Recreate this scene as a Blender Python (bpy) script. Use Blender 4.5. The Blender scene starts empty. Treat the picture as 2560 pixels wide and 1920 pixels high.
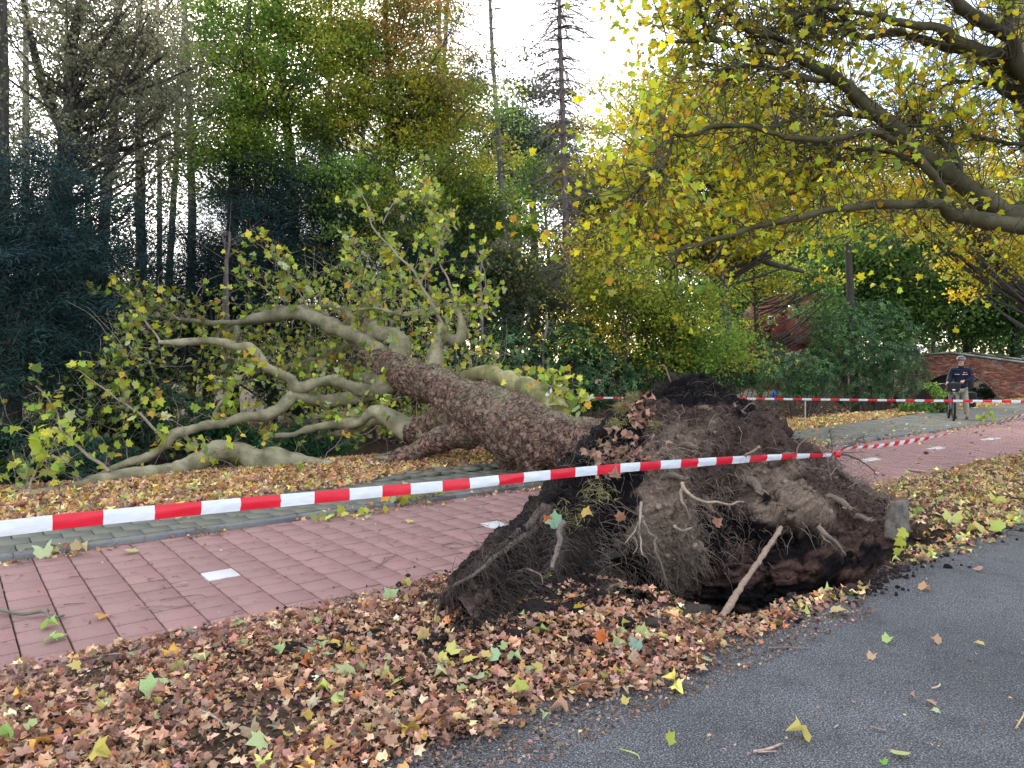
import bpy, math, random
import numpy as np
from mathutils import Vector
random.seed(5)
rng = np.random.default_rng(11)
SC = bpy.context.scene
COL = SC.collection
PI = math.pi

# ------------------------------------------------------------ camera, world, sun, exposure
H = 1.7                       # eye height above the road
FPX = 1815.0                  # focal length in pixels of the 2560 px wide photograph
PITCH = math.atan(56 / FPX)
cam_d = bpy.data.cameras.new('camera')
cam = bpy.data.objects.new('camera', cam_d); COL.objects.link(cam)
cam_d.sensor_width = 36; cam_d.lens = 36 * FPX / 2560
cam_d.clip_start = 0.05; cam_d.clip_end = 900
cam.location = (0, 0, H); cam.rotation_euler = (PI / 2 - PITCH, 0, 0)
SC.camera = cam

SUN_AZ, SUN_EL = math.radians(-17), math.radians(30)
w = bpy.data.worlds.new('World'); SC.world = w; w.use_nodes = True
nt = w.node_tree; nt.nodes.clear()
def wn(t, **k):
    n = nt.nodes.new(t)
    for a, b in k.items(): setattr(n, a, b)
    return n
sky = wn('ShaderNodeTexSky'); sky.sky_type = 'NISHITA'; sky.sun_disc = False
sky.sun_elevation = SUN_EL; sky.sun_rotation = SUN_AZ % (2 * PI); sky.dust_density = 1.5
bg1 = wn('ShaderNodeBackground'); bg1.inputs[1].default_value = 0.13
bg2 = wn('ShaderNodeBackground'); bg2.inputs[0].default_value = (0.93, 0.955, 1.0, 1); bg2.inputs[1].default_value = 1.0
tc = wn('ShaderNodeTexCoord'); mp = wn('ShaderNodeMapping'); mp.inputs['Scale'].default_value = (1, 1, 2.2)
nz = wn('ShaderNodeTexNoise'); nz.inputs['Scale'].default_value = 2.1; nz.inputs['Detail'].default_value = 6; nz.inputs['Roughness'].default_value = .55
rp = wn('ShaderNodeValToRGB'); rp.color_ramp.elements[0].position = .4; rp.color_ramp.elements[0].color = (.08, .08, .08, 1)
rp.color_ramp.elements[1].position = .6
mx = wn('ShaderNodeMixShader'); out = wn('ShaderNodeOutputWorld')
L = nt.links.new
L(tc.outputs['Generated'], mp.inputs[0]); L(mp.outputs[0], nz.inputs[0]); L(nz.outputs[0], rp.inputs[0])
L(sky.outputs[0], bg1.inputs[0]); L(rp.outputs[0], mx.inputs[0]); L(bg1.outputs[0], mx.inputs[1]); L(bg2.outputs[0], mx.inputs[2])
L(mx.outputs[0], out.inputs[0])
sd = bpy.data.lights.new('sun', 'SUN'); sd.energy = 1.5; sd.angle = math.radians(14); sd.color = (1, .94, .84)
sun = bpy.data.objects.new('sun', sd); COL.objects.link(sun)
sdir = Vector((math.sin(SUN_AZ) * math.cos(SUN_EL), math.cos(SUN_AZ) * math.cos(SUN_EL), math.sin(SUN_EL)))
sun.rotation_euler = sdir.to_track_quat('Z', 'Y').to_euler()
SC.view_settings.view_transform = 'Standard'; SC.view_settings.look = 'None'
SC.view_settings.exposure = 1.72; SC.view_settings.gamma = 1.0; SC.view_settings.use_curve_mapping = False
SC.cycles.max_bounces = 6; SC.cycles.diffuse_bounces = 3; SC.cycles.transmission_bounces = 3
SC.cycles.transparent_max_bounces = 4; SC.cycles.use_denoising = True

# ------------------------------------------------------------ coordinates
# u runs along the cycle path, v across it (away from the road)
YAW = math.radians(51.9)
D1 = np.array([math.sin(YAW), math.cos(YAW), 0.]); D2 = np.array([-math.cos(YAW), math.sin(YAW), 0.])
def W(u, v, z=0.):
    return np.array([u * D1[0] + v * D2[0], u * D1[1] + v * D2[1], z])
def WA(u, v, z):
    u, v, z = np.broadcast_arrays(np.asarray(u, float), np.asarray(v, float), np.asarray(z, float))
    return np.stack([u * D1[0] + v * D2[0], u * D1[1] + v * D2[1], z], -1)
def UV(p):
    p = np.asarray(p); return p[..., :2] @ D1[:2], p[..., :2] @ D2[:2]
def ray(px, py):
    x, y = (px - 1280) / FPX, -(py - 960) / FPX
    c, s = math.cos(PITCH), math.sin(PITCH)
    return np.array([x, c + s * y, -s + c * y])
def at(px, py, Y):                      # the point Y metres in front of the lens plane
    d = ray(px, py); return d * (Y / d[1]) + np.array([0, 0, H])
def onz(px, py, z=0.):
    d = ray(px, py); return d * ((z - H) / d[2]) + np.array([0, 0, H])
def onv(px, py, v):                     # the point on the vertical plane v = const
    d = ray(px, py); return d * (v / (d @ D2)) + np.array([0, 0, H])
def smooth(x):
    x = np.clip(x, 0, 1); return x * x * (3 - 2 * x)

# ------------------------------------------------------------ numpy noise
def _h(i, j, k, s):
    n = (i * 374761393 + j * 668265263 + k * 2147483647 * 3 + s * 1274126177) & 0xffffffff
    n = ((n ^ (n >> 13)) * 1274126177) & 0xffffffff
    return ((n ^ (n >> 16)) & 0xffff) / 65535.0
def vnoise(P, s=0):
    P = np.asarray(P, float); I = np.floor(P).astype(np.int64); f = P - I; f = f * f * (3 - 2 * f)
    r = 0
    for a in (0, 1):
        for b in (0, 1):
            for c in (0, 1):
                wgt = (f[..., 0] if a else 1 - f[..., 0]) * (f[..., 1] if b else 1 - f[..., 1]) * (f[..., 2] if c else 1 - f[..., 2])
                r = r + wgt * _h(I[..., 0] + a, I[..., 1] + b, I[..., 2] + c, s)
    return r * 2 - 1
def fbm(P, o=4, s=0, g=.5):
    P = np.asarray(P, float); r = 0; a = 1; t = 0
    for i in range(o):
        r = r + a * vnoise(P * (2.03 ** i) + 17.3 * i, s + i); t += a; a *= g
    return r / t

# ------------------------------------------------------------ mesh building
def make_mesh(name, parts, smooth_=False):
    """parts: (verts, faces, colour or None, material index)"""
    V = []; LP = []; LS = []; MI = []; CC = []; off = 0; lo = 0; anyc = any(p[2] is not None for p in parts)
    for p in parts:
        v, f, c, mi = p
        v = np.asarray(v, np.float32).reshape(-1, 3); f = np.asarray(f, np.int64)
        V.append(v); LP.append((f + off).ravel())
        LS.append(np.arange(len(f)) * f.shape[1] + lo); lo += f.size
        MI.append(np.full(len(f), mi))
        if anyc:
            cc = np.ones((len(v), 4), np.float32)
            if c is not None: cc[:, :3] = c
            CC.append(cc)
        off += len(v)
    V = np.concatenate(V); LP = np.concatenate(LP); LS = np.concatenate(LS); MI = np.concatenate(MI)
    me = bpy.data.meshes.new(name)
    me.vertices.add(len(V)); me.vertices.foreach_set('co', V.ravel())
    me.loops.add(len(LP)); me.loops.foreach_set('vertex_index', LP.astype(np.int32))
    me.polygons.add(len(LS)); me.polygons.foreach_set('loop_start', LS.astype(np.int32))
    if MI.max() > 0: me.polygons.foreach_set('material_index', MI.astype(np.int32))
    if anyc:
        at_ = me.attributes.new('col', 'FLOAT_COLOR', 'POINT'); at_.data.foreach_set('color', np.concatenate(CC).ravel())
    me.update(calc_edges=True)
    if smooth_: me.polygons.foreach_set('use_smooth', np.ones(len(LS), bool))
    return me
def tag(o, label=None, cat=None, group=None, kind=None):
    if label: o['label'] = label
    if cat: o['category'] = cat
    if group: o['group'] = group
    if kind: o['kind'] = kind
    return o
def link(name, me, mats=None, parent=None, loc=None):
    o = bpy.data.objects.new(name, me); COL.objects.link(o)
    if mats is not None and me is not None and not me.materials:
        for m in (mats if isinstance(mats, (list, tuple)) else [mats]): me.materials.append(m)
    if parent is not None: o.parent = parent
    if loc is not None: o.location = loc
    return o
def build(name, parts, mats, parent=None, sm=False):
    o = link(name, make_mesh(name, parts, sm), mats, None)
    if parent is not None:                   # geometry is in world space: keep it there
        o.parent = parent; o.location = -Vector(parent_origin(parent))
    return o
def parent_origin(p):
    t = Vector((0, 0, 0))
    while p is not None: t += Vector(p.location); p = p.parent
    return t
def thing(name, loc, label, cat, group=None):
    o = bpy.data.objects.new(name, None); COL.objects.link(o); o.location = Vector([float(x) for x in loc])
    o.empty_display_size = .2
    return tag(o, label, cat, group)

def catmull(P, n):
    P = np.asarray(P, float); Q = np.vstack([2 * P[0] - P[1], P, 2 * P[-1] - P[-2]])
    d = np.concatenate([[0], np.cumsum(np.linalg.norm(np.diff(P[:, :3], axis=0), axis=1))]) ; t = np.linspace(0, d[-1], n)
    k = np.clip(np.searchsorted(d, t, 'right') - 1, 0, len(P) - 2); f = ((t - d[k]) / np.maximum(d[k + 1] - d[k], 1e-9))[:, None]
    a, b, c, e = Q[k], Q[k + 1], Q[k + 2], Q[k + 3]
    return .5 * (2 * b + (c - a) * f + (2 * a - 5 * b + 4 * c - e) * f ** 2 + (3 * b - a - 3 * c + e) * f ** 3)
def tube(P, R, n=8, cap=True, disp=None):
    """P (m,3), R (m,) -> verts, quads"""
    P = np.asarray(P, float); m = len(P); R = np.broadcast_to(R, (m,))
    T = np.gradient(P, axis=0); T /= np.linalg.norm(T, axis=1, keepdims=True) + 1e-9
    a = np.cross(T[0], [0, 0, 1.]);
    if np.linalg.norm(a) < .2: a = np.cross(T[0], [1., 0, 0])
    a /= np.linalg.norm(a); A = np.empty((m, 3))
    for i in range(m):
        a = a - T[i] * (a @ T[i]); a /= np.linalg.norm(a) + 1e-9; A[i] = a
    B = np.cross(T, A); th = np.arange(n) * 2 * PI / n
    N = A[:, None] * np.cos(th)[None, :, None] + B[:, None] * np.sin(th)[None, :, None]
    V = P[:, None] + N * R[:, None, None]
    if disp is not None: V = V + N * disp(V, N)[..., None]
    i, j = np.meshgrid(np.arange(m - 1), np.arange(n), indexing='ij'); j2 = (j + 1) % n
    F = np.stack([i * n + j, i * n + j2, (i + 1) * n + j2, (i + 1) * n + j], -1).reshape(-1, 4)
    V = V.reshape(-1, 3)
    if cap:
        V = np.vstack([V, P[:1], P[-1:]]); c0, c1 = len(V) - 2, len(V) - 1; jj = np.arange(n); k = (jj + 1) % n
        b0 = (m - 1) * n
        F = np.vstack([F, np.stack([k, jj, np.full(n, c0), np.full(n, c0)], -1), np.stack([b0 + jj, b0 + k, np.full(n, c1), np.full(n, c1)], -1)])
        tri = F[:, 2] == F[:, 3]
        return V, F[~tri], F[tri][:, :3]
    return V, F, None
class Buf:
    def __init__(s): s.p = []
    def add(s, V, F, c=None, mi=0): s.p.append((V, F, c, mi))
    def tube(s, P, R, n=8, c=None, mi=0, disp=None, cap=True):
        V, q, t = tube(P, R, n, cap, disp)
        k = len(s.p); s.p.append((V, q, c, mi))
        if t is not None and len(t):
            s.p.append((np.vstack([V]), t, c, mi))
    def curve(s, pts, n=12, ring=8, c=None, mi=0, disp=None, wob=0, cap=True):
        C = catmull(pts, n)
        if wob: C[:, :3] += wob * np.stack([fbm(C[:, :3] * 3 + 5 * k, 2, 3 + k) for k in range(3)], -1)
        s.tube(C[:, :3], np.maximum(C[:, 3], 5e-4), ring, c, mi, disp, cap); return C
    def box(s, c, sz, R=None, col=None, mi=0):
        V = np.array([[x, y, z] for x in (-.5, .5) for y in (-.5, .5) for z in (-.5, .5)]) * np.array(sz)
        if R is not None: V = V @ np.asarray(R)
        F = np.array([[0, 1, 3, 2], [4, 6, 7, 5], [0, 4, 5, 1], [2, 3, 7, 6], [0, 2, 6, 4], [1, 5, 7, 3]])
        s.p.append((V + np.asarray(c), F, col, mi))
    def obj(s, name, mats, parent=None, sm=False): return build(name, s.p, mats, parent, sm)
def frame_uv(): return np.array([D1, D2, [0, 0, 1.]])      # rows: local x,y,z axes -> world

# fast batched thin tubes: P (N,m,3) R (N,m)
def strands(P, R, n=3):
    N, m, _ = P.shape
    T = np.gradient(P, axis=1); T /= np.linalg.norm(T, axis=2, keepdims=True) + 1e-9
    ref = np.where(np.abs(T[..., 2:3]) > .9, np.array([1., 0, 0]), np.array([0, 0, 1.]))
    A = np.cross(T, ref); A /= np.linalg.norm(A, axis=2, keepdims=True) + 1e-9; B = np.cross(T, A)
    th = np.arange(n) * 2 * PI / n
    V = P[:, :, None] + (A[:, :, None] * np.cos(th)[:, None] + B[:, :, None] * np.sin(th)[:, None]) * R[:, :, None, None]
    i, j = np.meshgrid(np.arange(m - 1), np.arange(n), indexing='ij'); j2 = (j + 1) % n
    F = np.stack([i * n + j, i * n + j2, (i + 1) * n + j2, (i + 1) * n + j], -1).reshape(1, -1, 4) + (np.arange(N) * m * n)[:, None, None]
    return V.reshape(-1, 3), F.reshape(-1, 4)

# leaf templates: (verts, tris)
def fan(outline, c, fold=.12, tipdrop=.1):
    o = np.array(outline, float); V = np.vstack([[c[0], c[1]], o]); z = fold * np.abs(V[:, 0]) - tipdrop * V[:, 1] ** 2
    V = np.column_stack([V, z]); n = len(o); F = np.array([[0, 1 + i, 1 + (i + 1) % n] for i in range(n)]); return V, F
_h1 = [(0, -.14), (.25, -.22), (.54, -.02), (.4, .14), (.55, .42), (.27, .42), (0, .86)]
LEAF = fan(_h1 + [(-x, y) for x, y in _h1[1:-1]][::-1], (0, .1), .15, .15)
_h2 = [(0, -.2), (.5, .0), (.25, .2), (.38, .5), (0, .8)]
LEAFM = fan(_h2 + [(-x, y) for x, y in _h2[1:-1]][::-1], (0, .1), .25, .2)
LEAFC = (LEAF[0] * [1, 1, 1] + np.column_stack([np.zeros(13), np.zeros(13), .45 * (LEAF[0][:, 0] ** 2) + .35 * np.sin(LEAF[0][:, 1] * 4)]), LEAF[1])
_f = [(0, -.3), (.22, -.34), (.3, -.05), (.55, .1), (.22, .22), (.3, .55), (.02, .4), (-.2, .72), (-.24, .2), (-.45, .02)]
LEAFF = fan(_f, (0, .1), .35, .25)
LEAFQ = (np.array([[0, -.5, 0], [.38, 0, .12], [0, .5, -.08], [-.38, 0, .12]]), np.array([[0, 1, 2], [0, 2, 3]]))
LEAFN = (np.array([[0, -.5, 0], [.14, 0, .03], [0, .55, -.08], [-.14, 0, .03]]), np.array([[0, 1, 2], [0, 2, 3]]))
def _ros(k=7, L_=1., wd=.17, el=.25):
    V = []; F = []
    for i in range(k):
        a = i * 2 * PI / k + .3 * (i % 2); c, s = math.cos(a), math.sin(a); e = el * (1 if i % 2 else -.4)
        pts = [(.08, 0, .02), (.5, wd, e * .6 + .06), (1, 0, e - .1), (.5, -wd, e * .6 + .06)]
        b = len(V); V += [(L_ * (x * c - y * s), L_ * (x * s + y * c), L_ * z) for x, y, z in pts]; F += [[b, b + 1, b + 2], [b, b + 2, b + 3]]
    return np.array(V), np.array(F)
ROSETTE = _ros()
def _spray(k=5):
    V = []; F = []
    for i in range(k):
        t = i / k; sd_ = 1 if i % 2 else -1; x = t - .3; L_ = .42 * (1 - .5 * t); b = len(V)
        V += [(x, 0, -.25 * t * t), (x + .16 * L_ * 2, sd_ * L_ * .55, -.02 - .25 * t * t), (x + L_ * .9, sd_ * L_, -.1 - .25 * t * t)]
        F += [[b, b + 1, b + 2]]
        
    return np.array(V), np.array(F)
SPRAY = _spray()
LEAF4 = (np.array([[0, -.3, 0], [.5, .05, .12], [.1, .2, 0], [.1, .75, -.1], [-.2, .25, .05], [-.5, .0, .1]]), np.array([[0, 1, 2], [2, 3, 4], [0, 2, 4], [0, 4, 5]]))

def rots(N, tilt=1.0, yaw=None, up=(0, 0, 1)):
    """random rotation: leaf normal within 'tilt' (0 flat .. 1 any) of up, then random yaw"""
    nrm = rng.normal(size=(N, 3)) * tilt + np.asarray(up) * (1.0001 - min(tilt, 1) * .75); nrm /= np.linalg.norm(nrm, axis=1, keepdims=True)
    a = rng.normal(size=(N, 3)) if yaw is None else yaw + rng.normal(size=(N, 3)) * .3
    a -= nrm * (a * nrm).sum(1, keepdims=True); a /= np.linalg.norm(a, axis=1, keepdims=True) + 1e-9
    b = np.cross(nrm, a); return np.stack([a, b, nrm], 1)       # rows
def scatter(T, pos, R, S, C):
    V, F = T; N = len(pos); S = np.broadcast_to(S, (N,))
    P = np.einsum('vi,nij->nvj', V, R) * S[:, None, None] + np.asarray(pos)[:, None]
    FF = F[None] + (np.arange(N) * len(V))[:, None, None]
    CC = np.repeat(np.asarray(C)[:, None], len(V), 1).reshape(-1, 3)
    return P.reshape(-1, 3), FF.reshape(-1, F.shape[1]), CC
def pal(N, cols, wts=None, jit=.18):
    cols = np.array(cols, float); wts = None if wts is None else np.array(wts) / sum(wts)
    c = cols[rng.choice(len(cols), N, p=wts)]
    return np.clip(c * np.exp(rng.normal(0, jit, (N, 1))) * np.exp(rng.normal(0, jit * .3, (N, 3))), 0, .95)

# ------------------------------------------------------------ materials
class Mat:
    def __init__(s, name):
        s.m = bpy.data.materials.new(name); s.m.use_nodes = True; s.t = s.m.node_tree
        s.b = s.t.nodes['Principled BSDF']; s.o = s.t.nodes['Material Output']; s._c = None
    def n(s, t, **k):
        n = s.t.nodes.new(t)
        for a, b in k.items():
            if a in n.inputs.keys() if isinstance(a, str) else False: n.inputs[a].default_value = b
            else: setattr(n, a, b)
        return n
    def l(s, a, b): s.t.links.new(a, b)
    def co(s):
        if s._c is None: s._c = s.n('ShaderNodeTexCoord')
        return s._c.outputs['Object']
    def noise(s, sc, det=4, rough=.55, vec=None, stretch=None):
        n = s.n('ShaderNodeTexNoise'); n.inputs['Scale'].default_value = sc; n.inputs['Detail'].default_value = det; n.inputs['Roughness'].default_value = rough
        v = vec or s.co()
        if stretch:
            mp_ = s.n('ShaderNodeMapping'); mp_.inputs['Scale'].default_value = stretch; s.l(v, mp_.inputs[0]); v = mp_.outputs[0]
        s.l(v, n.inputs['Vector']); return n.outputs[0]
    def vor(s, sc, feat='F1', vec=None, out='Distance'):
        n = s.n('ShaderNodeTexVoronoi'); n.feature = feat; n.inputs['Scale'].default_value = sc; s.l(vec or s.co(), n.inputs['Vector']); return n.outputs[out]
    def ramp(s, f, stops):
        n = s.n('ShaderNodeValToRGB'); e = n.color_ramp.elements
        while len(e) < len(stops): e.new(.5)
        for i, (p, c) in enumerate(stops): e[i].position = p; e[i].color = tuple(c) + (1,) if len(c) == 3 else c
        s.l(f, n.inputs[0]); return n.outputs[0]
    def mix(s, f, a, b, mode='MIX'):
        n = s.n('ShaderNodeMix'); n.data_type = 'RGBA'; n.blend_type = mode
        for k, v in ((0, f), (6, a), (7, b)):
            if hasattr(v, 'links'): s.l(v, n.inputs[k])
            else: n.inputs[k].default_value = v if k == 0 else tuple(v) + (1,)
        return n.outputs[2]
    def attr(s, name='col'):
        n = s.n('ShaderNodeAttribute'); n.attribute_name = name; return n.outputs['Color']
    def bump(s, h, st=.4, d=.02, nrm=None):
        n = s.n('ShaderNodeBump'); n.inputs['Strength'].default_value = st; n.inputs['Distance'].default_value = d; s.l(h, n.inputs['Height'])
        if nrm is not None: s.l(nrm, n.inputs['Normal'])
        s.l(n.outputs[0], s.b.inputs['Normal']); return n.outputs[0]
    def col(s, c):
        if hasattr(c, 'links'): s.l(c, s.b.inputs['Base Color'])
        else: s.b.inputs['Base Color'].default_value = tuple(c) + (1,)
    def rough(s, r, spec=None):
        s.b.inputs['Roughness'].default_value = r
        if spec is not None: s.b.inputs['Specular IOR Level'].default_value = spec
def rnd_obj(M):
    n = M.n('ShaderNodeObjectInfo'); return n.outputs['Random']
def gray(v): return (v, v, v)

def leaf_mat(name, trans=.35, rough=.5, spec=.35, var=True):
    M = Mat(name); c = M.attr()
    if var: c = M.mix(1.0, c, M.ramp(M.noise(35, 3), [(.3, (.72, .72, .72)), (.7, (1.2, 1.2, 1.2))]), 'MULTIPLY')
    M.col(c); M.rough(rough, spec)
    tr = M.n('ShaderNodeBsdfTranslucent'); M.l(c, tr.inputs[0]); mxs = M.n('ShaderNodeMixShader'); mxs.inputs[0].default_value = trans
    M.l(M.b.outputs[0], mxs.inputs[1]); M.l(tr.outputs[0], mxs.inputs[2]); M.l(mxs.outputs[0], M.o.inputs[0]); return M.m
M_LEAF = leaf_mat('fresh_leaf', .4)
M_TREELEAF = leaf_mat('tree_foliage', .6, .6, .2, False)
M_PLANE = leaf_mat('plane_leaf_backlit', .62, .5, .25)
M_DRY = leaf_mat('dry_leaf', .12, .65, .25)
M_GLOSS = leaf_mat('evergreen_leaf', .18, .5, .22, False)
M_YEW = leaf_mat('yew_needles', .1, .7, .15, False)
def attr_mat(name, rough=.8, spec=.2, nsc=20, lo=.8, hi=1.15, bst=.3, bd=.01, bsc=60):
    M = Mat(name); M.col(M.mix(1.0, M.attr(), M.ramp(M.noise(nsc, 5), [(.3, gray(lo)), (.7, gray(hi))]), 'MULTIPLY'))
    M.rough(rough, spec); M.bump(M.noise(bsc, 4), bst, bd); return M.m
M_ATTR = attr_mat('plain_tinted')
M_TWIG = attr_mat('twig_bark', .8, .2, 40, .7, 1.2, .4, .003, 120)
M_SOIL = attr_mat('soil', .95, .1, 30, .6, 1.35, .9, .03, 45)

def ground_mat():
    M = Mat('ground_soil'); a = M.attr()
    c = M.mix(M.ramp(M.noise(9, 6, .7), [(.4, gray(0)), (.62, gray(1))]), (.035, .024, .018), (.11, .075, .05))
    c2 = M.mix(1.0, c, a, 'MULTIPLY'); M.col(c2); M.rough(.95, .1); M.bump(M.noise(40, 6, .7), .8, .03); return M.m
M_GROUND = ground_mat()
def asphalt_mat():
    M = Mat('asphalt'); v = M.vor(95); n = M.noise(120, 3, .75); b = M.noise(.9, 4)
    c = M.ramp(n, [(.36, (.018, .018, .02)), (.5, (.066, .068, .073)), (.62, (.25, .25, .26))])
    c = M.mix(1.0, c, M.ramp(b, [(.3, gray(.78)), (.7, gray(1.2))]), 'MULTIPLY'); c = M.mix(1.0, c, M.ramp(M.noise(3.5, 6, .75), [(.36, gray(.72)), (.5, gray(1))]), 'MULTIPLY'); c = M.mix(M.ramp(M.noise(6, 6, .8), [(.6, gray(0)), (.75, gray(.35))]), c, (.2, .17, .15))
    c = M.mix(1.0, c, M.ramp(M.vor(130, out='Color'), [(.0, gray(.55)), (.8, gray(1.3)), (1, gray(1.9))]), 'MULTIPLY')
    M.col(c); M.rough(.8, .3); M.bump(v, .9, .012); return M.m
M_ASPHALT = asphalt_mat()
def slab_mat(name, base, dark, moss=None, mossamt=.5, grain=160):
    M = Mat(name); r = rnd_obj(M)
    c = M.mix(M.ramp(M.noise(2.3, 5, .65), [(.35, gray(0)), (.7, gray(1))]), dark, base)
    c = M.mix(1.0, c, M.ramp(r, [(0, gray(.9)), (.5, (1, .99, 1)), (1, (1.1, 1.06, 1.06))]), 'MULTIPLY')
    c = M.mix(1.0, c, M.ramp(M.noise(grain, 3, .7), [(.32, gray(.62)), (.52, gray(1)), (.72, gray(1.45))]), 'MULTIPLY')
    if moss: c = M.mix(M.ramp(M.noise(1.6, 6, .7), [(.42, gray(0)), (.65, gray(mossamt))]), c, moss)
    M.col(c); M.rough(.85, .25); M.bump(M.noise(grain, 3), .35, .004); return M.m
M_RED = slab_mat('red_concrete_slab', (.35, .2, .185), (.265, .148, .138), (.2, .15, .12), .45)
M_WHITE = slab_mat('white_concrete_slab', (.6, .59, .58), (.48, .47, .46), (.36, .33, .3), .3)
M_GREY = slab_mat('grey_concrete_slab', (.17, .172, .155), (.1, .104, .095), (.16, .155, .09), .8)
M_KERB = slab_mat('kerb_concrete', (.2, .2, .205), (.13, .135, .14), (.12, .125, .09), .4)
M_JOINT = slab_mat('joint_sand', (.07, .06, .045), (.035, .035, .03), (.04, .05, .02), .8)
# ------------------------------------------------------------ terrain
PIT = [onz(*p) for p in ((1425, 1440), (1450, 1490), (1513, 1511), (1589, 1526), (1700, 1535), (1789, 1541), (1877, 1541), (1965, 1494), (2130, 1464), (2224, 1411), (2262, 1378))]
PITU = np.array([UV(p)[0] for p in PIT]); PITV = np.array([UV(p)[1] for p in PIT])
o_ = np.argsort(PITU); PITU = PITU[o_]; PITV = PITV[o_]
U0, U1 = PITU[0], PITU[-1] + .9
def pit_edge(u): return np.interp(u, PITU, PITV) + .035 * vnoise(np.stack([np.asarray(u) * 7, 0 * np.asarray(u), 0 * np.asarray(u)], -1))
def vfoot(u): return 9.35 + .85 * smooth((np.asarray(u) - 12) / 16)
def gz(u, v):
    u = np.asarray(u, float); v = np.asarray(v, float)
    P = np.stack([u, v, 0 * u], -1)
    z = np.full(u.shape, -.07)
    verge = smooth((v - 2.62) / .14) * (1 - smooth((v - 4.6) / .07))
    z = z + verge * (.065 + .03 * fbm(P * 1.7, 3) + .012 * fbm(P * 9, 2, 9) + .03 * np.sin(np.clip((v - 2.7) / 2, 0, 1) * PI))
    clod = np.exp(-((u - 3.1) / .9) ** 2 - ((v - 3.6) / .55) ** 2)
    z = z + clod * verge * (.07 + .07 * fbm(P * 5, 4, 3))
    vf = vfoot(u); far = smooth((v - vf + .05) / .15)
    z = z + far * (.1 + .035 * fbm(P * 1.5, 3, 5))
    dt = smooth((u - 8) / 5)
    z = z - smooth((v - 11.3) / 1.6) * (1 - smooth((v - 17.2) / 2.2)) * (.25 + 1.1 * dt)
    z = z + smooth((v - 19) / 25) * .7
    ins = (v - pit_edge(u)) / .22
    d = smooth(ins) * (1 - smooth((v - 5.0) / .3)) * smooth((u - U0 + .1) / .25) * (1 - smooth((u - U1) / .35))
    z = z - d * (1.15 + .12 * fbm(P * 4, 3, 8))
    return z
def grid_mesh(us, vs, zf, colf=None, mi=0):
    Ug, Vg = np.meshgrid(us, vs, indexing='ij'); Z = zf(Ug, Vg); P = WA(Ug, Vg, Z).reshape(-1, 3)
    nu, nv = len(us), len(vs); i, j = np.meshgrid(np.arange(nu - 1), np.arange(nv - 1), indexing='ij')
    F = np.stack([i * nv + j, (i + 1) * nv + j, (i + 1) * nv + j + 1, i * nv + j + 1], -1).reshape(-1, 4)
    return P, F, (None if colf is None else colf(Ug, Vg).reshape(-1, 3)), mi
us = np.unique(np.round(np.concatenate([np.linspace(-400, -30, 25), np.linspace(-30, -3, 40), np.arange(-3, 9.5, .08), np.arange(9.5, 22, .25), np.arange(22, 60, 1.), np.linspace(60, 500, 25)]), 4))
vs = np.unique(np.round(np.concatenate([np.linspace(-400, -4, 25), np.arange(-4, 2.4, .5), np.arange(2.4, 5.4, .06), np.arange(5.4, 14, .15), np.arange(14, 24, .4), np.arange(24, 60, 2), np.linspace(60, 500, 25)]), 4))
def gcol(u, v):
    c = np.ones(u.shape + (3,)); P = np.stack([u, v, 0 * u], -1)
    dark = np.exp(-((u - 3.2) / 1.0) ** 2 - ((v - 3.7) / .6) ** 2)
    c *= (1 - .65 * np.clip(dark * 1.3, 0, 1))[..., None]
    return c
build('ground', [grid_mesh(us, vs, gz, gcol)], M_GROUND, sm=True)['kind'] = 'structure'

# road: a slab with a ragged broken edge along the verge and the pit
ru = np.unique(np.concatenate([np.linspace(-60, -3, 30), np.arange(-3, 10, .04), np.linspace(10, 60, 80), np.linspace(60, 200, 20)]))
edge = 2.72 + .05 * fbm(np.stack([ru * 2.2, 0 * ru, 0 * ru], -1), 4)
pe = pit_edge(ru) + .03 * fbm(np.stack([ru * 12, 0 * ru, 0 * ru], -1), 3, 5) - .02
inside = (ru > U0) & (ru < U1); edge = np.where(inside & (pe < edge + .35), np.minimum(edge + .12, pe), edge)
rows = [WA(ru, np.full_like(ru, -9.), 0.), WA(ru, np.full_like(ru, 0.), 0.), WA(ru, edge - .5, 0.), WA(ru, edge, -.004), WA(ru, edge + .012, -.09)]
P = np.stack(rows, 1).reshape(-1, 3); nr = len(rows); i, j = np.meshgrid(np.arange(len(ru) - 1), np.arange(nr - 1), indexing='ij')
F = np.stack([i * nr + j, (i + 1) * nr + j, (i + 1) * nr + j + 1, i * nr + j + 1], -1).reshape(-1, 4)
build('road', [(P, F, None, 0)], M_ASPHALT)['kind'] = 'structure'

# cycle path and footpath beds
VR0, VR1 = 4.69, 7.5                     # near and far edge of the red paving
def bed(name, v0, v1, z, m, u0=-60, u1=120):
    uu = np.linspace(u0, u1, 120); b = Buf()
    a = v0(uu) if callable(v0) else np.full_like(uu, v0); c = v1(uu) if callable(v1) else np.full_like(uu, v1)
    P = np.stack([WA(uu, a, z - .1), WA(uu, a, z), WA(uu, c, z), WA(uu, c, z - .1)], 1).reshape(-1, 3)
    i, j = np.meshgrid(np.arange(119), np.arange(3), indexing='ij')
    F = np.stack([i * 4 + j, (i + 1) * 4 + j, (i + 1) * 4 + j + 1, i * 4 + j + 1], -1).reshape(-1, 4)
    o = build(name, [(P, F, None, 0)], m); o['kind'] = 'structure'; return o
cyc = bed('cycle_path', VR0, VR1, -.03, M_JOINT)
foot = bed('footpath', VR1 + .13, vfoot, .022, M_JOINT)
kerb = bed('kerb', VR1 + .006, VR1 + .125, .034, M_KERB)
Rf = frame_uv()
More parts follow.
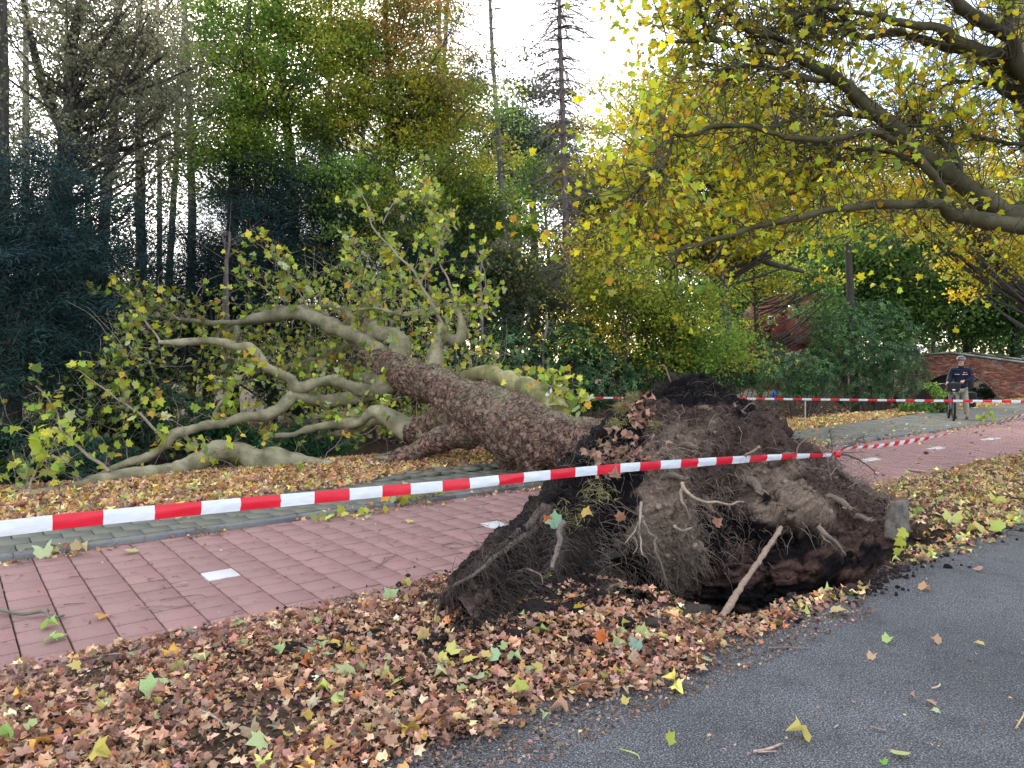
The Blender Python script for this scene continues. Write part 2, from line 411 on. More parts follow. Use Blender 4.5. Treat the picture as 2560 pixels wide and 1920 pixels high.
def slab_geom(u, v, z, a, b, h=.05, bev=.004, tilt=(0, 0), rot=0):
    x, y = a / 2, b / 2
    V = np.array([[-x, -y, -h], [x, -y, -h], [x, y, -h], [-x, y, -h], [-x, -y, -bev], [x, -y, -bev], [x, y, -bev], [-x, y, -bev],
                  [-x + bev, -y + bev, 0], [x - bev, -y + bev, 0], [x - bev, y - bev, 0], [-x + bev, y - bev, 0]])
    V[:, 2] += V[:, 0] * tilt[0] + V[:, 1] * tilt[1]
    if rot: c, s = math.cos(rot), math.sin(rot); V[:, :2] = V[:, :2] @ np.array([[c, s], [-s, c]])
    F = np.array([[0, 1, 5, 4], [1, 2, 6, 5], [2, 3, 7, 6], [3, 0, 4, 7], [4, 5, 9, 8], [5, 6, 10, 9], [6, 7, 11, 10], [7, 4, 8, 11], [8, 9, 10, 11]])
    return V @ Rf + W(u, v, z), F
def pave(items, name, parent, mats, cap):
    """items: (dist, u, v, z, a, b, material, tilt, rot); nearest ones in view become parts, the rest one mesh"""
    items.sort(key=lambda t: t[0]); n = 0; rest = {}
    for it in items:
        d, u, v, z, a, b, m, tl, ro = it; p = W(u, v, z)
        px = 1280 + FPX * p[0] / max(p[1], .01); vis = p[1] > 1 and -60 < px < 2620
        if vis and n < cap:
            V, F = slab_geom(0, 0, 0, a - .011, b - .017, tilt=tl, rot=ro)
            o = link(name, make_mesh(name, [(V, F, None, 0)]), m, parent); o.location = Vector(p); n += 1
        elif p[1] > -3:
            V, F = slab_geom(u, v, z, a - .011, b - .017, tilt=tl, rot=ro); rest.setdefault(m.name, []).append((V, F, None, 0))
    ms = list(rest); parts = []
    for k, nm in enumerate(ms): parts += [(V, F, None, k) for V, F, _, _ in rest[nm]]
    o = build(name, parts, [bpy.data.materials[nm] for nm in ms], parent); o['kind'] = 'stuff'
T = .2535
red = []
u_split = 9.7
nu0, nu1 = -22, int(u_split / T) + 1
uoff = 1.72 - T * round(1.72 / T)
for i in range(nu0, nu1):
    uc = i * T + uoff; st = (i % 2) * T / 2 if i < 14 else ((i * 7) % 5) * T / 5
    v = VR0 + .005 - st * .9
    while v < VR1 - .01:
        a0, a1 = max(v, VR0 + .002), min(v + T, VR1 - .003); v += T
        if a1 - a0 < .04: continue
        vc = (a0 + a1) / 2; white = abs(vc - 6.08) < T / 2 and (abs(uc - 1.72) < .03 or abs(uc - 4.56) < T / 2)
        red.append((math.hypot(*(W(uc, vc)[:2])), uc, vc, random.uniform(-.002, .003), T, a1 - a0, M_WHITE if white else M_RED, (random.gauss(0, .004), random.gauss(0, .004)), random.gauss(0, .006)))
# beyond: small bricks in stretcher rows across the path
bl, bw = .21, .105
ui = 0
uu = nu1 * T + uoff - T / 2 + bl / 2
while uu < 48:
    k = 0; v = VR0
    while v < VR1 - bw:
        vc = v + bw / 2; st = (k % 2) * bl / 2; uc = uu + st
        near_w = min(abs(uc - (12.6 + 2.78 * q)) for q in range(8)); white = near_w < .27 and abs(vc - 6.05) < .11
        red.append((math.hypot(*(W(uc, vc)[:2])) + (0 if not white else -3), uc, vc, random.uniform(-.003, .003), bl, bw, M_WHITE if white else M_RED, (0, random.gauss(0, .01)), 0))
        v += bw; k += 1
    uu += bl
pave(red, 'paving_slab', cyc, None, 300)
gs = []; TG = .2535
for i in range(-22, 180):
    uc = i * TG + .1; vf = float(vfoot(uc)); v = VR1 + .135; r = 0
    if uc > 40: break
    while v < vf - .05:
        b = TG if r > 0 else TG * 1.0; a1 = min(v + b, vf)
        lift = 0; tl = (random.gauss(0, .012), random.gauss(0, .012))
        if uc < 7.2 and v > 8.7 and uc > 4.6: lift = random.uniform(0, .05); tl = (random.gauss(0, .1), random.gauss(0, .1))
        gs.append((math.hypot(*(W(uc, v)[:2])), uc + (TG / 2 if r % 2 else 0) * (uc > 0), (v + a1) / 2, .05 + random.uniform(-.003, .003) + lift, TG, a1 - v, M_GREY, tl, 0))
        v = a1; r += 1
pave(gs, 'paving_slab', foot, None, 260)
# kerb stones
b = Buf()
for k in range(-8, 45):
    V, F = slab_geom(k * 1.0 + .5, VR1 + .065, .046, .994, .12, h=.1, bev=.012); st = link('kerb_stone', make_mesh('kerb_stone', [(V - W(k + .5, VR1 + .065, .046), F, None, 0)]), M_KERB, kerb)
    st.location = Vector(W(k + .5, VR1 + .065, .046))

# water in the ditch
M = Mat('ditch_water'); M.col((.02, .022, .018)); M.rough(.12, .5); M.bump(M.noise(3, 3), .15, .02); M_WATER = M.m
uu = np.linspace(7, 200, 60); P = np.stack([WA(uu, 11.4, -.78), WA(uu, 19.5, -.78)], 1).reshape(-1, 3); i = np.arange(59)
build('water', [(P, np.stack([2 * i, 2 * i + 2, 2 * i + 3, 2 * i + 1], -1), None, 0)], M_WATER)['kind'] = 'structure'
# ------------------------------------------------------------ the fallen plane tree
def bark_rough():
    M = Mat('flaky_bark'); n1 = M.noise(2.2, 5, .6); n2 = M.noise(16, 6, .7); n3 = M.noise(50, 4)
    wv = M.n('ShaderNodeVectorMath'); wv.operation = 'MULTIPLY_ADD'; wn_ = M.n('ShaderNodeTexNoise'); wn_.inputs['Scale'].default_value = 7; wn_.inputs['Detail'].default_value = 5; M.l(M.co(), wn_.inputs['Vector']); M.l(wn_.outputs[1], wv.inputs[0]); wv.inputs[1].default_value = (.16, .16, .16); M.l(M.co(), wv.inputs[2])
    ve = M.vor(10, 'DISTANCE_TO_EDGE', vec=wv.outputs[0]); vc = M.vor(10, 'F1', vec=wv.outputs[0], out='Color'); v2 = M.vor(26, 'DISTANCE_TO_EDGE', vec=wv.outputs[0])
    c = M.mix(M.ramp(n2, [(.35, gray(0)), (.6, gray(1))]), (.15, .082, .07), (.42, .28, .235))
    c = M.mix(1.0, c, M.ramp(vc, [(.1, (.6, .56, .56)), (.5, (1, .97, .93)), (.9, (1.4, 1.3, 1.15))]), 'MULTIPLY')
    c = M.mix(1.0, c, M.ramp(ve, [(0, gray(.22)), (.06, gray(.8)), (.14, gray(1))]), 'MULTIPLY'); c = M.mix(1.0, c, M.ramp(v2, [(0, gray(.55)), (.07, gray(1))]), 'MULTIPLY')
    c = M.mix(M.ramp(n1, [(.5, gray(0)), (.72, gray(.6))]), c, (.24, .215, .13))
    g = M.n('ShaderNodeNewGeometry'); s = M.n('ShaderNodeSeparateXYZ'); M.l(g.outputs['Position'], s.inputs[0])
    c = M.mix(M.ramp(M.noise(5, 5, .75), [(.55, gray(0)), (.68, gray(.8))]), c, (.42, .34, .24))
    c = M.mix(1.0, c, M.ramp(M.noise(20, 6, .8), [(.34, gray(.35)), (.47, gray(.95)), (.75, gray(1.3))]), 'MULTIPLY')
    g2 = M.n('ShaderNodeSeparateXYZ'); M.l(g.outputs['Normal'], g2.inputs[0]); mm = M.n('ShaderNodeMath'); mm.operation = 'MULTIPLY'; M.l(M.ramp(g2.outputs[2], [(.25, gray(0)), (1, gray(.75))]), mm.inputs[0]); M.l(M.ramp(M.noise(3.5, 5, .7), [(.42, gray(0)), (.6, gray(1))]), mm.inputs[1])
    c = M.mix(mm.outputs[0], c, M.mix(1.0, (.42, .39, .24), M.ramp(M.noise(20, 6, .8), [(.38, gray(.3)), (.5, gray(1))]), 'MULTIPLY'))
    c = M.mix(1.0, c, M.attr(), 'MULTIPLY')
    M.col(c); M.rough(.9, .15)
    n = M.bump(M.noise(20, 6, .8), 1.0, .08); M.bump(n3, .5, .01, M.bump(M.ramp(ve, [(0, gray(0)), (.12, gray(1))]), .9, .04, n)); return M.m
M_BARK = bark_rough()
def bark_smooth():
    M = Mat('smooth_plane_bark'); n = M.noise(3.2, 4, .55)
    c = M.ramp(n, [(.3, (.11, .098, .058)), (.45, (.2, .185, .11)), (.55, (.28, .25, .155)), (.68, (.35, .315, .215))])
    c = M.mix(M.ramp(M.noise(9, 5, .7), [(.58, gray(0)), (.64, gray(.75))]), c, (.16, .12, .08))
    c = M.mix(1.0, c, M.ramp(M.noise(60, 4, .7), [(.3, gray(.75)), (.6, gray(1.08))]), 'MULTIPLY')
    c = M.mix(1.0, c, M.attr(), 'MULTIPLY')
    M.col(c); M.rough(.75, .25); M.bump(M.noise(30, 5, .7), .6, .015); return M.m
M_SMOOTH = bark_smooth()

base_pt = at(1500, 1120, 9.5)
ft = thing('fallen_plane_tree', (base_pt[0], base_pt[1], 0), 'big uprooted plane tree lying across the footpath with its root plate torn up', 'tree')
# --- trunk (px, py, depth, radius)
TR = [(1640, 1160, 8.65, .62), (1570, 1143, 9.1, .5), (1497, 1125, 9.6, .405), (1430, 1113, 9.95, .37), (1370, 1104, 10.25, .39), (1310, 1085, 10.6, .44), (1255, 1058, 11.0, .45), (1200, 1030, 11.5, .40), (1150, 1000, 11.9, .34), (1095, 968, 12.5, .30), (1040, 950, 13.1, .285), (995, 928, 13.6, .27), (960, 905, 14.0, .25), (925, 885, 14.3, .22)]
TRP = np.array([list(at(a, b_, c)) + [r] for a, b_, c, r in TR])
C = catmull(TRP, 260)
def bark_disp(V, N):
    a = .11 * fbm(V * 1.6, 3, 2) + .075 * fbm(V * 4.5, 4, 7)
    r = 1 - np.abs(fbm(V * [9, 9, 9], 4, 21, .6)) * 2.4
    return a + .04 * r + .012 * fbm(V * 34, 3, 31)
b = Buf(); b.tube(C[:, :3], C[:, 3], 120, (1, 1, 1), disp=bark_disp)
b.obj('trunk', M_BARK, ft, True)
# burls and knots
def limb(pts, parent=ft, name='limb', n=None, ring=18, mat=M_SMOOTH, wob=.045, amp=.15, tint=(1, 1, 1), world=False):
    P = np.array(pts, float) if world else np.array([list(at(a, b_, c)) + [r] for a, b_, c, r in pts])
    ln = np.linalg.norm(np.diff(P[:, :3], axis=0), axis=1).sum(); n = n or max(10, int(ln / .05))
    Cc = catmull(P, n); Cc[:, :3] += wob * np.stack([fbm(Cc[:, :3] * 2.2 + 9 * k, 3, 3 + k) for k in range(3)], -1)
    rad = Cc[:, 3].copy()
    rad *= 1 + .3 * np.clip(fbm(Cc[:, :3] * 4.1, 3, 77), -.35, 1)
    bb = Buf(); bb.tube(Cc[:, :3], rad, ring, tint, disp=lambda V, N: amp * .25 * fbm(V * 7, 3, 5) * min(1, 8 * float(P[0, 3])))
    o = bb.obj(name, mat, parent, True); return Cc
LIMBS = []
def L_(pts, **k): c = limb(pts, **k); LIMBS.append(c); return c
# rough limbs: stub to the pavement and the low limb
limb([(1235, 1075, 11.0, .30), (1262, 1110, 11.05, .24), (1268, 1145, 11.1, .17), (1272, 1178, 11.1, .15)], mat=M_BARK, ring=40, amp=.2, n=40)
limb([(1330, 1130, 10.4, .3), (1345, 1165, 10.3, .22), (1352, 1185, 10.3, .1)], mat=M_BARK, ring=30, amp=.2, n=30)
limb([(1205, 1050, 11.4, .33), (1150, 1087, 11.6, .25), (1110, 1098, 11.8, .21), (1065, 1118, 12.0, .2), (1010, 1145, 12.0, .19), (960, 1166, 11.9, .185), (910, 1182, 11.8, .17), (830, 1190, 11.6, .16)], mat=M_BARK, ring=48, amp=.16, n=150)
L_([(830, 1182, 11.5, .17), (760, 1165, 11.6, .21), (695, 1157, 11.5, .22), (650, 1152, 11.4, .2), (603, 1131, 11.35, .17), (561, 1127, 11.2, .16), (527, 1136, 11.1, .155), (498, 1153, 10.95, .15), (460, 1170, 10.8, .14), (422, 1178, 10.65, .13), (359, 1184, 10.3, .115), (295, 1191, 10, .1), (232, 1208, 9.7, .085), (190, 1221, 9.5, .075), (127, 1233, 9.2, .07), (63, 1238, 9, .06), (0, 1258, 8.7, .05), (-60, 1275, 8.4, .04)], ring=20)
L_([(700, 1175, 11.35, .12), (625, 1180, 11.3, .09), (600, 1185, 11.2, .04)])
# L7
limb([(1200, 1020, 11.4, .3), (1150, 1030, 11.8, .3), (1090, 1060, 12.2, .25), (1045, 1080, 12.3, .235), (1020, 1076, 12.35, .21)], mat=M_BARK, ring=40, amp=.15, n=60, tint=(.8, .8, .75))
L_([(1075, 1068, 12.25, .235), (1050, 1078, 12.3, .235), (1003, 1066, 12.4, .2), (969, 1040, 12.5, .155), (939, 1026, 12.6, .12), (920, 1038, 12.7, .1), (884, 1056, 12.8, .09), (834, 1062, 12.8, .08), (772, 1074, 12.8, .07), (734, 1088, 12.8, .06), (690, 1092, 12.8, .045)])
L_([(985, 1048, 12.5, .12), (945, 1048, 12.7, .11), (897, 1070, 13, .09), (846, 1081, 13.2, .06), (780, 1100, 13.3, .03)])
# L6
L_([(975, 955, 13.7, .16), (930, 985, 13.6, .15), (895, 994, 13.5, .14), (855, 1003, 13.4, .115), (800, 1001, 13.2, .105), (776, 1001, 13, .1), (734, 994, 12.9, .105), (692, 1022, 12.6, .1), (654, 1039, 12.4, .095), (591, 1047, 12.1, .085), (548, 1064, 11.9, .08), (464, 1077, 11.6, .075), (435, 1085, 11.5, .072), (413, 1110, 11.4, .07), (380, 1136, 11.3, .065), (316, 1157, 11.2, .06), (262, 1182, 11, .055), (215, 1203, 10.8, .04)])
L_([(1000, 950, 13.6, .2), (952, 960, 13.8, .16), (918, 952, 14.0, .155), (905, 950, 14.05, .13)], amp=.1)
# L5
L_([(1010, 955, 13.5, .2), (970, 972, 13.4, .115), (905, 976, 13.3, .1), (876, 963, 13.2, .1), (842, 950, 13.1, .1), (800, 955, 13, .1), (747, 972, 12.9, .095), (726, 950, 12.9, .09), (692, 933, 12.9, .085), (662, 916, 12.9, .085), (650, 890, 12.9, .085), (625, 870, 12.9, .085), (590, 866, 12.8, .075), (523, 849, 12.7, .07), (456, 855, 12.6, .06), (397, 857, 12.5, .045)])
# L1
L1 = L_([(985, 930, 13.8, .26), (945, 885, 14.1, .2), (899, 850, 14.3, .155), (835, 816, 14.5, .15), (780, 792, 14.7, .15), (734, 779, 14.8, .145), (692, 784, 14.9, .14), (645, 795, 15, .12), (599, 807, 15.1, .085), (570, 826, 15.1, .045), (523, 845, 15.1, .03)], ring=20)
L_([(645, 797, 15.0, .08), (590, 806, 15, .06), (548, 806, 15, .055), (485, 802, 15, .05), (422, 796, 15, .04), (358, 790, 15, .025)])
L_([(592, 812, 15.05, .07), (588, 845, 15.0, .06), (575, 858, 15, .035)])
# L2
L_([(1000, 930, 13.9, .2), (1000, 880, 14.1, .19), (996, 857, 14.2, .18), (975, 842, 14.3, .165), (940, 832, 14.4, .16), (912, 828, 14.5, .12), (888, 820, 14.7, .1), (882, 800, 14.8, .09), (863, 777, 15, .08), (826, 768, 15.2, .06), (780, 765, 15.4, .05), (740, 770, 15.5, .04), (690, 790, 15.5, .02)])
L_([(945, 832, 14.4, .17), (925, 815, 14.6, .15), (912, 815, 14.6, .16)], amp=.1)
L_([(884, 800, 14.8, .08), (895, 792, 14.8, .07), (903, 785, 14.8, .05)])
# L3
L_([(1080, 945, 12.9, .17), (1083, 918, 13.0, .155), (1092, 872, 13.1, .14), (1103, 840, 13.2, .135), (1109, 818, 13.2, .12), (1112, 807, 13.2, .06)])
L_([(1108, 828, 13.2, .11), (1120, 843, 13.2, .1), (1133, 850, 13.2, .105), (1148, 848, 13.2, .1), (1155, 830, 13.2, .085), (1152, 800, 13.3, .075), (1140, 775, 13.4, .07), (1120, 765, 13.5, .06), (1095, 766, 13.6, .05), (1053, 778, 13.8, .045), (1011, 786, 14, .04), (948, 773, 14.2, .03), (900, 775, 14.3, .02)])
# L4 behind
L_([(1385, 1045, 11.2, .26), (1375, 1025, 11.4, .24), (1360, 1000, 11.6, .23), (1330, 980, 11.8, .19), (1298, 963, 12.1, .175), (1247, 944, 12.6, .165), (1205, 934, 12.9, .155), (1160, 946, 13.4, .15), (1120, 970, 13.8, .14), (1060, 985, 14.4, .12)], ring=24, amp=.12, tint=(1.15, 1.15, .85))
# inner dark branches behind
L_([(940, 890, 14.5, .09), (880, 866, 15, .075), (845, 875, 15.2, .06), (800, 878, 15.3, .05), (760, 896, 15.4, .05), (725, 915, 15.5, .035), (690, 925, 15.6, .02)])
L_([(870, 870, 15.1, .07), (838, 893, 15.2, .06), (810, 935, 15.1, .05), (780, 990, 14.8, .04)])
L_([(840, 880, 15.2, .05), (800, 898, 15.2, .045), (765, 902, 15.2, .04), (735, 925, 15.3, .025)])
L_([(850, 885, 15.4, .05), (855, 930, 15.2, .045), (870, 960, 15, .03)])
# young upright shoots
SH = [[(1110, 812, 13.2, .035), (1085, 770, 13.2, .03), (1053, 710, 13.3, .026), (1020, 665, 13.3, .022), (970, 612, 13.4, .018), (930, 560, 13.4, .014), (915, 500, 13.5, .01), (880, 455, 13.5, .006)],
 [(1053, 710, 13.3, .02), (1090, 640, 13.3, .016), (1110, 580, 13.3, .012), (1128, 520, 13.2, .007)],
 [(1140, 775, 13.4, .025), (1120, 700, 13.4, .02), (1090, 640, 13.6, .015), (1085, 560, 13.6, .011), (1060, 500, 13.6, .007)],
 [(960, 560, 13.5, .012), (985, 510, 13.5, .01), (1040, 470, 13.5, .007), (1060, 440, 13.5, .004)],
 [(780, 790, 14.7, .02), (745, 730, 14.6, .016), (720, 700, 14.5, .012), (700, 650, 14.4, .01), (640, 610, 14.3, .006)],
 [(700, 782, 14.8, .02), (660, 720, 14.6, .015), (618, 690, 14.5, .012), (600, 640, 14.5, .006)],
 [(450, 800, 14.8, .02), (400, 770, 14.6, .016), (340, 740, 14.4, .012), (300, 700, 14.3, .009), (255, 672, 14.2, .005)],
 [(400, 856, 12.6, .02), (370, 810, 12.6, .016), (330, 760, 12.6, .012), (290, 730, 12.5, .007)],
 [(527, 1058, 12, .03), (548, 1010, 12, .026), (570, 980, 12, .022), (590, 955, 12, .015), (620, 930, 12, .008)],
 [(880, 780, 15, .02), (870, 730, 15, .016), (900, 680, 15, .012), (890, 620, 15, .008), (830, 560, 15, .005)],
 [(1000, 786, 14, .02), (1010, 730, 14, .015), (990, 680, 14, .01), (985, 640, 14, .006)],
 [(1152, 800, 13.3, .015), (1200, 760, 13.3, .012), (1215, 700, 13.3, .008), (1190, 640, 13.3, .005)],
 [(280, 1180, 11, .03), (180, 1110, 11, .02), (130, 1020, 11, .015), (90, 960, 11, .01)],
 [(420, 1105, 11.4, .025), (350, 1040, 11.3, .02), (300, 1000, 11.3, .012), (200, 930, 11.2, .008)],
 [(60, 1238, 9, .02), (90, 1180, 9.2, .014), (130, 1130, 9.4, .008)],
 [(1360, 1000, 11.6, .015), (1385, 985, 11.5, .01), (1400, 955, 11.4, .007), (1410, 975, 11.4, .005)],
 [(1375, 1020, 11.4, .012), (1400, 1040, 11.3, .009), (1415, 1010, 11.3, .006), (1398, 985, 11.3, .004)],
 [(1375, 1000, 11.4, .01), (1420, 1050, 11.3, .006), (1405, 1065, 11.3, .004)]]
shoots = []
for s in SH:
    P_ = np.array([list(at(a, b_, c)) + [r] for a, b_, c, r in s]); Cs = catmull(P_, 24); Cs[:, :3] += .06 * np.stack([fbm(Cs[:, :3] * 3 + 9 * k, 3, 13 + k) for k in range(3)], -1)
    bb = Buf(); bb.tube(Cs[:, :3], Cs[:, 3], 6, (.32, .27, .19)); bb.obj('branch', M_TWIG, ft, True); shoots.append(Cs)

# twigs growing from limbs and shoots with leaves at their ends
def grow_twigs(src, n, ln=(.4, 1.1), up=.5, seg=8, r0=.007, spread=1., back=.5):
    """src: list of (m,4) curves -> strands (n,seg,3), radii"""
    out = np.empty((n, seg, 3)); R = np.empty((n, seg))
    for k in range(n):
        c = src[int(rng.integers(len(src)))]; i = int(rng.integers(2, len(c) - 1)); p = c[i, :3].copy()
        t = c[min(i + 1, len(c) - 1), :3] - c[i - 1, :3]; t /= np.linalg.norm(t) + 1e-9
        d = rng.normal(size=3) * spread + np.array([0, back, up]) + t * .7; d /= np.linalg.norm(d); l = rng.uniform(*ln) / seg
        for s in range(seg):
            out[k, s] = p; R[k, s] = r0 * (1 - .8 * s / seg)
            d = d + rng.normal(size=3) * .28; d[2] += .05; d /= np.linalg.norm(d); p = p + d * l
    return out, R
def child_strands(P, n, ln=(.15, .4), seg=5, r0=.0035):
    N, m, _ = P.shape; k = rng.integers(0, N, n); i = rng.integers(1, m, n); p = P[k, i].copy()
    d = P[k, i] - P[k, i - 1]; d /= np.linalg.norm(d, axis=1, keepdims=True); d = d + rng.normal(size=(n, 3)) * .8; d /= np.linalg.norm(d, axis=1, keepdims=True)
    l = rng.uniform(*ln, n)[:, None] / seg; out = np.empty((n, seg, 3))
    for s in range(seg):
        out[:, s] = p; d = d + rng.normal(size=(n, 3)) * .2; d /= np.linalg.norm(d, axis=1, keepdims=True); p = p + d * l
    return out, np.repeat((r0 * np.linspace(1, .35, seg))[None], n, 0)
def projpx(P):
    d = P - np.array([0, 0, H]); c, s = math.cos(PITCH), math.sin(PITCH)
    y = c * d[..., 1] - s * d[..., 2]; z = s * d[..., 1] + c * d[..., 2]
    return 1280 + FPX * d[..., 0] / y, 960 - FPX * z / y
FT_COLS = [(.42, .5, .05), (.3, .42, .05), (.55, .58, .08), (.62, .54, .06), (.38, .44, .18), (.65, .38, .05), (.42, .4, .22), (.18, .28, .05)]
low = [c for c in LIMBS]
tp, tr = grow_twigs(low, 430, (.4, 1.4), .35)
tp2, tr2 = grow_twigs(shoots, 300, (.25, .7), .5, r0=.004)
tc_, trc = child_strands(np.concatenate([tp, tp2]), 2600)
bb = Buf()
for P_, R_ in ((tp, tr), (tp2, tr2), (tc_, trc)):
    V, F = strands(P_, R_, 3); bb.add(V, F, np.tile([.34, .3, .22], (len(V), 1)) * rng.uniform(.7, 1.1, (1, 3)))
o = bb.obj('twigs', M_TWIG, ft); o['kind'] = 'stuff'
def leaf_obj(T, p, R, s, c, mat, name, parent, meshes):
    """one leaf as an object of its own; meshes are shared between like leaves"""
    key = (id(T[1]), tuple(np.round(c, 1)))
    if key not in meshes:
        me = make_mesh(name, [(T[0], T[1], np.tile(c, (len(T[0]), 1)), 0)], False); me.materials.append(mat); meshes[key] = me
    o = bpy.data.objects.new(name, meshes[key]); COL.objects.link(o)
    from mathutils import Matrix
    m = Matrix(R.T.tolist()); q = m.to_euler(); o.rotation_euler = q; o.scale = (s, s, s)
    po = parent_origin(parent) if parent else Vector((0, 0, 0)); o.location = Vector(p) - po
    if parent: o.parent = parent
    return o
LMESH = {}
ends = np.concatenate([tc_[:, -1], tc_[:, 3], tc_[:, 2], tp[:, -1], tp2[:, -1], tp2[:, 4]])
sel = rng.random(len(ends)) < .42; ends = ends[sel]
lp = ends + rng.normal(size=ends.shape) * .04
zmin = .1; lp = lp[lp[:, 2] > zmin]
N = len(lp); LR = rots(N, .9, up=(0, -.5, .6)); LS = rng.uniform(.07, .15, N); LC = pal(N, FT_COLS, [5, 5, 4, 3, 3, 1, 2, 3], .2)
dist = lp[:, 1]; px_, py_ = projpx(lp); vis = (px_ > 0) & (px_ < 2560) & (py_ > 0)
order = np.argsort(-(LS / dist) * vis)[:300]
for k in order: leaf_obj(LEAF, lp[k], LR[k], float(LS[k]), LC[k], M_LEAF, 'leaf', ft, LMESH)
rest = np.setdiff1d(np.arange(N), order); V, F, CC = scatter(LEAF, lp[rest], LR[rest], LS[rest], LC[rest])
# the mass of the crushed crown behind and below the limbs
NM = 15000
cx = rng.uniform(-80, 1250, NM); q = rng.random(NM); cyt = np.interp(cx, [0, 230, 330, 600, 900, 1150, 1250], [960, 900, 740, 700, 640, 760, 860])
cyb = np.interp(cx, [0, 230, 500, 800, 1000, 1250], [1215, 1180, 1140, 1130, 1090, 1000]); cyy = cyt + (cyb - cyt) * q ** .9
dd = rng.uniform(14.6, 18.5, NM) - 3.2 * smooth((480 - cx) / 200) - 1.2 * smooth((200 - cx) / 200); dd = np.maximum(dd, 1.8 * np.interp(cx, [0, 1250], [6.2, 8]))
Pm = np.array([at(a, b_, c) for a, b_, c in zip(cx, cyy, dd)])
cl = fbm(Pm * 1.1, 3, 44) > rng.uniform(-.2, .4, NM); Pm = Pm[cl & (Pm[:, 2] > .05)]; NM = len(Pm)
V2, F2, C2 = scatter(LEAF, Pm, rots(NM, .9, up=(0, -.5, .6)), rng.uniform(.065, .12, NM), pal(NM, FT_COLS, [4, 5, 2, 1.5, 3, .5, 2.5, 6], .25))
bb = Buf(); bb.add(V, F, CC); bb.add(V2, F2, C2)
o = bb.obj('leaves', M_LEAF, ft); o['kind'] = 'stuff'
# thin twigs in the mass
k = rng.choice(NM, 900); seg = 7; P0 = Pm[k]; d = rng.normal(size=(900, 3)) + [0, 0, .6]; d /= np.linalg.norm(d, axis=1, keepdims=True); S_ = np.empty((900, seg, 3))
for s in range(seg): S_[:, s] = P0; d = d + rng.normal(size=d.shape) * .25; d /= np.linalg.norm(d, axis=1, keepdims=True); P0 = P0 + d * rng.uniform(.08, .22, (900, 1))
V, F = strands(S_, np.repeat(np.linspace(.008, .002, seg)[None], 900, 0), 3); bb = Buf(); bb.add(V, F, np.tile([.3, .27, .2], (len(V), 1))); o = bb.obj('fine_twigs', M_TWIG, ft); o['kind'] = 'stuff'

# --- root plate
CR = [(1145, 1500, 3.75), (1235, 1376, 4.1), (1317, 1301, 4.45), (1393, 1225, 4.75), (1447, 1133, 5.05), (1523, 1063, 5.3), (1561, 1012, 5.4), (1600, 990, 5.45), (1648, 972, 5.45), (1713, 945, 5.4), (1778, 967, 5.35), (1821, 1003, 5.25), (1903, 1074, 5.05), (1968, 1128, 4.9), (2022, 1171, 4.75), (2130, 1218, 4.5), (2217, 1290, 4.05), (2262, 1345, 3.6)]
crest = np.array([onv(*c) for c in CR])
def prof_bottom(px, v, z): return onv(px, 904 + 1, v) * 0 + W(UV(onv(px, 1000, v))[0], v, z)
BT = [(1150, 3.5, .02), (1235, 3.65, -.02), (1330, 3.75, -.1), (1430, 4.1, -.7), (1500, 4.4, -1.1), (1560, 4.5, -1.2), (1620, 4.55, -1.2), (1680, 4.55, -1.2), (1740, 4.5, -1.2), (1790, 4.4, -1.2), (1840, 4.2, -1.2), (1900, 4.0, -1.2), (1960, 3.85, -1.2), (2020, 3.7, -1.2), (2080, 3.5, -1.2), (2140, 3.35, -1.1), (2210, 3.15, -.8), (2262, 3.1, -.3)]
bott = np.array([prof_bottom(*t) for t in BT])
NU, NF, NB = 380, 260, 60
Cc = catmull(np.column_stack([crest, np.zeros(len(crest))]), NU)[:, :3]
t_ = np.linspace(0, 1, len(bott)); tt = np.linspace(0, 1, NU); Bb = np.stack([np.interp(tt, t_, bott[:, k]) for k in range(3)], -1)
# align bottom columns with crest columns by u
uc_, _ = UV(Cc); ub, vb = UV(bott); o_ = np.argsort(ub); vB = np.interp(uc_, ub[o_], vb[o_]); zB = np.interp(uc_, ub[o_], bott[o_, 2]); Bb = WA(uc_, vB, zB)
s = np.linspace(0, 1, NF)[None, :, None]
front = Cc[:, None] * (1 - s) + Bb[:, None] * s
bul = np.sin(s * PI) ** 1.0 * .14 + .1 * np.sin(np.clip(s * 1.6, 0, 1) * PI)
hh = np.clip((Cc[:, 2] + .3) / 1.5, .15, 1)[:, None, None]
front = front - D2 * bul * hh
backfoot = WA(uc_, UV(Cc)[1] + .55 * hh[:, 0, 0] + .1, np.minimum(-.05, Cc[:, 2]))
s2 = np.linspace(1, 0, NB + 1)[:-1][None, :, None]
back = Cc[:, None] * (1 - s2) + backfoot[:, None] * s2 + (D2 * .22 + np.array([0, 0, .1])) * np.sin(s2 * PI) * hh
G_ = np.concatenate([back, front], 1)
dx = np.gradient(G_, axis=0); dy = np.gradient(G_, axis=1); Nn = np.cross(dy, dx); Nn /= np.linalg.norm(Nn, axis=2, keepdims=True) + 1e-9
if (Nn[NU // 2, NB + 60] @ D2) > 0: Nn = -Nn
uG, vG = UV(G_); zG = G_[..., 2]
isf = smooth((np.arange(G_.shape[1]) - NB + 25) / 40.)[None, :]
pxG, pyG = projpx(G_)
def bumpat(px, py, spx, spz, amp): return amp * np.exp(-((pxG - px) / spx) ** 2 - ((pyG - py) / spz) ** 2) * isf
A = .12 * fbm(G_ * 1.5, 3, 50) + .10 * fbm(G_ * [4.2, 4.2, 3], 4, 51) + .05 * (1 - np.abs(fbm(G_ * 7, 3, 55)) * 3) + .05 * fbm(G_ * 15, 4, 52) + .05 * (.5 - np.abs(fbm(G_ * 10, 4, 58)) * 3)
A = A * (.35 + .65 * np.clip(hh[..., 0], 0, 1))
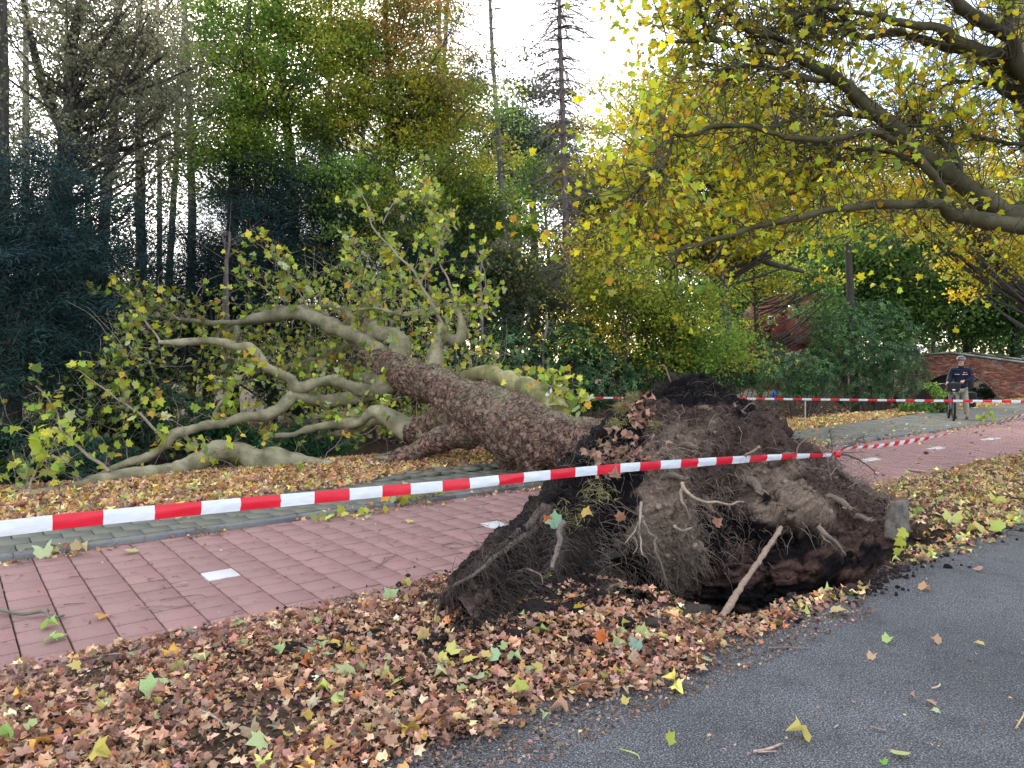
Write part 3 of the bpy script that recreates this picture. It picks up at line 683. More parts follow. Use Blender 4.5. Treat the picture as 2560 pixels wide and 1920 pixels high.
lobe = bumpat(1620, 1270, 70, 110, .36) + bumpat(1690, 1370, 50, 60, .22) + bumpat(1590, 1190, 90, 60, .2) + bumpat(1740, 1060, 70, 60, .12)
rl = bumpat(1990, 1280, 110, 55, .28) + bumpat(1940, 1310, 50, 50, .12) + bumpat(1720, 1000, 40, 40, .1) + bumpat(1640, 1040, 50, 50, .1)
A = A + lobe + rl - bumpat(1830, 1340, 90, 40, .1) + bumpat(2000, 1430, 180, 60, .16) - bumpat(1560, 1450, 60, 60, .25) - bumpat(1500, 1330, 50, 90, .15)
endfade = np.minimum(1, np.minimum(np.arange(NU), NU - 1 - np.arange(NU)) / 25.)[:, None]
G_ = G_ + Nn * (A * (.3 + .7 * endfade))[..., None]
# colour of the soils, with shade of the hollows painted in as black
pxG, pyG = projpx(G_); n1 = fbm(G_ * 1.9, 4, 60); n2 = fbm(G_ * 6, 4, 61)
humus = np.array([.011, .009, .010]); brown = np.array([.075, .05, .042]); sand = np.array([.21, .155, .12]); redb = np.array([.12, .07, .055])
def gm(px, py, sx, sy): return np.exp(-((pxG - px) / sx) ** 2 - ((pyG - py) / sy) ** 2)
f_humus_shade = gm(1430, 1330, 130, 190) * 1.8 + gm(1720, 980, 110, 45) * 1.4 + gm(1500, 1080, 110, 90) * .9 + gm(1560, 1480, 90, 80) * 1 + gm(1900, 1330, 140, 30) * .8 + gm(2000, 1490, 250, 25) * .9 + gm(1560, 1500, 110, 50) + gm(1350, 1400, 80, 90)  # black humus, plus painted shade under the lobe and along the pit foot
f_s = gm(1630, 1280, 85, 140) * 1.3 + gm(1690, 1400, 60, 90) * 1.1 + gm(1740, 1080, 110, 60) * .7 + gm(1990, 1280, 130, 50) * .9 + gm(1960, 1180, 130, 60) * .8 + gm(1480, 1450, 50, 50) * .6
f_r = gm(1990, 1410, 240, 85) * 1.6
wh = smooth((f_humus_shade - f_s * .8 + 1.1 * n1 + .8 * n2 - .02) / .25)[..., None]; ws = smooth((f_s * 1.1 + .55 * n1 + .4 * n2 - .35) / .5)[..., None]; wr = np.clip(f_r, 0, 1)[..., None] * .8
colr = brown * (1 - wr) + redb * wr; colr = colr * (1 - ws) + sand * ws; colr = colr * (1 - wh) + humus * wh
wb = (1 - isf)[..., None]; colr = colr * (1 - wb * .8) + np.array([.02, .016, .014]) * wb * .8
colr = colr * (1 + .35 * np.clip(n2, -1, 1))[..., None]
nv = G_.shape[1]; i, j = np.meshgrid(np.arange(NU - 1), np.arange(nv - 1), indexing='ij')
F = np.stack([i * nv + j, i * nv + j + 1, (i + 1) * nv + j + 1, (i + 1) * nv + j], -1).reshape(-1, 4)
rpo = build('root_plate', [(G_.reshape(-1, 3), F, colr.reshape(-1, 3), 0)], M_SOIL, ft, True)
rpo['label'] = 'torn up mass of dark humus and sandy soil bound by roots'
FACE = G_; FN = Nn

# clods stuck to the plate: small crumbs of soil
def ico_lump():
    import bmesh
    bm = bmesh.new(); bmesh.ops.create_icosphere(bm, subdivisions=1, radius=1); V = np.array([v.co[:] for v in bm.verts]); F = np.array([[v.index for v in f.verts] for f in bm.faces]); bm.free()
    V *= (1 + .35 * vnoise(V * 1.7 + 3))[:, None]; return V, F
LUMP = ico_lump()
nC = 5500; ii = rng.integers(5, NU - 5, nC); jj = rng.integers(NB - 30, nv - 40, nC); P_ = FACE[ii, jj] + FN[ii, jj] * .005
V, F, CC = scatter(LUMP, P_, rots(nC, 1.), rng.gamma(1.3, .009, nC) + .004, colr[ii, jj] * rng.uniform(.6, 1.5, (nC, 1)))
bb = Buf(); bb.add(V, F, CC); o = bb.obj('soil_crumbs', M_SOIL, ft); o['kind'] = 'stuff'

# fine roots hanging from the face
def hang(n, i0, i1, j0, j1, ln, r, col, droop=.5, seg=7, outw=.5, clump=0, sidew=.35):
    if clump:
        ci = rng.uniform(i0, i1, clump); cj = rng.uniform(j0, j1, clump); k = rng.integers(0, clump, n)
        ii = np.clip(ci[k] + rng.normal(size=n) * 9, 1, NU - 2).astype(int); jj = np.clip(cj[k] + rng.normal(size=n) * 9, 1, nv - 2).astype(int)
    else: ii = rng.integers(i0, i1, n); jj = rng.integers(j0, j1, n)
    P0 = FACE[ii, jj]; d = FN[ii, jj] * outw + rng.normal(size=(n, 3)) * sidew; d /= np.linalg.norm(d, axis=1, keepdims=True)
    l = rng.uniform(*ln, n)[:, None] / seg; out = np.empty((n, seg, 3)); p = P0 - FN[ii, jj] * .01
    for s in range(seg):
        out[:, s] = p; d = d + rng.normal(size=d.shape) * .28; d[:, 2] -= droop * .5; d /= np.linalg.norm(d, axis=1, keepdims=True); p = p + d * l
    R_ = r * rng.uniform(.6, 1.5, (n, 1)) * np.linspace(1, .4, seg)
    V, F = strands(out, R_, 3); cc = np.array(col) * rng.uniform(.5, 1.3, (n, 1)); return V, F, np.repeat(cc, seg * 3, 0)
bb = Buf(); fcol = (.19, .145, .115); dcol = (.04, .03, .026); lcol = (.27, .21, .165)
for a in [(2200, 20, NU - 20, NB, nv - 90, (.06, .32), .0024, fcol, .45, 5, .5, 90), (1000, 10, NU - 10, NB - 10, nv - 60, (.04, .2), .0016, dcol, .4, 4, .6, 0),
          (1700, 104, 207, NB + 35, NB + 165, (.12, .42), .0028, lcol, .6, 5, .4, 30), (1800, 5, 100, NB - 10, NB + 145, (.15, .5), .0032, dcol, .8, 6, .5, 26),
          (2200, 250, NU - 5, NB - 5, NB + 130, (.12, .42), .0028, fcol, .75, 6, .5, 36), (500, 60, NU - 10, NB - 12, NB + 5, (.05, .22), .0017, (.12, .09, .06), -.1, 6, .7, 0)]:
    bb.add(*hang(a[0], *a[1:]))
# thicker rootlets (bunches) and curtain on the long left root
o = bb.obj('fine_roots', M_TWIG, ft); o['kind'] = 'stuff'
# single roots
def root_px(pts, v_or, r0, r1, col=(.2, .15, .11), n=26, name='root', kinks=.03):
    P_ = []
    for q_ in pts: P_.append(onv(q_[0], q_[1], q_[2] if len(q_) > 2 else v_or))
    P_ = np.column_stack([np.array(P_), np.linspace(r0, r1, len(P_))]); Cr = catmull(P_, n); Cr[:, :3] += kinks * np.stack([fbm(Cr[:, :3] * 6 + 9 * k, 3, 23 + k) for k in range(3)], -1)
    bb = Buf(); bb.tube(Cr[:, :3], Cr[:, 3], 7, col); bb.obj(name, M_TWIG, ft, True); return Cr
def z3(pts): return [(1100 + a * .5425, 900 + b_ * .5425) + ((v,) if v else ()) for a, b_, v in pts]
RT = []
RT.append(root_px(z3([(560, 590, 4.95), (470, 690, 4.6), (400, 760, 4.3), (300, 850, 4.05), (200, 950, 3.9), (100, 1030, 3.85), (20, 1100, 3.8)]), 0, .04, .012, (.1, .075, .06)))
RT.append(root_px(z3([(520, 660, 4.7), (430, 780, 4.3), (330, 850, 4.0), (240, 930, 3.85), (120, 1010, 3.8), (0, 1085, 3.8)]), 0, .03, .008, (.12, .09, .07)))
RT.append(root_px(z3([(570, 750, 3.95), (545, 830, 3.75), (530, 900, 3.6), (520, 960, 3.5)]), 0, .022, .014, (.15, .12, .1)))
RT.append(root_px(z3([(1120, 560, 3.85), (1150, 620, 3.75), (1210, 655, 3.7), (1290, 660, 3.7), (1340, 665, 3.65), (1410, 660, 3.6)]), 0, .016, .006, (.34, .26, .18)))
RT.append(root_px(z3([(1120, 570, 3.9), (1115, 650, 3.8), (1150, 725, 3.8)]), 0, .014, .01, (.3, .23, .17)))
RT.append(root_px(z3([(1080, 760, 3.7), (1120, 780, 3.6), (1165, 770, 3.55)]), 0, .012, .007, (.32, .26, .2)))
RT.append(root_px(z3([(925, 650, 3.75), (920, 720, 3.65), (925, 790, 3.6), (935, 900, 3.5)]), 0, .012, .005, (.3, .24, .19)))
RT.append(root_px(z3([(935, 720, 3.7), (900, 790, 3.6), (860, 850, 3.55)]), 0, .007, .003, (.3, .24, .19)))
RT.append(root_px(z3([(940, 740, 3.7), (970, 800, 3.6), (1000, 830, 3.55)]), 0, .007, .003, (.3, .24, .19)))
RT.append(root_px(z3([(1410, 440, 4.1), (1440, 425, 3.95), (1465, 400, 3.85)]), 0, .014, .012, (.36, .28, .2)))
RT.append(root_px(z3([(1330, 200, 5.0), (1400, 260, 4.8), (1460, 320, 4.7), (1540, 390, 4.6), (1570, 440, 4.5)]), 0, .05, .02, (.2, .15, .12)))
RT.append(root_px(z3([(1740, 770, 3.6), (1780, 810, 3.5), (1830, 850, 3.45), (1870, 900, 3.4)]), 0, .03, .012, (.2, .15, .12)))
RT.append(root_px(z3([(1745, 790, 3.6), (1770, 830, 3.5), (1800, 850, 3.45)]), 0, .015, .006, (.2, .15, .12)))
RT.append(root_px(z3([(1570, 520, 4.4), (1620, 600, 4.1), (1660, 640, 4.0), (1700, 660, 3.9)]), 0, .016, .006, (.24, .18, .14)))
RT.append(root_px(z3([(1640, 500, 4.4), (1700, 560, 4.2), (1760, 620, 4.0), (1780, 700, 3.9), (1740, 770, 3.7)]), 0, .022, .014, (.19, .14, .11)))
RT.append(root_px(z3([(1000, 820, 3.6), (1000, 870, 3.5), (1030, 1000, 3.5), (1050, 1060, 3.5)]), 0, .01, .004, (.2, .16, .12)))
RT.append(root_px(z3([(750, 1080, 3.6), (780, 1050, 3.55), (820, 1030, 3.5)]), 0, .012, .006, (.28, .2, .15)))
# right side: the branching root the tape is tied to
def z33(pts): return [(1900 + a * .2984, 1000 + b_ * .2984, v) for a, b_, v in pts]
KV = 4.55
RT.append(root_px(z33([(270, 640, 4.6), (310, 580, 4.6), (360, 520, 4.58), (450, 480, KV), (560, 452, KV), (640, 450, KV)]), 0, .035, .02, (.16, .12, .095)))
RT.append(root_px(z33([(640, 450, KV), (700, 400, 4.6), (790, 370, 4.6), (820, 330, 4.65), (870, 295, 4.7)]), 0, .013, .004, (.1, .08, .065)))
RT.append(root_px(z33([(640, 455, KV), (720, 465, 4.5), (820, 490, 4.45), (890, 540, 4.4), (950, 590, 4.35), (990, 650, 4.3)]), 0, .013, .004, (.1, .08, .065)))
RT.append(root_px(z33([(590, 640, 4.5), (580, 560, 4.52), (595, 500, 4.54), (600, 460, KV)]), 0, .02, .014, (.11, .085, .07)))
RT.append(root_px(z33([(610, 660, 4.45), (630, 580, 4.5), (640, 520, 4.52), (645, 470, KV)]), 0, .018, .012, (.11, .085, .07)))
RT.append(root_px(z33([(600, 440, KV), (600, 380, 4.55), (590, 310, 4.6), (580, 250, 4.6)]), 0, .006, .002, (.1, .08, .065)))
RT.append(root_px(z33([(650, 455, KV), (760, 440, 4.5), (870, 432, 4.45)]), 0, .008, .003, (.1, .08, .065)))
RT.append(root_px(z33([(640, 470, KV), (680, 560, 4.5), (650, 620, 4.5)]), 0, .007, .003, (.1, .08, .065)))
RT.append(root_px(z33([(740, 690, 4.4), (770, 670, 4.35), (810, 640, 4.3)]), 0, .01, .005, (.1, .08, .065)))
RT.append(root_px(z33([(780, 700, 4.4), (850, 715, 4.3), (900, 730, 4.3), (915, 780, 4.25)]), 0, .02, .008, (.1, .08, .065)))
RT.append(root_px(z33([(1050, 920, 4.0), (1140, 950, 3.9), (1240, 975, 3.85), (1330, 985, 3.8)]), 0, .014, .008, (.24, .18, .14)))
RT.append(root_px(z33([(1300, 990, 3.8), (1320, 1090, 3.6), (1370, 1200, 3.4), (1480, 1330, 3.3)]), 0, .01, .003, (.24, .18, .14)))
RT.append(root_px(z33([(150, 500, 4.5), (190, 600, 4.3), (215, 660, 4.25)]), 0, .016, .007, (.2, .15, .12)))
for _ in range(34):
    ii = int(rng.integers(10, NU - 10)); jj = int(rng.integers(NB, nv - 110)); p = FACE[ii, jj].copy(); d = FN[ii, jj] * .7 + rng.normal(size=3) * .5; l = rng.uniform(.04, .1); pts = []
    for s in range(6): pts.append(list(p) + [.009 * (1 - s / 7)]); d = d / np.linalg.norm(d); p = p + d * l; d = d + rng.normal(size=3) * .35 + np.array([0, 0, -.25])
    Cr = catmull(pts, 16); bb = Buf(); bb.tube(Cr[:, :3], Cr[:, 3] * rng.uniform(.6, 1.5), 6, tuple(np.array([.2, .155, .12]) * rng.uniform(.5, 1.3))); bb.obj('root', M_TWIG, ft, True)
# thick roots snapped off short, pale torn wood at their ends
for px, py, v_, r, l, dx in [(1475, 1120, 4.7, .045, .25, -.3), (1690, 1105, 4.6, .04, .3, .2), (1845, 1190, 4.35, .05, .32, .5), (1770, 1240, 4.1, .035, .28, -.2), (1560, 1150, 4.5, .035, .22, -.4), (1930, 1150, 4.4, .045, .3, .6), (2060, 1230, 4.1, .035, .3, .7), (1660, 1190, 4.2, .03, .3, 0), (1430, 1230, 4.4, .03, .25, -.6), (1880, 1290, 4.0, .03, .25, .3), (2110, 1290, 3.9, .03, .3, .8), (1740, 1010, 4.9, .03, .22, .2)]:
    k_ = int(np.argmin((pxG[:, NB + 5:] - px) ** 2 + (pyG[:, NB + 5:] - py) ** 2)); i_, j_ = divmod(k_, nv - NB - 5); p = FACE[i_, j_ + NB + 5] - FN[i_, j_ + NB + 5] * .08; d = FN[i_, j_ + NB + 5] * .8 + np.array([dx, -.2, -.25]) + rng.normal(size=3) * .15; d /= np.linalg.norm(d); q1 = p + d * l * .6 + rng.normal(size=3) * .02; q2 = p + d * l + [0, 0, -.06]
    Cr = catmull([list(p) + [r * 1.3], list(q1) + [r], list(q2) + [r * .75], list(q2 + d * .02) + [r * .5]], 16); bb = Buf(); bb.tube(Cr[:, :3], Cr[:, 3], 10, (.16, .12, .095), disp=lambda V, N: .012 * fbm(V * 16, 3, 5)); 
    n_ = 9; a_ = rng.normal(size=(n_, 3)) * r * .4; S0 = q2 + a_ - d * .02; sp_ = np.stack([S0, S0 + d * .03, S0 + (d + rng.normal(size=(n_, 3)) * .2) * .07], 1); V, F = strands(sp_, np.repeat(np.array([[.007, .005, .001]]), n_, 0), 3); bb.add(V, F, np.tile((.4, .3, .2), (len(V), 1))); RT.append(Cr); bb.obj('root', M_TWIG, ft, True)
# twiglets and hair on those roots
def hair(curves, n, ln, r, col, droop, seg=6):
    P0 = np.array([c[int(rng.integers(2, len(c))), :3] for c in [curves[int(rng.integers(len(curves)))] for _ in range(n)]])
    d = rng.normal(size=(n, 3)); out = np.empty((n, seg, 3)); l = rng.uniform(*ln, n)[:, None] / seg
    for s in range(seg): d /= np.linalg.norm(d, axis=1, keepdims=True); out[:, s] = P0; P0 = P0 + d * l; d = d + rng.normal(size=d.shape) * .3; d[:, 2] -= droop
    V, F = strands(out, r * rng.uniform(.6, 1.4, (n, 1)) * np.linspace(1, .4, seg), 3); return V, F, np.repeat(np.array(col) * rng.uniform(.5, 1.3, (n, 1)), seg * 3, 0)
bb = Buf(); bb.add(*hair(RT[0:2], 1300, (.08, .4), .0022, (.07, .052, .045), .7)); bb.add(*hair(RT[3:17], 900, (.04, .18), .0015, (.2, .155, .12), .4))
bb.add(*hair(RT[17:23], 260, (.08, .35), .002, (.1, .08, .065), .15)); bb.add(*hair(RT[26:29], 700, (.06, .35), .0018, (.13, .1, .08), .6)); bb.add(*hair(RT[2:3], 200, (.05, .2), .0018, (.1, .08, .07), .5))
o = bb.obj('root_hairs', M_TWIG, ft); o['kind'] = 'stuff'
# grass tuft and dry leaves caught on top of the plate
j0 = NB - 8
def clump_grass(px, py, v, n, s):
    p = onv(px, py, v); P0 = p + rng.normal(size=(n, 3)) * [s, s, s * .6]; seg = 5; out = np.empty((n, seg, 3)); d = rng.normal(size=(n, 3)) * .6 + [-.4, -.3, .5]
    for k in range(seg): d /= np.linalg.norm(d, axis=1, keepdims=True); out[:, k] = P0; P0 = P0 + d * .022; d = d + rng.normal(size=d.shape) * .15; d[:, 2] -= .3
    return strands(out, np.repeat(np.linspace(.003, .0008, seg)[None], n, 0), 3)
bb = Buf()
for a in [(1560, 1020, 5.25, 260, .04), (1585, 995, 5.25, 120, .03), (1640, 1062, 5.0, 60, .03), (1545, 1060, 5.1, 100, .04), (1430, 1290, 4.4, 60, .08), (1500, 1230, 4.3, 60, .08)]:
    V, F = clump_grass(*a); bb.add(V, F, pal(len(V), [(.28, .28, .1), (.2, .2, .07), (.3, .24, .12)], None, .2))
o = bb.obj('grass_tuft', M_TWIG, ft); o['kind'] = 'stuff'
# ------------------------------------------------------------ leaf litter
BR = [(.42, .22, .14), (.28, .14, .09), (.54, .32, .2), (.6, .4, .23), (.15, .08, .055), (.52, .24, .1), (.36, .23, .17)]
YE = [(.6, .48, .12), (.62, .5, .22), (.48, .5, .14), (.35, .42, .12), (.62, .34, .07), (.5, .56, .3)]
def litter(u, v, z, T, size, cols, tilt, wts=None):
    n = len(u); P_ = WA(u, v, z); return scatter(T, P_, rots(n, tilt), size, pal(n, cols, wts, .32))
def dens_near(u, v):
    n = fbm(np.stack([u * 1.2, v * 1.2, 0 * u], -1), 3, 70)
    d = smooth((v - 2.36 - .25 * n - .12) / .3) * (1 - smooth((v - 4.72 - .1 * n) / .12))
    d = d * (1 - .85 * np.exp(-((u - 3.1) / .75) ** 2 - ((v - 3.8) / .5) ** 2)) * (1 - .5 * np.exp(-((u - 2.2) / .3) ** 2 - ((v - 3.2) / .3) ** 2))
    d = d * np.where((v > pit_edge(u) - .03) & (u > U0) & (u < U1 + .1), 0, 1)
    d = d * (1 - .55 * np.exp(-((u - 1.2) / .4) ** 2 - ((v - 3.3) / .25) ** 2)); pn = fbm(np.stack([u * 3.1, v * 3.1, 0 * u], -1), 4, 140); d = d * np.clip(.8 + 1.5 * pn, .28, 1)
    return d
bb = Buf()
def fill(n, u0, u1, v0, v1, dens, zf=gz, zo=(.005, .03)):
    u = rng.uniform(u0, u1, n); v = rng.uniform(v0, v1, n); k = rng.random(n) < dens(u, v); u, v = u[k], v[k]; return u, v, zf(u, v) + rng.uniform(*zo, len(u))
def topz(u, v):                      # whatever lies on top there: slabs, road or soil
    z = gz(u, v); z = np.where(v < 2.72, 0., z); z = np.where((v > VR0) & (v < VR1), .002, z); z = np.where((v > VR1) & (v < vfoot(u)), .052, z); return z
u, v, z = fill(36000, -1.5, 4.5, 2.2, 4.95, dens_near, topz, (.0, .035)); bb.add(*litter(u, v, z, LEAF4 if 0 else LEAFF, rng.gamma(4, .006, len(u)) + .014, BR, .42, [4, 4, 4, 2, 3, 2, 3]))
u, v, z = fill(26000, -1.5, 5, 2.3, 4.85, lambda a, b_: np.where((b_ > pit_edge(a) - .03) & (a > U0) & (a < U1 + .1), 0, .9), topz, (.0, .012)); bb.add(*litter(u, v, z, LEAFQ, rng.uniform(.01, .028, len(u)), [(.2, .12, .085), (.3, .18, .12), (.12, .075, .055), (.4, .26, .18)], .5))
u, v, z = fill(9000, -1.5, 5, 2.2, 4.95, dens_near, topz, (.008, .03)); bb.add(*litter(u, v, z, LEAFM, rng.uniform(.03, .06, len(u)), BR, .5, [4, 3, 4, 3, 2, 3, 3]))
u, v, z = fill(42000, 4.5, 24, 2.2, 4.95, dens_near, topz, (.0, .03)); bb.add(*litter(u, v, z, LEAF4, rng.uniform(.03, .08, len(u)), BR + [(.45, .38, .12), (.32, .3, .1), (.5, .42, .16)], .6, [3, 2, 4, 4, 1, 2, 3, 5, 4, 5]))
u, v, z = fill(900, -1.5, 20, 2.3, 4.9, dens_near, topz, (.01, .035)); bb.add(*litter(u, v, z, LEAFC, rng.uniform(.05, .09, len(u)), YE + BR[:3], .5))
def dens_far(u, v):
    n = fbm(np.stack([u * 1.1, v * 1.1, 0 * u], -1), 3, 71); vf = vfoot(u)
    left = np.where(u < 5.8, 1.0, 0.)
    e0 = vf - .1 - .6 * left * smooth((5.5 - u) / 2)
    return smooth((v - e0 - .25 * n) / .25) * (1 - smooth((v - 11.6 - .4 * n - .6 * smooth((6 - u) / 4)) / .5))
u, v, z = fill(34000, -3, 9, 8.6, 12.5, dens_far, lambda a, b_: np.where(b_ < vfoot(a), .055, gz(a, b_)), (.0, .05)); bb.add(*litter(u, v, z, LEAF4, rng.uniform(.05, .11, len(u)), BR + YE, .6, [4, 2, 5, 4, 1, 5, 3, 3, 2, 1, .5, 3, .6]))
u, v, z = fill(40000, 9, 45, 8.9, 12.3, dens_far, lambda a, b_: np.where(b_ < vfoot(a), .055, gz(a, b_)), (.0, .05)); bb.add(*litter(u, v, z, LEAF4, rng.uniform(.06, .13, len(u)), BR + YE, .6, [1, 1, 4, 5, .5, 4, 2, 6, 4, 1, .5, 5, 1]))
# drift along the kerb and scattered bits on the paving and the road
def dens_kerb(u, v): n = fbm(np.stack([u * 2.2, 0 * u, 0 * u], -1), 3, 75); return np.exp(-((v - 7.42) / (.1 + .1 * np.clip(n, 0, 1))) ** 2) * np.clip(.5 + 1.4 * n, .1, 1)
u, v, z = fill(7000, -1, 30, 7.0, 7.56, dens_kerb, topz, (0, .02)); bb.add(*litter(u, v, z, LEAFF, rng.uniform(.02, .07, len(u)), BR + YE[:1], .6))
u, v, z = fill(1500, 10, 16, 7.0, 8.6, lambda a, b_: np.exp(-((a - 12.6) / 1.6) ** 2 - ((b_ - 7.8) / .3) ** 2), topz, (0, .02)); bb.add(*litter(u, v, z, LEAFM, rng.uniform(.06, .12, len(u)), YE + BR, .5))
u, v, z = fill(500, -1, 30, 4.7, 9.3, lambda a, b_: np.full(a.shape, .8), topz, (0, .01)); bb.add(*litter(u, v, z, LEAFF, rng.uniform(.012, .04, len(u)), BR, .4))
u, v, z = fill(420, 8, 40, 4.7, 9.3, lambda a, b_: np.full(a.shape, .9), topz, (0, .01)); bb.add(*litter(u, v, z, LEAFM, rng.uniform(.05, .12, len(u)), BR + YE, .4))
u, v, z = fill(800, -.5, 12, -1.5, 2.6, lambda a, b_: np.full(a.shape, .8), topz, (0, .004)); bb.add(*litter(u, v, z, LEAFF, rng.uniform(.006, .026, len(u)), BR + YE[:2], .35))
o = bb.obj('leaf_litter', M_DRY); tag(o, 'carpet of brown and yellow fallen plane leaves on both verges', 'leaf litter', kind='stuff')
# small sticks scattered everywhere
bb = Buf()
def sticks(n, u0, u1, v0, v1, ln, r, dens=None):
    u = rng.uniform(u0, u1, n); v = rng.uniform(v0, v1, n)
    if dens is not None: k = rng.random(n) < dens(u, v); u, v = u[k], v[k]; n = len(u)
    a = rng.uniform(0, 2 * PI, n); seg = 5; out = np.empty((n, seg, 3)); l = rng.uniform(*ln, n) / seg
    for s in range(seg):
        ok = topz(u, v) + .006 + rng.uniform(0, .006, n); out[:, s] = WA(u, v, ok); a = a + rng.normal(size=n) * .3; u = u + np.cos(a) * l; v = v + np.sin(a) * l
    V, F = strands(out, rng.uniform(.5, 1.4, (n, 1)) * r * np.linspace(1, .5, seg), 4); bb.add(V, F, np.repeat(np.array([.2, .14, .1]) * rng.uniform(.4, 1.6, (n, 1)), seg * 4, 0))
sticks(420, 0, 6, 4.75, 7.5, (.02, .1), .0022); sticks(200, 6, 25, 4.75, 9, (.05, .2), .004); sticks(500, -.5, 8, -.5, 2.65, (.015, .06), .002)
sticks(1100, -1, 6, 2.6, 4.8, (.05, .22), .0028, dens_near); sticks(400, 0, 14, 7.3, 7.6, (.05, .2), .003); sticks(600, 0, 8, 9.2, 11.5, (.1, .3), .004)
o = bb.obj('twig_litter', M_TWIG); tag(o, 'broken bits of twig strewn over path, verge and road', 'twigs', kind='stuff')
# black crumbs of soil around the hole
n = 6500; u = rng.normal(3.1, .8, n); v = rng.normal(3.75, .42, n); k = (v > 2.7) & (v < 5.2) & ~((v > pit_edge(u)) & (u > U0) & (u < U1)); u, v = u[k], v[k]
n2_ = 1100; u = np.concatenate([u, rng.uniform(4, 8.6, n2_)]); v = np.concatenate([v, np.interp(u[-n2_:], PITU, PITV) - rng.gamma(1.4, .07, n2_)]); n = len(u)
cl = fbm(np.stack([u * 4, v * 4, 0 * u], -1), 3, 80) > -.1; u, v = u[cl], v[cl]; n = len(u)
V, F, CC = scatter(LUMP, WA(u, v, topz(u, v) + .004), rots(n, 1.), rng.gamma(2, .0055, n) + .003, np.array([.02, .015, .015]) * rng.uniform(.6, 2.6, (n, 1)))
o = build('soil_crumbs', [(V, F, CC, 0)], M_SOIL); tag(o, 'black crumbs of torn soil around the hole', 'soil', kind='stuff')
# clods
for k, (px, py, s) in enumerate([(730, 1625, .07), (1085, 1500, .07), (1120, 1640, .055), (1010, 1520, .06), (1230, 1560, .09), (1340, 1560, .1), (1290, 1610, .06), (1180, 1590, .05), (1390, 1480, .1), (1420, 1545, .08), (1640, 1565, .07), (1740, 1530, .09), (1560, 1570, .06)]):
    p = onz(px, py, .03); m_ = np.array([list(x) for x in _ros(3)[0]]) if False else None
    V = LUMP[0].copy(); 
    from mathutils import noise as _n
    import bmesh as _b
    bm = _b.new(); _b.ops.create_icosphere(bm, subdivisions=4, radius=1); V = np.array([x.co[:] for x in bm.verts]); F = np.array([[q_.index for q_ in f.verts] for f in bm.faces]); bm.free()
    V = V * (1 + .3 * fbm(V * 1.5 + k, 4, k) + .3 * fbm(V * 4 + k, 4, k + 1))[:, None] * [1.3, 1, .5] * s
    c = (.02, .016, .016) if k not in (10, 11) else (.05, .04, .033)
    o = build('soil_clod', [(V + [p[0], p[1], gz(*UV(p)) + s * .2], F, np.tile(c, (len(V), 1)), 0)], M_SOIL, sm=True)
    u0_, v0_ = UV(p); tag(o, ['clod of black soil among leaves left of the path edge', 'clod of black soil under the long left root', 'small black clod amid green and yellow leaves', 'black clod at the tip of the hanging roots', 'wide black clod left of the hole', 'large black clod beside the hole rim', 'small black clod below the wide one', 'small round black clod among orange leaves', 'tall black lump at foot of left root fan', 'black lump at left corner of the hole', 'grey sandy lump on the hole rim', 'grey sandy lump near foot of leaning stick', 'low dark clod on the sandy hole rim'][k], 'soil clod', 'soil clods around the hole')
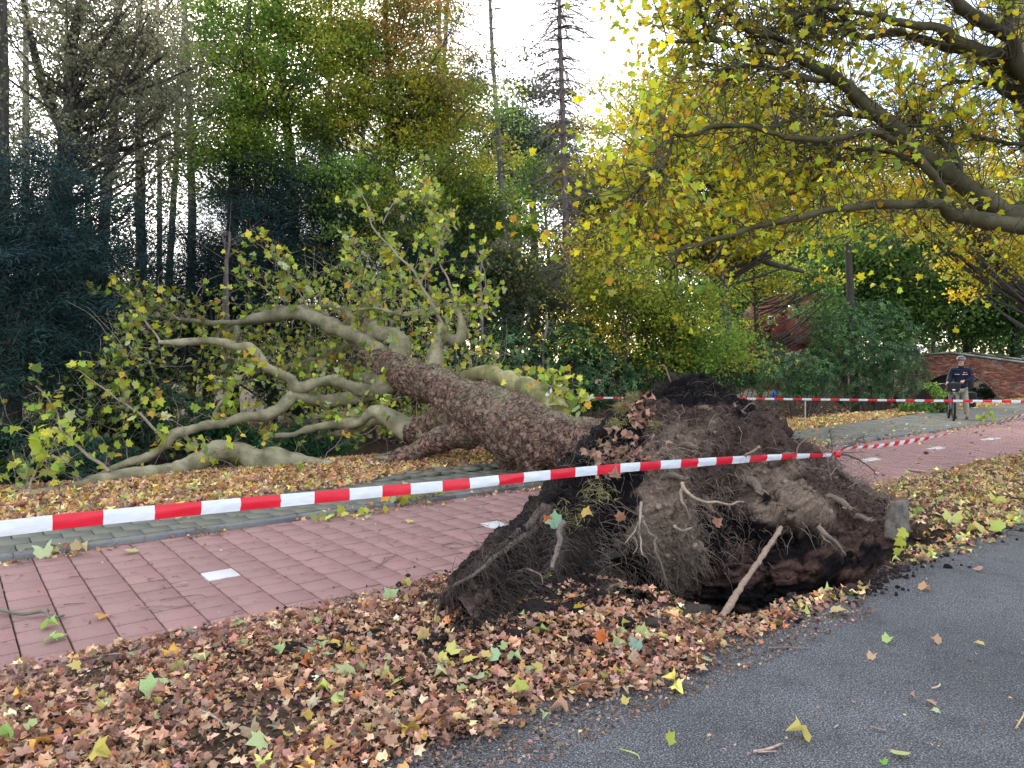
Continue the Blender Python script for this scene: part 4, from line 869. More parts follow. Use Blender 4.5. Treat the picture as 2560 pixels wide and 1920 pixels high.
# single leaves that stand out, as things (px, py, size px, colour, words)
PG = (.5, .58, .3); YG = (.55, .6, .15); Y = (.66, .55, .16); TAN = (.55, .33, .2); PK = (.48, .27, .2); OR = (.6, .18, .05); TEAL = (.28, .42, .32); GR = (.2, .42, .06)
LV = [(2010, 1838, 66, Y + (), 'yellow plane leaf lying flat on the asphalt, tip to the left'), (1672, 1850, 44, (.42, .46, .08), 'folded olive yellow leaf standing on the asphalt'), (2250, 1886, 52, (.6, .6, .25), 'narrow pale yellow leaf at lower right of the road'), (2210, 1905, 22, GR, 'tiny bright green leaf at bottom edge of the road'), (2320, 1751, 36, TAN, 'curled tan leaf on the right half of the asphalt'), (2345, 1776, 22, PG, 'small pale green leaf just right of a curled tan one'), (2275, 1736, 20, PK, 'small pink brown leaf beside a straight twig'), (2456, 1609, 24, Y, 'small yellow leaf far right on the road'), (2215, 1600, 28, (.45, .6, .2), 'light green leaf lone on mid asphalt'), (2345, 1603, 26, TAN, 'tan leaf in the middle of right asphalt'), (2178, 1643, 26, (.62, .4, .25), 'pale orange leaf on mid asphalt'), (2155, 1476, 26, Y, 'yellow leaf on asphalt close to the hole'), (2083, 1527, 44, (.66, .5, .25), 'tan yellow leaf on asphalt below the hole'), (2305, 1470, 30, (.62, .36, .18), 'orange tan leaf on asphalt right of the hole'), (2450, 1423, 24, PK, 'crumpled brown leaf on asphalt at right'), (1766, 1649, 30, (.45, .62, .25), 'light green leaf on asphalt edge'), (1562, 1754, 28, Y, 'small yellow leaf off the litter edge'), (1905, 1551, 46, (.4, .56, .28), 'mint green leaf on litter by the foot of the hole'), (2040, 1545, 22, PK, 'brown leaf by the hole corner'), (2450, 1330, 44, Y, 'yellow leaf on road margin at right'), (2500, 1325, 40, (.5, .6, .15), 'greenish leaf on road margin at far right'),
 (1412, 1772, 56, TAN, 'large tan maple shaped leaf at litter edge'), (1306, 1732, 60, YG, 'bright yellow green leaf in litter near the road'), (1360, 1791, 34, (.5, .6, .25), 'pale green oval leaf near the road edge'), (880, 1690, 70, (.55, .6, .32), 'large cream green leaf, three lobed, mid litter'), (1010, 1705, 62, (.55, .6, .2), 'yellow green forked leaf mid litter'), (975, 1700, 40, (.62, .45, .15), 'ochre leaf next to the forked one'), (655, 1862, 64, (.5, .6, .28), 'pale green leaf at bottom of the litter'), (25, 1855, 62, (.35, .55, .15), 'fresh green leaf at the lower left corner'), (370, 1738, 76, (.42, .6, .25), 'broad green leaf left in the litter'), (235, 1888, 66, (.62, .52, .1), 'torn yellow leaf at bottom left'), (815, 1881, 46, (.6, .42, .12), 'yellow and brown curled leaf at bottom'), (770, 1802, 36, (.62, .46, .12), 'ochre leaf on dark soil, lower middle'), (765, 1656, 42, OR, 'vivid orange leaf beside a black clod'), (735, 1650, 30, (.66, .6, .08), 'small bright yellow leaf beside the orange one'), (745, 1630, 44, TEAL, 'grey green leaf above the small bright yellow one'), (800, 1615, 42, (.45, .58, .3), 'pale green leaf right of the grey green one'), (815, 1645, 34, (.42, .58, .28), 'mint green leaf with spread lobes'), (700, 1640, 40, (.4, .58, .25), 'green leaf leaning on tan leaves'), (1130, 1635, 50, (.66, .62, .18), 'bright yellow star shaped leaf in the leaf pile'), (1090, 1672, 46, TEAL, 'blue green underside leaf in the leaf pile'), (1110, 1690, 44, (.62, .62, .3), 'cream leaf overlapping the blue green one'), (1165, 1660, 50, (.64, .56, .12), 'yellow leaf right of the star shaped one'), (1210, 1645, 46, (.62, .5, .15), 'ochre yellow leaf on the pile right side'), (1240, 1648, 44, (.4, .56, .32), 'mint leaf at right end of the pile'), (1280, 1650, 44, (.45, .58, .3), 'pale mint leaf behind the pile'), (1060, 1600, 42, (.62, .45, .2), 'standing tan yellow leaf over black soil'), (1100, 1650, 40, (.6, .56, .14), 'yellow leaf tucked under the star shaped one'), (1500, 1602, 40, (.62, .17, .05), 'red orange leaf near hole rim'), (1600, 1590, 44, (.5, .6, .25), 'light green leaf on rim litter'), (1440, 1532, 40, (.66, .45, .06), 'orange and yellow standing leaf at the rim'), (1385, 1555, 34, (.55, .5, .1), 'mustard leaf left of the rim'), (1540, 1600, 54, (.5, .58, .25), 'wide pale leaf in front of the hole'), (1660, 1597, 20, (.45, .55, .06), 'small lime leaf in front of the hole'), (1590, 1625, 44, TEAL, 'teal green leaf in front of the hole'), (1770, 1533, 26, GR, 'bright green leaf at the foot of the leaning stick'),
 (1400, 1440, 34, (.62, .25, .08), 'orange leaf beneath the hanging root fan'), (1270, 1490, 40, PK, 'pink brown palmate leaf on dark soil'), (1300, 1505, 34, (.5, .6, .3), 'pale green leaf right of the pink brown one'), (1320, 1460, 32, (.45, .55, .1), 'olive leaf under the root fan'), (975, 1500, 44, (.45, .6, .3), 'mint green leaf at the path edge by the root tips'), (925, 1510, 44, (.55, .6, .25), 'pale yellow green leaf on path edge'), (1020, 1460, 38, (.64, .55, .15), 'yellow leaf at the path edge near the roots'),
 (110, 1385, 44, (.5, .6, .32), 'pale green leaf lying against the kerb at far left'), (195, 1370, 44, (.6, .5, .25), 'ochre green leaf against the kerb'), (137, 1376, 22, (.55, .5, .14), 'small yellow leaf between two kerbside leaves'), (330, 1380, 38, (.6, .58, .25), 'cream leaf lying on red slabs near the kerb'), (465, 1456, 24, (.45, .6, .3), 'small mint leaf left of the white slab'), (255, 1538, 36, (.66, .35, .1), 'orange curled leaf on red slabs'), (115, 1563, 40, (.4, .58, .14), 'green leaf on red slabs by a broken branch'), (155, 1588, 36, (.42, .62, .14), 'bright green pointed leaf on red slabs'), (120, 1597, 30, (.42, .58, .2), 'slender green leaf touching the pointed one'), (600, 1554, 42, (.5, .58, .26), 'pale leaf lying where slabs meet the litter'), (540, 1567, 22, (.4, .15, .15), 'dark red leaf on the last row of slabs'), (100, 1680, 44, (.5, .62, .3), 'pale green leaf at left where slabs meet litter'), (195, 1673, 34, (.66, .52, .16), 'yellow leaf at left litter edge'), (445, 1296, 22, (.45, .6, .28), 'pale green leaf on the kerb'), (1025, 1302, 24, (.66, .58, .18), 'yellow leaf alone on far red slabs'),
 (2110, 1247, 26, (.4, .56, .1), 'green leaf on the verge behind the mound'), (2185, 1315, 26, (.64, .6, .12), 'yellow leaf beside the concrete lump'), (2380, 1303, 46, (.6, .62, .18), 'wide yellow leaf on the right verge'), (2490, 1255, 40, (.55, .55, .1), 'olive yellow leaf at far right of the verge'), (2215, 1263, 24, (.66, .5, .06), 'bright yellow leaf above the concrete lump')]
GLV = 'fallen plane leaves lying singly'
hero = 0
for px, py, sz, c, txt in LV:
    p = onz(px, py, 0); u_, v_ = UV(p); z0 = float(topz(u_, v_)); p = onz(px, py, z0 + .02); d_ = math.hypot(p[0], p[1]); s = sz / FPX * d_ * .8
    inl = 2.6 < v_ < 4.75
    R_ = rots(1, .42 if inl else .16)[0]; T = LEAFC if rng.random() < .6 else LEAF
    if txt.startswith(('folded', 'standing', 'orange and yellow standing')): R_ = rots(1, .3, up=(.3, -1.2, .5))[0]
    o = leaf_obj(T, p + [0, 0, .02 if inl else -.005 + s * .1], R_, float(s), np.array(c), M_LEAF, 'fallen_leaf', None, {})
    tag(o, txt, 'leaf', GLV); hero += 1
# further leaves of the near litter as things of their own
KIND = [((.33, .18, .12), 'curled brown plane leaf in the near leaf litter'), ((.45, .27, .18), 'tan dried plane leaf in the near leaf litter'), ((.26, .12, .08), 'dark brown crumpled leaf in the near leaf litter'), ((.6, .5, .16), 'yellow plane leaf among brown ones in the near litter'), ((.42, .52, .22), 'pale green plane leaf among brown ones in the near litter')]
fm = {}; cnt = 0
while cnt < 300 - hero:
    u_, v_ = rng.uniform(.1, 3.6), rng.uniform(2.5, 4.7); p = W(u_, v_)
    px, py = projpx(p + [0, 0, .0]);
    if not (0 < px < 2560 and py < 1925) or rng.random() > dens_near(np.array([u_]), np.array([v_]))[0]: continue
    k = int(rng.choice(5, p=[.3, .3, .2, .11, .09])); s = rng.uniform(.042, .07); p = W(u_, v_, float(topz(u_, v_)) + .035)
    o = leaf_obj(LEAFC if rng.random() < .7 else LEAFM, p, rots(1, .55)[0], float(s), np.array(KIND[k][0]) * rng.uniform(.85, 1.15), M_DRY if k < 3 else M_LEAF, 'fallen_leaf', None, fm)
    tag(o, KIND[k][1], 'leaf', GLV); cnt += 1
# piles and clumps of fresh leaves
def leaf_clump(px, py, n, sx, sy, h, cols, label, cat, stems=3, name='leafy_twig', group='leafy twigs torn off in the storm', sz=(.07, .13)):
    p = onz(px, py, .05); u_, v_ = UV(p); z0 = float(topz(u_, v_)); t = thing(name, (p[0], p[1], z0), label, cat, group)
    P_ = WA(u_ + rng.normal(size=n) * sx, v_ + rng.normal(size=n) * sy, z0 + .02 + np.abs(rng.normal(size=n)) * h)
    Rr = rots(n, .8, up=(0, -.6, .5)); S_ = rng.uniform(*sz, n); Cx = pal(n, cols, None, .15)
    for k in range(n): leaf_obj(LEAF, P_[k], Rr[k], float(S_[k]), Cx[k], M_LEAF, 'leaf', t, LMESH)
    bb = Buf()
    for k in range(stems):
        q0 = W(u_ + rng.normal() * sx, v_ + rng.normal() * sy, z0 + .01); q1 = P_[int(rng.integers(n))]; bb.curve([list(q0) + [.006], list((q0 + q1) / 2 + rng.normal(size=3) * .03) + [.005], list(q1) + [.003]], 8, 5, (.25, .2, .12))
    bb.obj('stem', M_TWIG, t); return t
GY = [(.35, .45, .08), (.45, .5, .1), (.55, .5, .12), (.4, .45, .2), (.3, .36, .12)]
leaf_clump(1030, 1248, 34, .22, .07, .05, GY + [(.6, .3, .06)], 'pile of green and orange leaves against the kerb left of the mound', 'leafy twig')
leaf_clump(850, 1285, 10, .25, .06, .03, GY, 'flat drift of pale leaves and twigs along the kerb', 'leafy twig', 6)
leaf_clump(2462, 1052, 26, .16, .1, .12, [(.4, .42, .04), (.34, .38, .04)], 'bushy yellow green twig on the pavement near the cyclist', 'leafy twig', 3)
leaf_clump(2172, 1236, 6, .1, .05, .03, [(.4, .55, .12), (.5, .6, .25)], 'two or three fresh green leaves behind the mound on the verge', 'leafy twig', 1)
# sprig standing at the corner of the hole
t = thing('leafy_twig', onz(2268, 1392, 0.01), 'upright sprig with large yellow green leaves at the right corner of the hole', 'leafy twig', 'leafy twigs torn off in the storm')
for px, py, s in [(2255, 1352, .1), (2280, 1380, .13), (2248, 1375, .1), (2300, 1372, .1), (2262, 1330, .1), (2275, 1405, .1)]:
    leaf_obj(LEAF, onv(px, py, 3.0) , rots(1, .25, up=(-.35, -1, .4))[0], s, np.array([.48, .54, .1]), M_LEAF, 'leaf', t, LMESH)
bb = Buf(); bb.curve([list(onv(2258, 1400, 3.0)) + [.006], list(onv(2262, 1370, 3.0)) + [.005], list(onv(2262, 1335, 3.0)) + [.003]], 10, 5, (.3, .35, .12)); bb.obj('stem', M_TWIG, t)
# loose leaves caught on the mound
for px, py, v_, s, c, txt in [(1790, 1309, 3.72, .085, (.5, .26, .16), 'tan leaf stuck on the dark face of the root plate'), (1392, 1306, 4.05, .12, (.3, .5, .32), 'mint green leaf on the black left side of the mound'), (1372, 1302, 4.1, .07, OR, 'small red orange leaf next to the mint green one'), (1538, 1190, 4.1, .1, PK, 'rust leaf hanging just under the tape'), (1553, 1296, 3.85, .08, (.4, .2, .12), 'rust leaf on black soil of the mound'), (1460, 1285, 4.0, .09, (.6, .4, .1), 'ochre leaf caught on the black soil'), (1811, 1045, 4.9, .1, (.6, .4, .15), 'ochre leaf high on the mound under its peak')]:
    o = leaf_obj(LEAFC, onv(px, py, v_), rots(1, .3, up=(-.3, -1, .4))[0], s, np.array(c), M_LEAF, 'fallen_leaf', None, {}); tag(o, txt, 'leaf', GLV)
n = 30; P_ = np.array([onv(a, b_, 5.02) for a, b_ in zip(rng.normal(1600, 22, n), rng.normal(1040, 26, n))]); V, F, CC = scatter(LEAFC, P_, rots(n, .6, up=(-.3, -.8, .4)), rng.uniform(.05, .09, n), pal(n, [(.34, .18, .13), (.26, .12, .09), (.4, .24, .17)], None, .15))
V2, F2, C2 = scatter(LEAFC, np.array([onv(a, b_, 4.6) for a, b_ in zip(rng.normal(1560, 40, 60), rng.normal(1140, 30, 60))]), rots(60, .6, up=(-.3, -.8, .4)), rng.uniform(.04, .09, 60), pal(60, [(.28, .16, .11), (.3, .2, .13)], None, .15))
o = build('caught_leaves', [(V, F, CC, 0), (V2, F2, C2, 0)], M_DRY); tag(o, 'bunch of withered rust brown leaves caught below the peak of the mound', 'leaves', kind='stuff')

# bigger sticks and broken branches
def stick(pts, r0, r1, label, col=(.2, .15, .11), name='fallen_twig', cat='twig', group='broken twigs on the ground', fork=None, n=20, ring=7):
    P_ = np.array([list(q_) for q_ in pts]); P_ = np.column_stack([P_, np.linspace(r0, r1, len(P_))]); Cr = catmull(P_, n); Cr[:, :3] += .5 * r0 * np.stack([fbm(Cr[:, :3] * 14 + 9 * k, 3, 33 + k) for k in range(3)], -1)
    Cr[:, :3] = Cr[:, :3]; bb = Buf(); rad = Cr[:, 3] * (1 + .3 * fbm(np.stack([np.arange(n) * .35, np.zeros(n), np.zeros(n)], -1), 3, 41)); bb.tube(Cr[:, :3], rad, ring, col)
    for f in (fork or []): bb.curve([list(q_) + [r] for q_, r in zip(f, np.linspace(r0 * .7, r1 * .6, len(f)))], 10, 5, col)
    o = bb.obj(name, M_TWIG, None, True); return tag(o, label, cat, group)
zz = lambda px, py, z=.012: onz(px, py, z)
sp = [onv(1794, 1541, 2.83), onv(1850, 1470, 3.05), onv(1905, 1390, 3.3), onv(1952, 1318, 3.52)]
sp[0][2] = .01
stick(sp, .024, .019, 'straight knobbly stick leaning from the hole rim up against the root plate', (.26, .185, .135), 'leaning_stick', 'stick', None, n=60, ring=12)
stick([zz(0, 1524, .03), zz(50, 1535, .03), zz(110, 1530, .035), zz(125, 1545, .03), zz(160, 1538, .02)], .011, .009, 'mossy broken branch on the red slabs at the left edge', (.14, .14, .1), 'broken_branch', 'branch', None, [[zz(122, 1528, .035), zz(118, 1520, .05)], [zz(135, 1545), zz(140, 1552, .005)]])
stick([zz(350, 1518), zz(400, 1514), zz(450, 1515), zz(490, 1507)], .004, .003, 'bent twig on red slabs below the white slab', (.25, .2, .17), fork=[[zz(355, 1517), zz(380, 1524, .01), zz(410, 1520)]])
stick([zz(400, 1500), zz(450, 1492), zz(500, 1487), zz(515, 1491)], .004, .003, 'thin curved twig just below the white slab', (.17, .14, .12))
stick([zz(157, 1655), zz(240, 1640), zz(330, 1630), zz(375, 1618)], .005, .003, 'long thin bleached twig where slabs meet the litter', (.3, .24, .2))
stick([zz(505, 1777, .05), zz(540, 1795, .06), zz(565, 1820, .04)], .006, .004, 'grey forked twig on the litter at lower middle', (.3, .27, .24))
stick([zz(1425, 1713, .04), zz(1460, 1702, .05), zz(1490, 1704, .04)], .009, .006, 'dark curved twig on litter near the road', (.15, .11, .08))
stick([zz(1885, 1878), zz(1920, 1872), zz(1950, 1860)], .006, .005, 'pinkish broken twig on the asphalt near the bottom', (.42, .3, .24), fork=[[zz(1895, 1880), zz(1940, 1878)], [zz(1950, 1862), zz(1958, 1858, .03)]])
stick([zz(2175, 1817), zz(2215, 1826)], .004, .004, 'straight brown twig on lower right asphalt', (.25, .2, .16))
stick([zz(2085, 1819), zz(2095, 1812)], .004, .004, 'short grey twig on lower asphalt', (.3, .28, .25))
stick([zz(2540, 1820), zz(2555, 1795), zz(2560, 1780)], .004, .003, 'ochre forked twig at the right edge of the road', (.5, .35, .18), fork=[[zz(2540, 1800, .01), zz(2552, 1805)]])
stick([zz(1550, 1872), zz(1590, 1885), zz(1600, 1898)], .003, .002, 'green leaf stalk on the asphalt near the bottom', (.4, .45, .12))
stick([zz(1920, 1619), zz(1970, 1618), zz(2022, 1620)], .004, .003, 'long thin twig on asphalt below the hole', (.2, .17, .14))
stick([zz(2330, 1720), zz(2345, 1716), zz(2350, 1710)], .004, .004, 'small angled bleached twig on asphalt', (.5, .4, .28))
stick([zz(2270, 1174, .02), zz(2315, 1180, .02)], .02, .018, 'short thick pale stick at the far verge edge', (.4, .28, .22))
stick([zz(940, 1418), zz(960, 1404), zz(985, 1390), zz(990, 1380)], .004, .003, 'forked twig in the middle of the red slabs', (.2, .16, .13), fork=[[zz(960, 1404), zz(952, 1398)]])
stick([zz(1105, 1363), zz(1135, 1357), zz(1160, 1362)], .005, .003, 'dark bent twig on slabs left of the roots', (.14, .11, .09))
stick([zz(1175, 1395), zz(1190, 1375), zz(1192, 1352)], .004, .003, 'upright lying twig close to the root tips', (.15, .12, .1))
stick([zz(270, 1365, .05), zz(290, 1356, .05), zz(298, 1343, .07)], .004, .003, 'grey twig resting on the kerb at left', (.26, .24, .22))
for k in range(26):
    u_, v_ = rng.uniform(.5, 9), rng.uniform(4.8, 7.3); a = rng.uniform(0, 6.3); l = rng.uniform(.06, .17); p0, p1 = W(u_, v_, .01), W(u_ + l * math.cos(a), v_ + l * math.sin(a), .01); pm = (p0 + p1) / 2 + D1 * rng.normal() * .02
    stick([p0, pm, p1], .0035, .002, 'small dark twig lying on the red slabs', (.15, .12, .1), n=8, ring=5)
# concrete lump
import bmesh as _b
bm = _b.new(); _b.ops.create_cube(bm, size=1); _b.ops.subdivide_edges(bm, edges=bm.edges[:], cuts=10, use_grid_fill=True); V = np.array([x.co[:] for x in bm.verts]); F = np.array([[q_.index for q_ in f.verts] for f in bm.faces]); bm.free()
V = V * [.22, .2, .36]; V[:, :2] *= (1 - .9 * (V[:, 2:3] + .23)); V[:, 0] += .2 * V[:, 2]; V = V + .09 * np.stack([fbm(V * 4 + 7 * k, 4, 90 + k) for k in range(3)], -1); V = V @ Rf
M = Mat('rough_concrete'); M.col(M.ramp(M.noise(9, 6, .7), [(.3, (.06, .052, .045)), (.7, (.2, .175, .15))])); M.rough(.9, .2); M.bump(M.noise(40, 5), .6, .02)
p = onz(2250, 1325, .05); o = build('concrete_lump', [(V + [p[0], p[1], .14], F, None, 0)], M.m, sm=True); tag(o, 'rough grey concrete lump wedged behind the right end of the root plate', 'concrete block')
# ------------------------------------------------------------ standing plane tree at the right (trunk just outside the picture)
pt_base = W(13.0, 3.75, 0)
pt = thing('plane_tree', pt_base, 'mossy plane tree at the right edge with long limbs and yellow leaves over the path', 'tree')
C = catmull([list(at(2690, 1130, 10.9)) + [.52], list(at(2680, 1000, 10.9)) + [.42], list(at(2665, 700, 10.9)) + [.38], list(at(2640, 480, 10.9)) + [.36], list(at(2600, 300, 11)) + [.3], list(at(2550, 130, 11.1)) + [.24], list(at(2530, -100, 11.2)) + [.2], list(at(2500, -700, 11.4)) + [.12]], 90)
C[0, 2] = -.2
bb = Buf(); bb.tube(C[:, :3], C[:, 3], 32, (1, 1, .9), disp=lambda V, N: .04 * fbm(V * 3, 4, 9)); bb.obj('trunk', M_SMOOTH, pt, True)
def c6(pts): return [(1260 + a * .5877, b_ * .5877, d, r * (.66 if r > .04 else .8)) for a, b_, d, r in pts]
PL = []
def PL_(pts, **k): PL.append(limb(c6(pts), parent=pt, wob=.05, amp=.06, ring=14, **k))
dk = (.3, .29, .22)  # backlit darkness against the sky, put into the limb colour
PL_([(2440, 930, 10.9, .3), (2330, 925, 10.7, .27), (2212, 915, 10.5, .25), (2110, 900, 10.4, .22), (2000, 825, 10.3, .2), (1900, 745, 10.2, .19), (1780, 665, 10.1, .18), (1680, 570, 10, .165), (1560, 470, 9.9, .155), (1440, 365, 9.8, .135), (1330, 285, 9.7, .115), (1220, 240, 9.6, .09), (1100, 210, 9.6, .07), (960, 190, 9.5, .055), (850, 160, 9.5, .04), (660, 180, 9.4, .02)], tint=dk)
PL_([(2300, 950, 10.6, .24), (2212, 955, 10.4, .2), (2080, 940, 10.2, .17), (1960, 920, 10, .15), (1900, 900, 9.9, .13), (1850, 862, 9.8, .1), (1700, 872, 9.7, .09), (1550, 868, 9.6, .085), (1400, 890, 9.5, .075), (1260, 930, 9.4, .07), (1150, 950, 9.3, .06), (1050, 970, 9.3, .055), (950, 1010, 9.2, .05), (870, 1025, 9.2, .04), (750, 1060, 9.1, .03), (680, 1110, 9, .015)], tint=dk)
PL_([(1895, 890, 9.9, .1), (1850, 780, 9.8, .085), (1790, 700, 9.7, .085), (1750, 640, 9.7, .08), (1680, 590, 9.6, .075), (1560, 560, 9.5, .07), (1400, 590, 9.4, .065), (1250, 590, 9.3, .055), (1150, 570, 9.2, .05), (1050, 540, 9.2, .05), (900, 545, 9.1, .045), (830, 575, 9.1, .04), (760, 582, 9, .035), (700, 550, 9, .02)], tint=dk)
PL_([(715, 585, 9, .03), (700, 660, 9, .025), (640, 740, 8.9, .02), (570, 800, 8.9, .012), (540, 860, 8.8, .006)], tint=dk)
PL_([(1390, 335, 9.8, .07), (1290, 330, 9.7, .06), (1200, 310, 9.7, .055), (1100, 280, 9.6, .045), (1000, 285, 9.6, .035), (880, 310, 9.5, .02)], tint=dk)
PL_([(1560, 500, 9.9, .06), (1420, 488, 9.9, .05), (1300, 492, 9.9, .045), (1170, 530, 9.8, .035), (1050, 590, 9.8, .02), (980, 640, 9.8, .01)], tint=dk)
PL_([(1760, 670, 10.1, .06), (1650, 655, 10, .05), (1550, 645, 10, .045), (1470, 670, 10, .04), (1400, 700, 9.9, .03), (1300, 780, 9.9, .02), (1180, 850, 9.8, .01)], tint=dk)
PL_([(1530, 650, 10, .03), (1400, 632, 10, .025), (1300, 700, 9.9, .015), (1200, 720, 9.9, .008)], tint=dk)
PL_([(2500, 480, 10.9, .2), (2212, 425, 10.6, .15), (2110, 350, 10.5, .13), (2080, 280, 10.4, .12), (1980, 225, 10.3, .11), (1850, 190, 10.2, .1), (1740, 160, 10.1, .085), (1640, 138, 10, .07), (1510, 155, 9.9, .05), (1420, 50, 9.8, .035), (1320, 20, 9.8, .03), (1200, -60, 9.7, .02)], tint=dk)
PL_([(2460, 380, 10.9, .2), (2212, 310, 10.4, .17), (2140, 240, 10.3, .16), (2050, 230, 10.2, .15), (1930, 190, 10, .12), (1850, 120, 9.9, .09), (1740, 110, 9.8, .08), (1600, 70, 9.7, .06), (1480, 50, 9.6, .05), (1330, 30, 9.5, .035), (1200, 100, 9.4, .02)], tint=dk)
PL_([(2420, 560, 10.6, .2), (2260, 380, 10.3, .17), (2180, 270, 10.1, .15), (2150, 170, 10, .13), (2060, 110, 9.9, .12), (1970, 50, 9.8, .11), (1900, -10, 9.7, .1), (1800, -120, 9.6, .06)], tint=(.22, .21, .18))
PL_([(2150, 180, 10, .11), (2148, 100, 10, .1), (2152, 0, 10, .09), (2150, -100, 10, .07)], tint=(.22, .21, .18))
PL_([(1942, 760, 10.2, .07), (1930, 690, 10.2, .065), (1870, 610, 10.2, .06), (1800, 540, 10.1, .05), (1730, 525, 10.1, .04), (1640, 522, 10, .02)], tint=dk)
PL_([(2350, 590, 10.8, .06), (2212, 615, 10.7, .05), (2100, 600, 10.7, .045), (1990, 560, 10.6, .03), (1860, 530, 10.6, .015)], tint=dk)
PL_([(2300, 390, 10.6, .08), (2212, 372, 10.6, .06), (2080, 357, 10.6, .055), (1980, 345, 10.5, .05), (1880, 362, 10.5, .045), (1800, 430, 10.4, .035), (1740, 490, 10.3, .03), (1690, 560, 10.2, .02)], tint=dk)
PL_([(1250, 250, 9.6, .06), (1200, 185, 9.6, .055), (1130, 150, 9.5, .05), (1020, 110, 9.5, .04), (930, 30, 9.4, .025), (880, -60, 9.4, .02)], tint=dk)
PL_([(900, 170, 9.5, .05), (860, 120, 9.5, .045), (830, 50, 9.5, .04), (815, -20, 9.5, .035)], tint=dk)
PL_([(1500, 150, 9.9, .04), (1400, 100, 9.9, .03), (1330, 20, 9.9, .025), (1310, -60, 9.9, .02)], tint=dk)
PL_([(1240, 215, 9.6, .03), (1300, 90, 9.6, .025), (1180, 20, 9.6, .02)], tint=dk)
tp, tr = grow_twigs(PL, 1500, (.7, 2.2), .05, seg=9, r0=.010, spread=1.0, back=.75)
tc_, trc = child_strands(tp, 5500, (.2, .7), 5, .0032)
bb = Buf()
for P_, R_ in ((tp, tr), (tc_, trc)):
    V, F = strands(P_, R_, 3); bb.add(V, F, np.tile([.1, .085, .06], (len(V), 1)))
o = bb.obj('twigs', M_TWIG, pt); o['kind'] = 'stuff'
ends = np.concatenate([tc_[:, -1], tc_[:, 3], tc_[:, 2], tc_[:, 1], tp[:, -1], tp[:, 5]]); ends = np.concatenate([ends, ends[rng.random(len(ends)) < .25]])
x_, y_ = projpx(ends)
keep = np.where(x_ > 2150, .28, .6); keep = np.where((x_ < 2150) & (x_ > 1750) & (y_ < 420), .26, keep); keep = np.where((y_ > 650), .2, keep); keep = np.where(x_ < 1480, .35, keep)
lp = ends[rng.random(len(ends)) < keep]; lp = lp + rng.normal(size=lp.shape) * .07
big = np.concatenate([c[c[:, 3] > .045][::3] for c in PL]); dmin = np.min(np.linalg.norm(lp[:, None, [0, 2]] - big[None, :, [0, 2]], axis=2) - .6 * big[None, :, 3], axis=1); lp = lp[(dmin > .14) | (rng.random(len(lp)) < .3)]
N = len(lp); x_, y_ = projpx(lp)
YC = [(.66, .56, .03), (.7, .54, .03), (.52, .56, .04), (.3, .38, .04), (.6, .33, .03), (.48, .44, .1), (.2, .3, .05)]
LC = pal(N, YC, [5, 4, 5, 4, 1.2, 2, 2], .18); LR = rots(N, .9, up=(0, -.3, .8)); LS = rng.uniform(.06, .11, N)
vis = (x_ > 10) & (x_ < 2550) & (y_ > 0) & (y_ < 900); order = np.argsort(-(LS / lp[:, 1]) * vis)[:300]
YMESH = {}
for k in order: leaf_obj(LEAF, lp[k], LR[k], float(LS[k]), LC[k], M_PLANE, 'leaf', pt, YMESH)
rest = np.setdiff1d(np.arange(N), order); V, F, CC = scatter(LEAF, lp[rest], LR[rest], LS[rest], LC[rest]); bb = Buf(); bb.add(V, F, CC); o = bb.obj('leaves', M_PLANE, pt); o['kind'] = 'stuff'

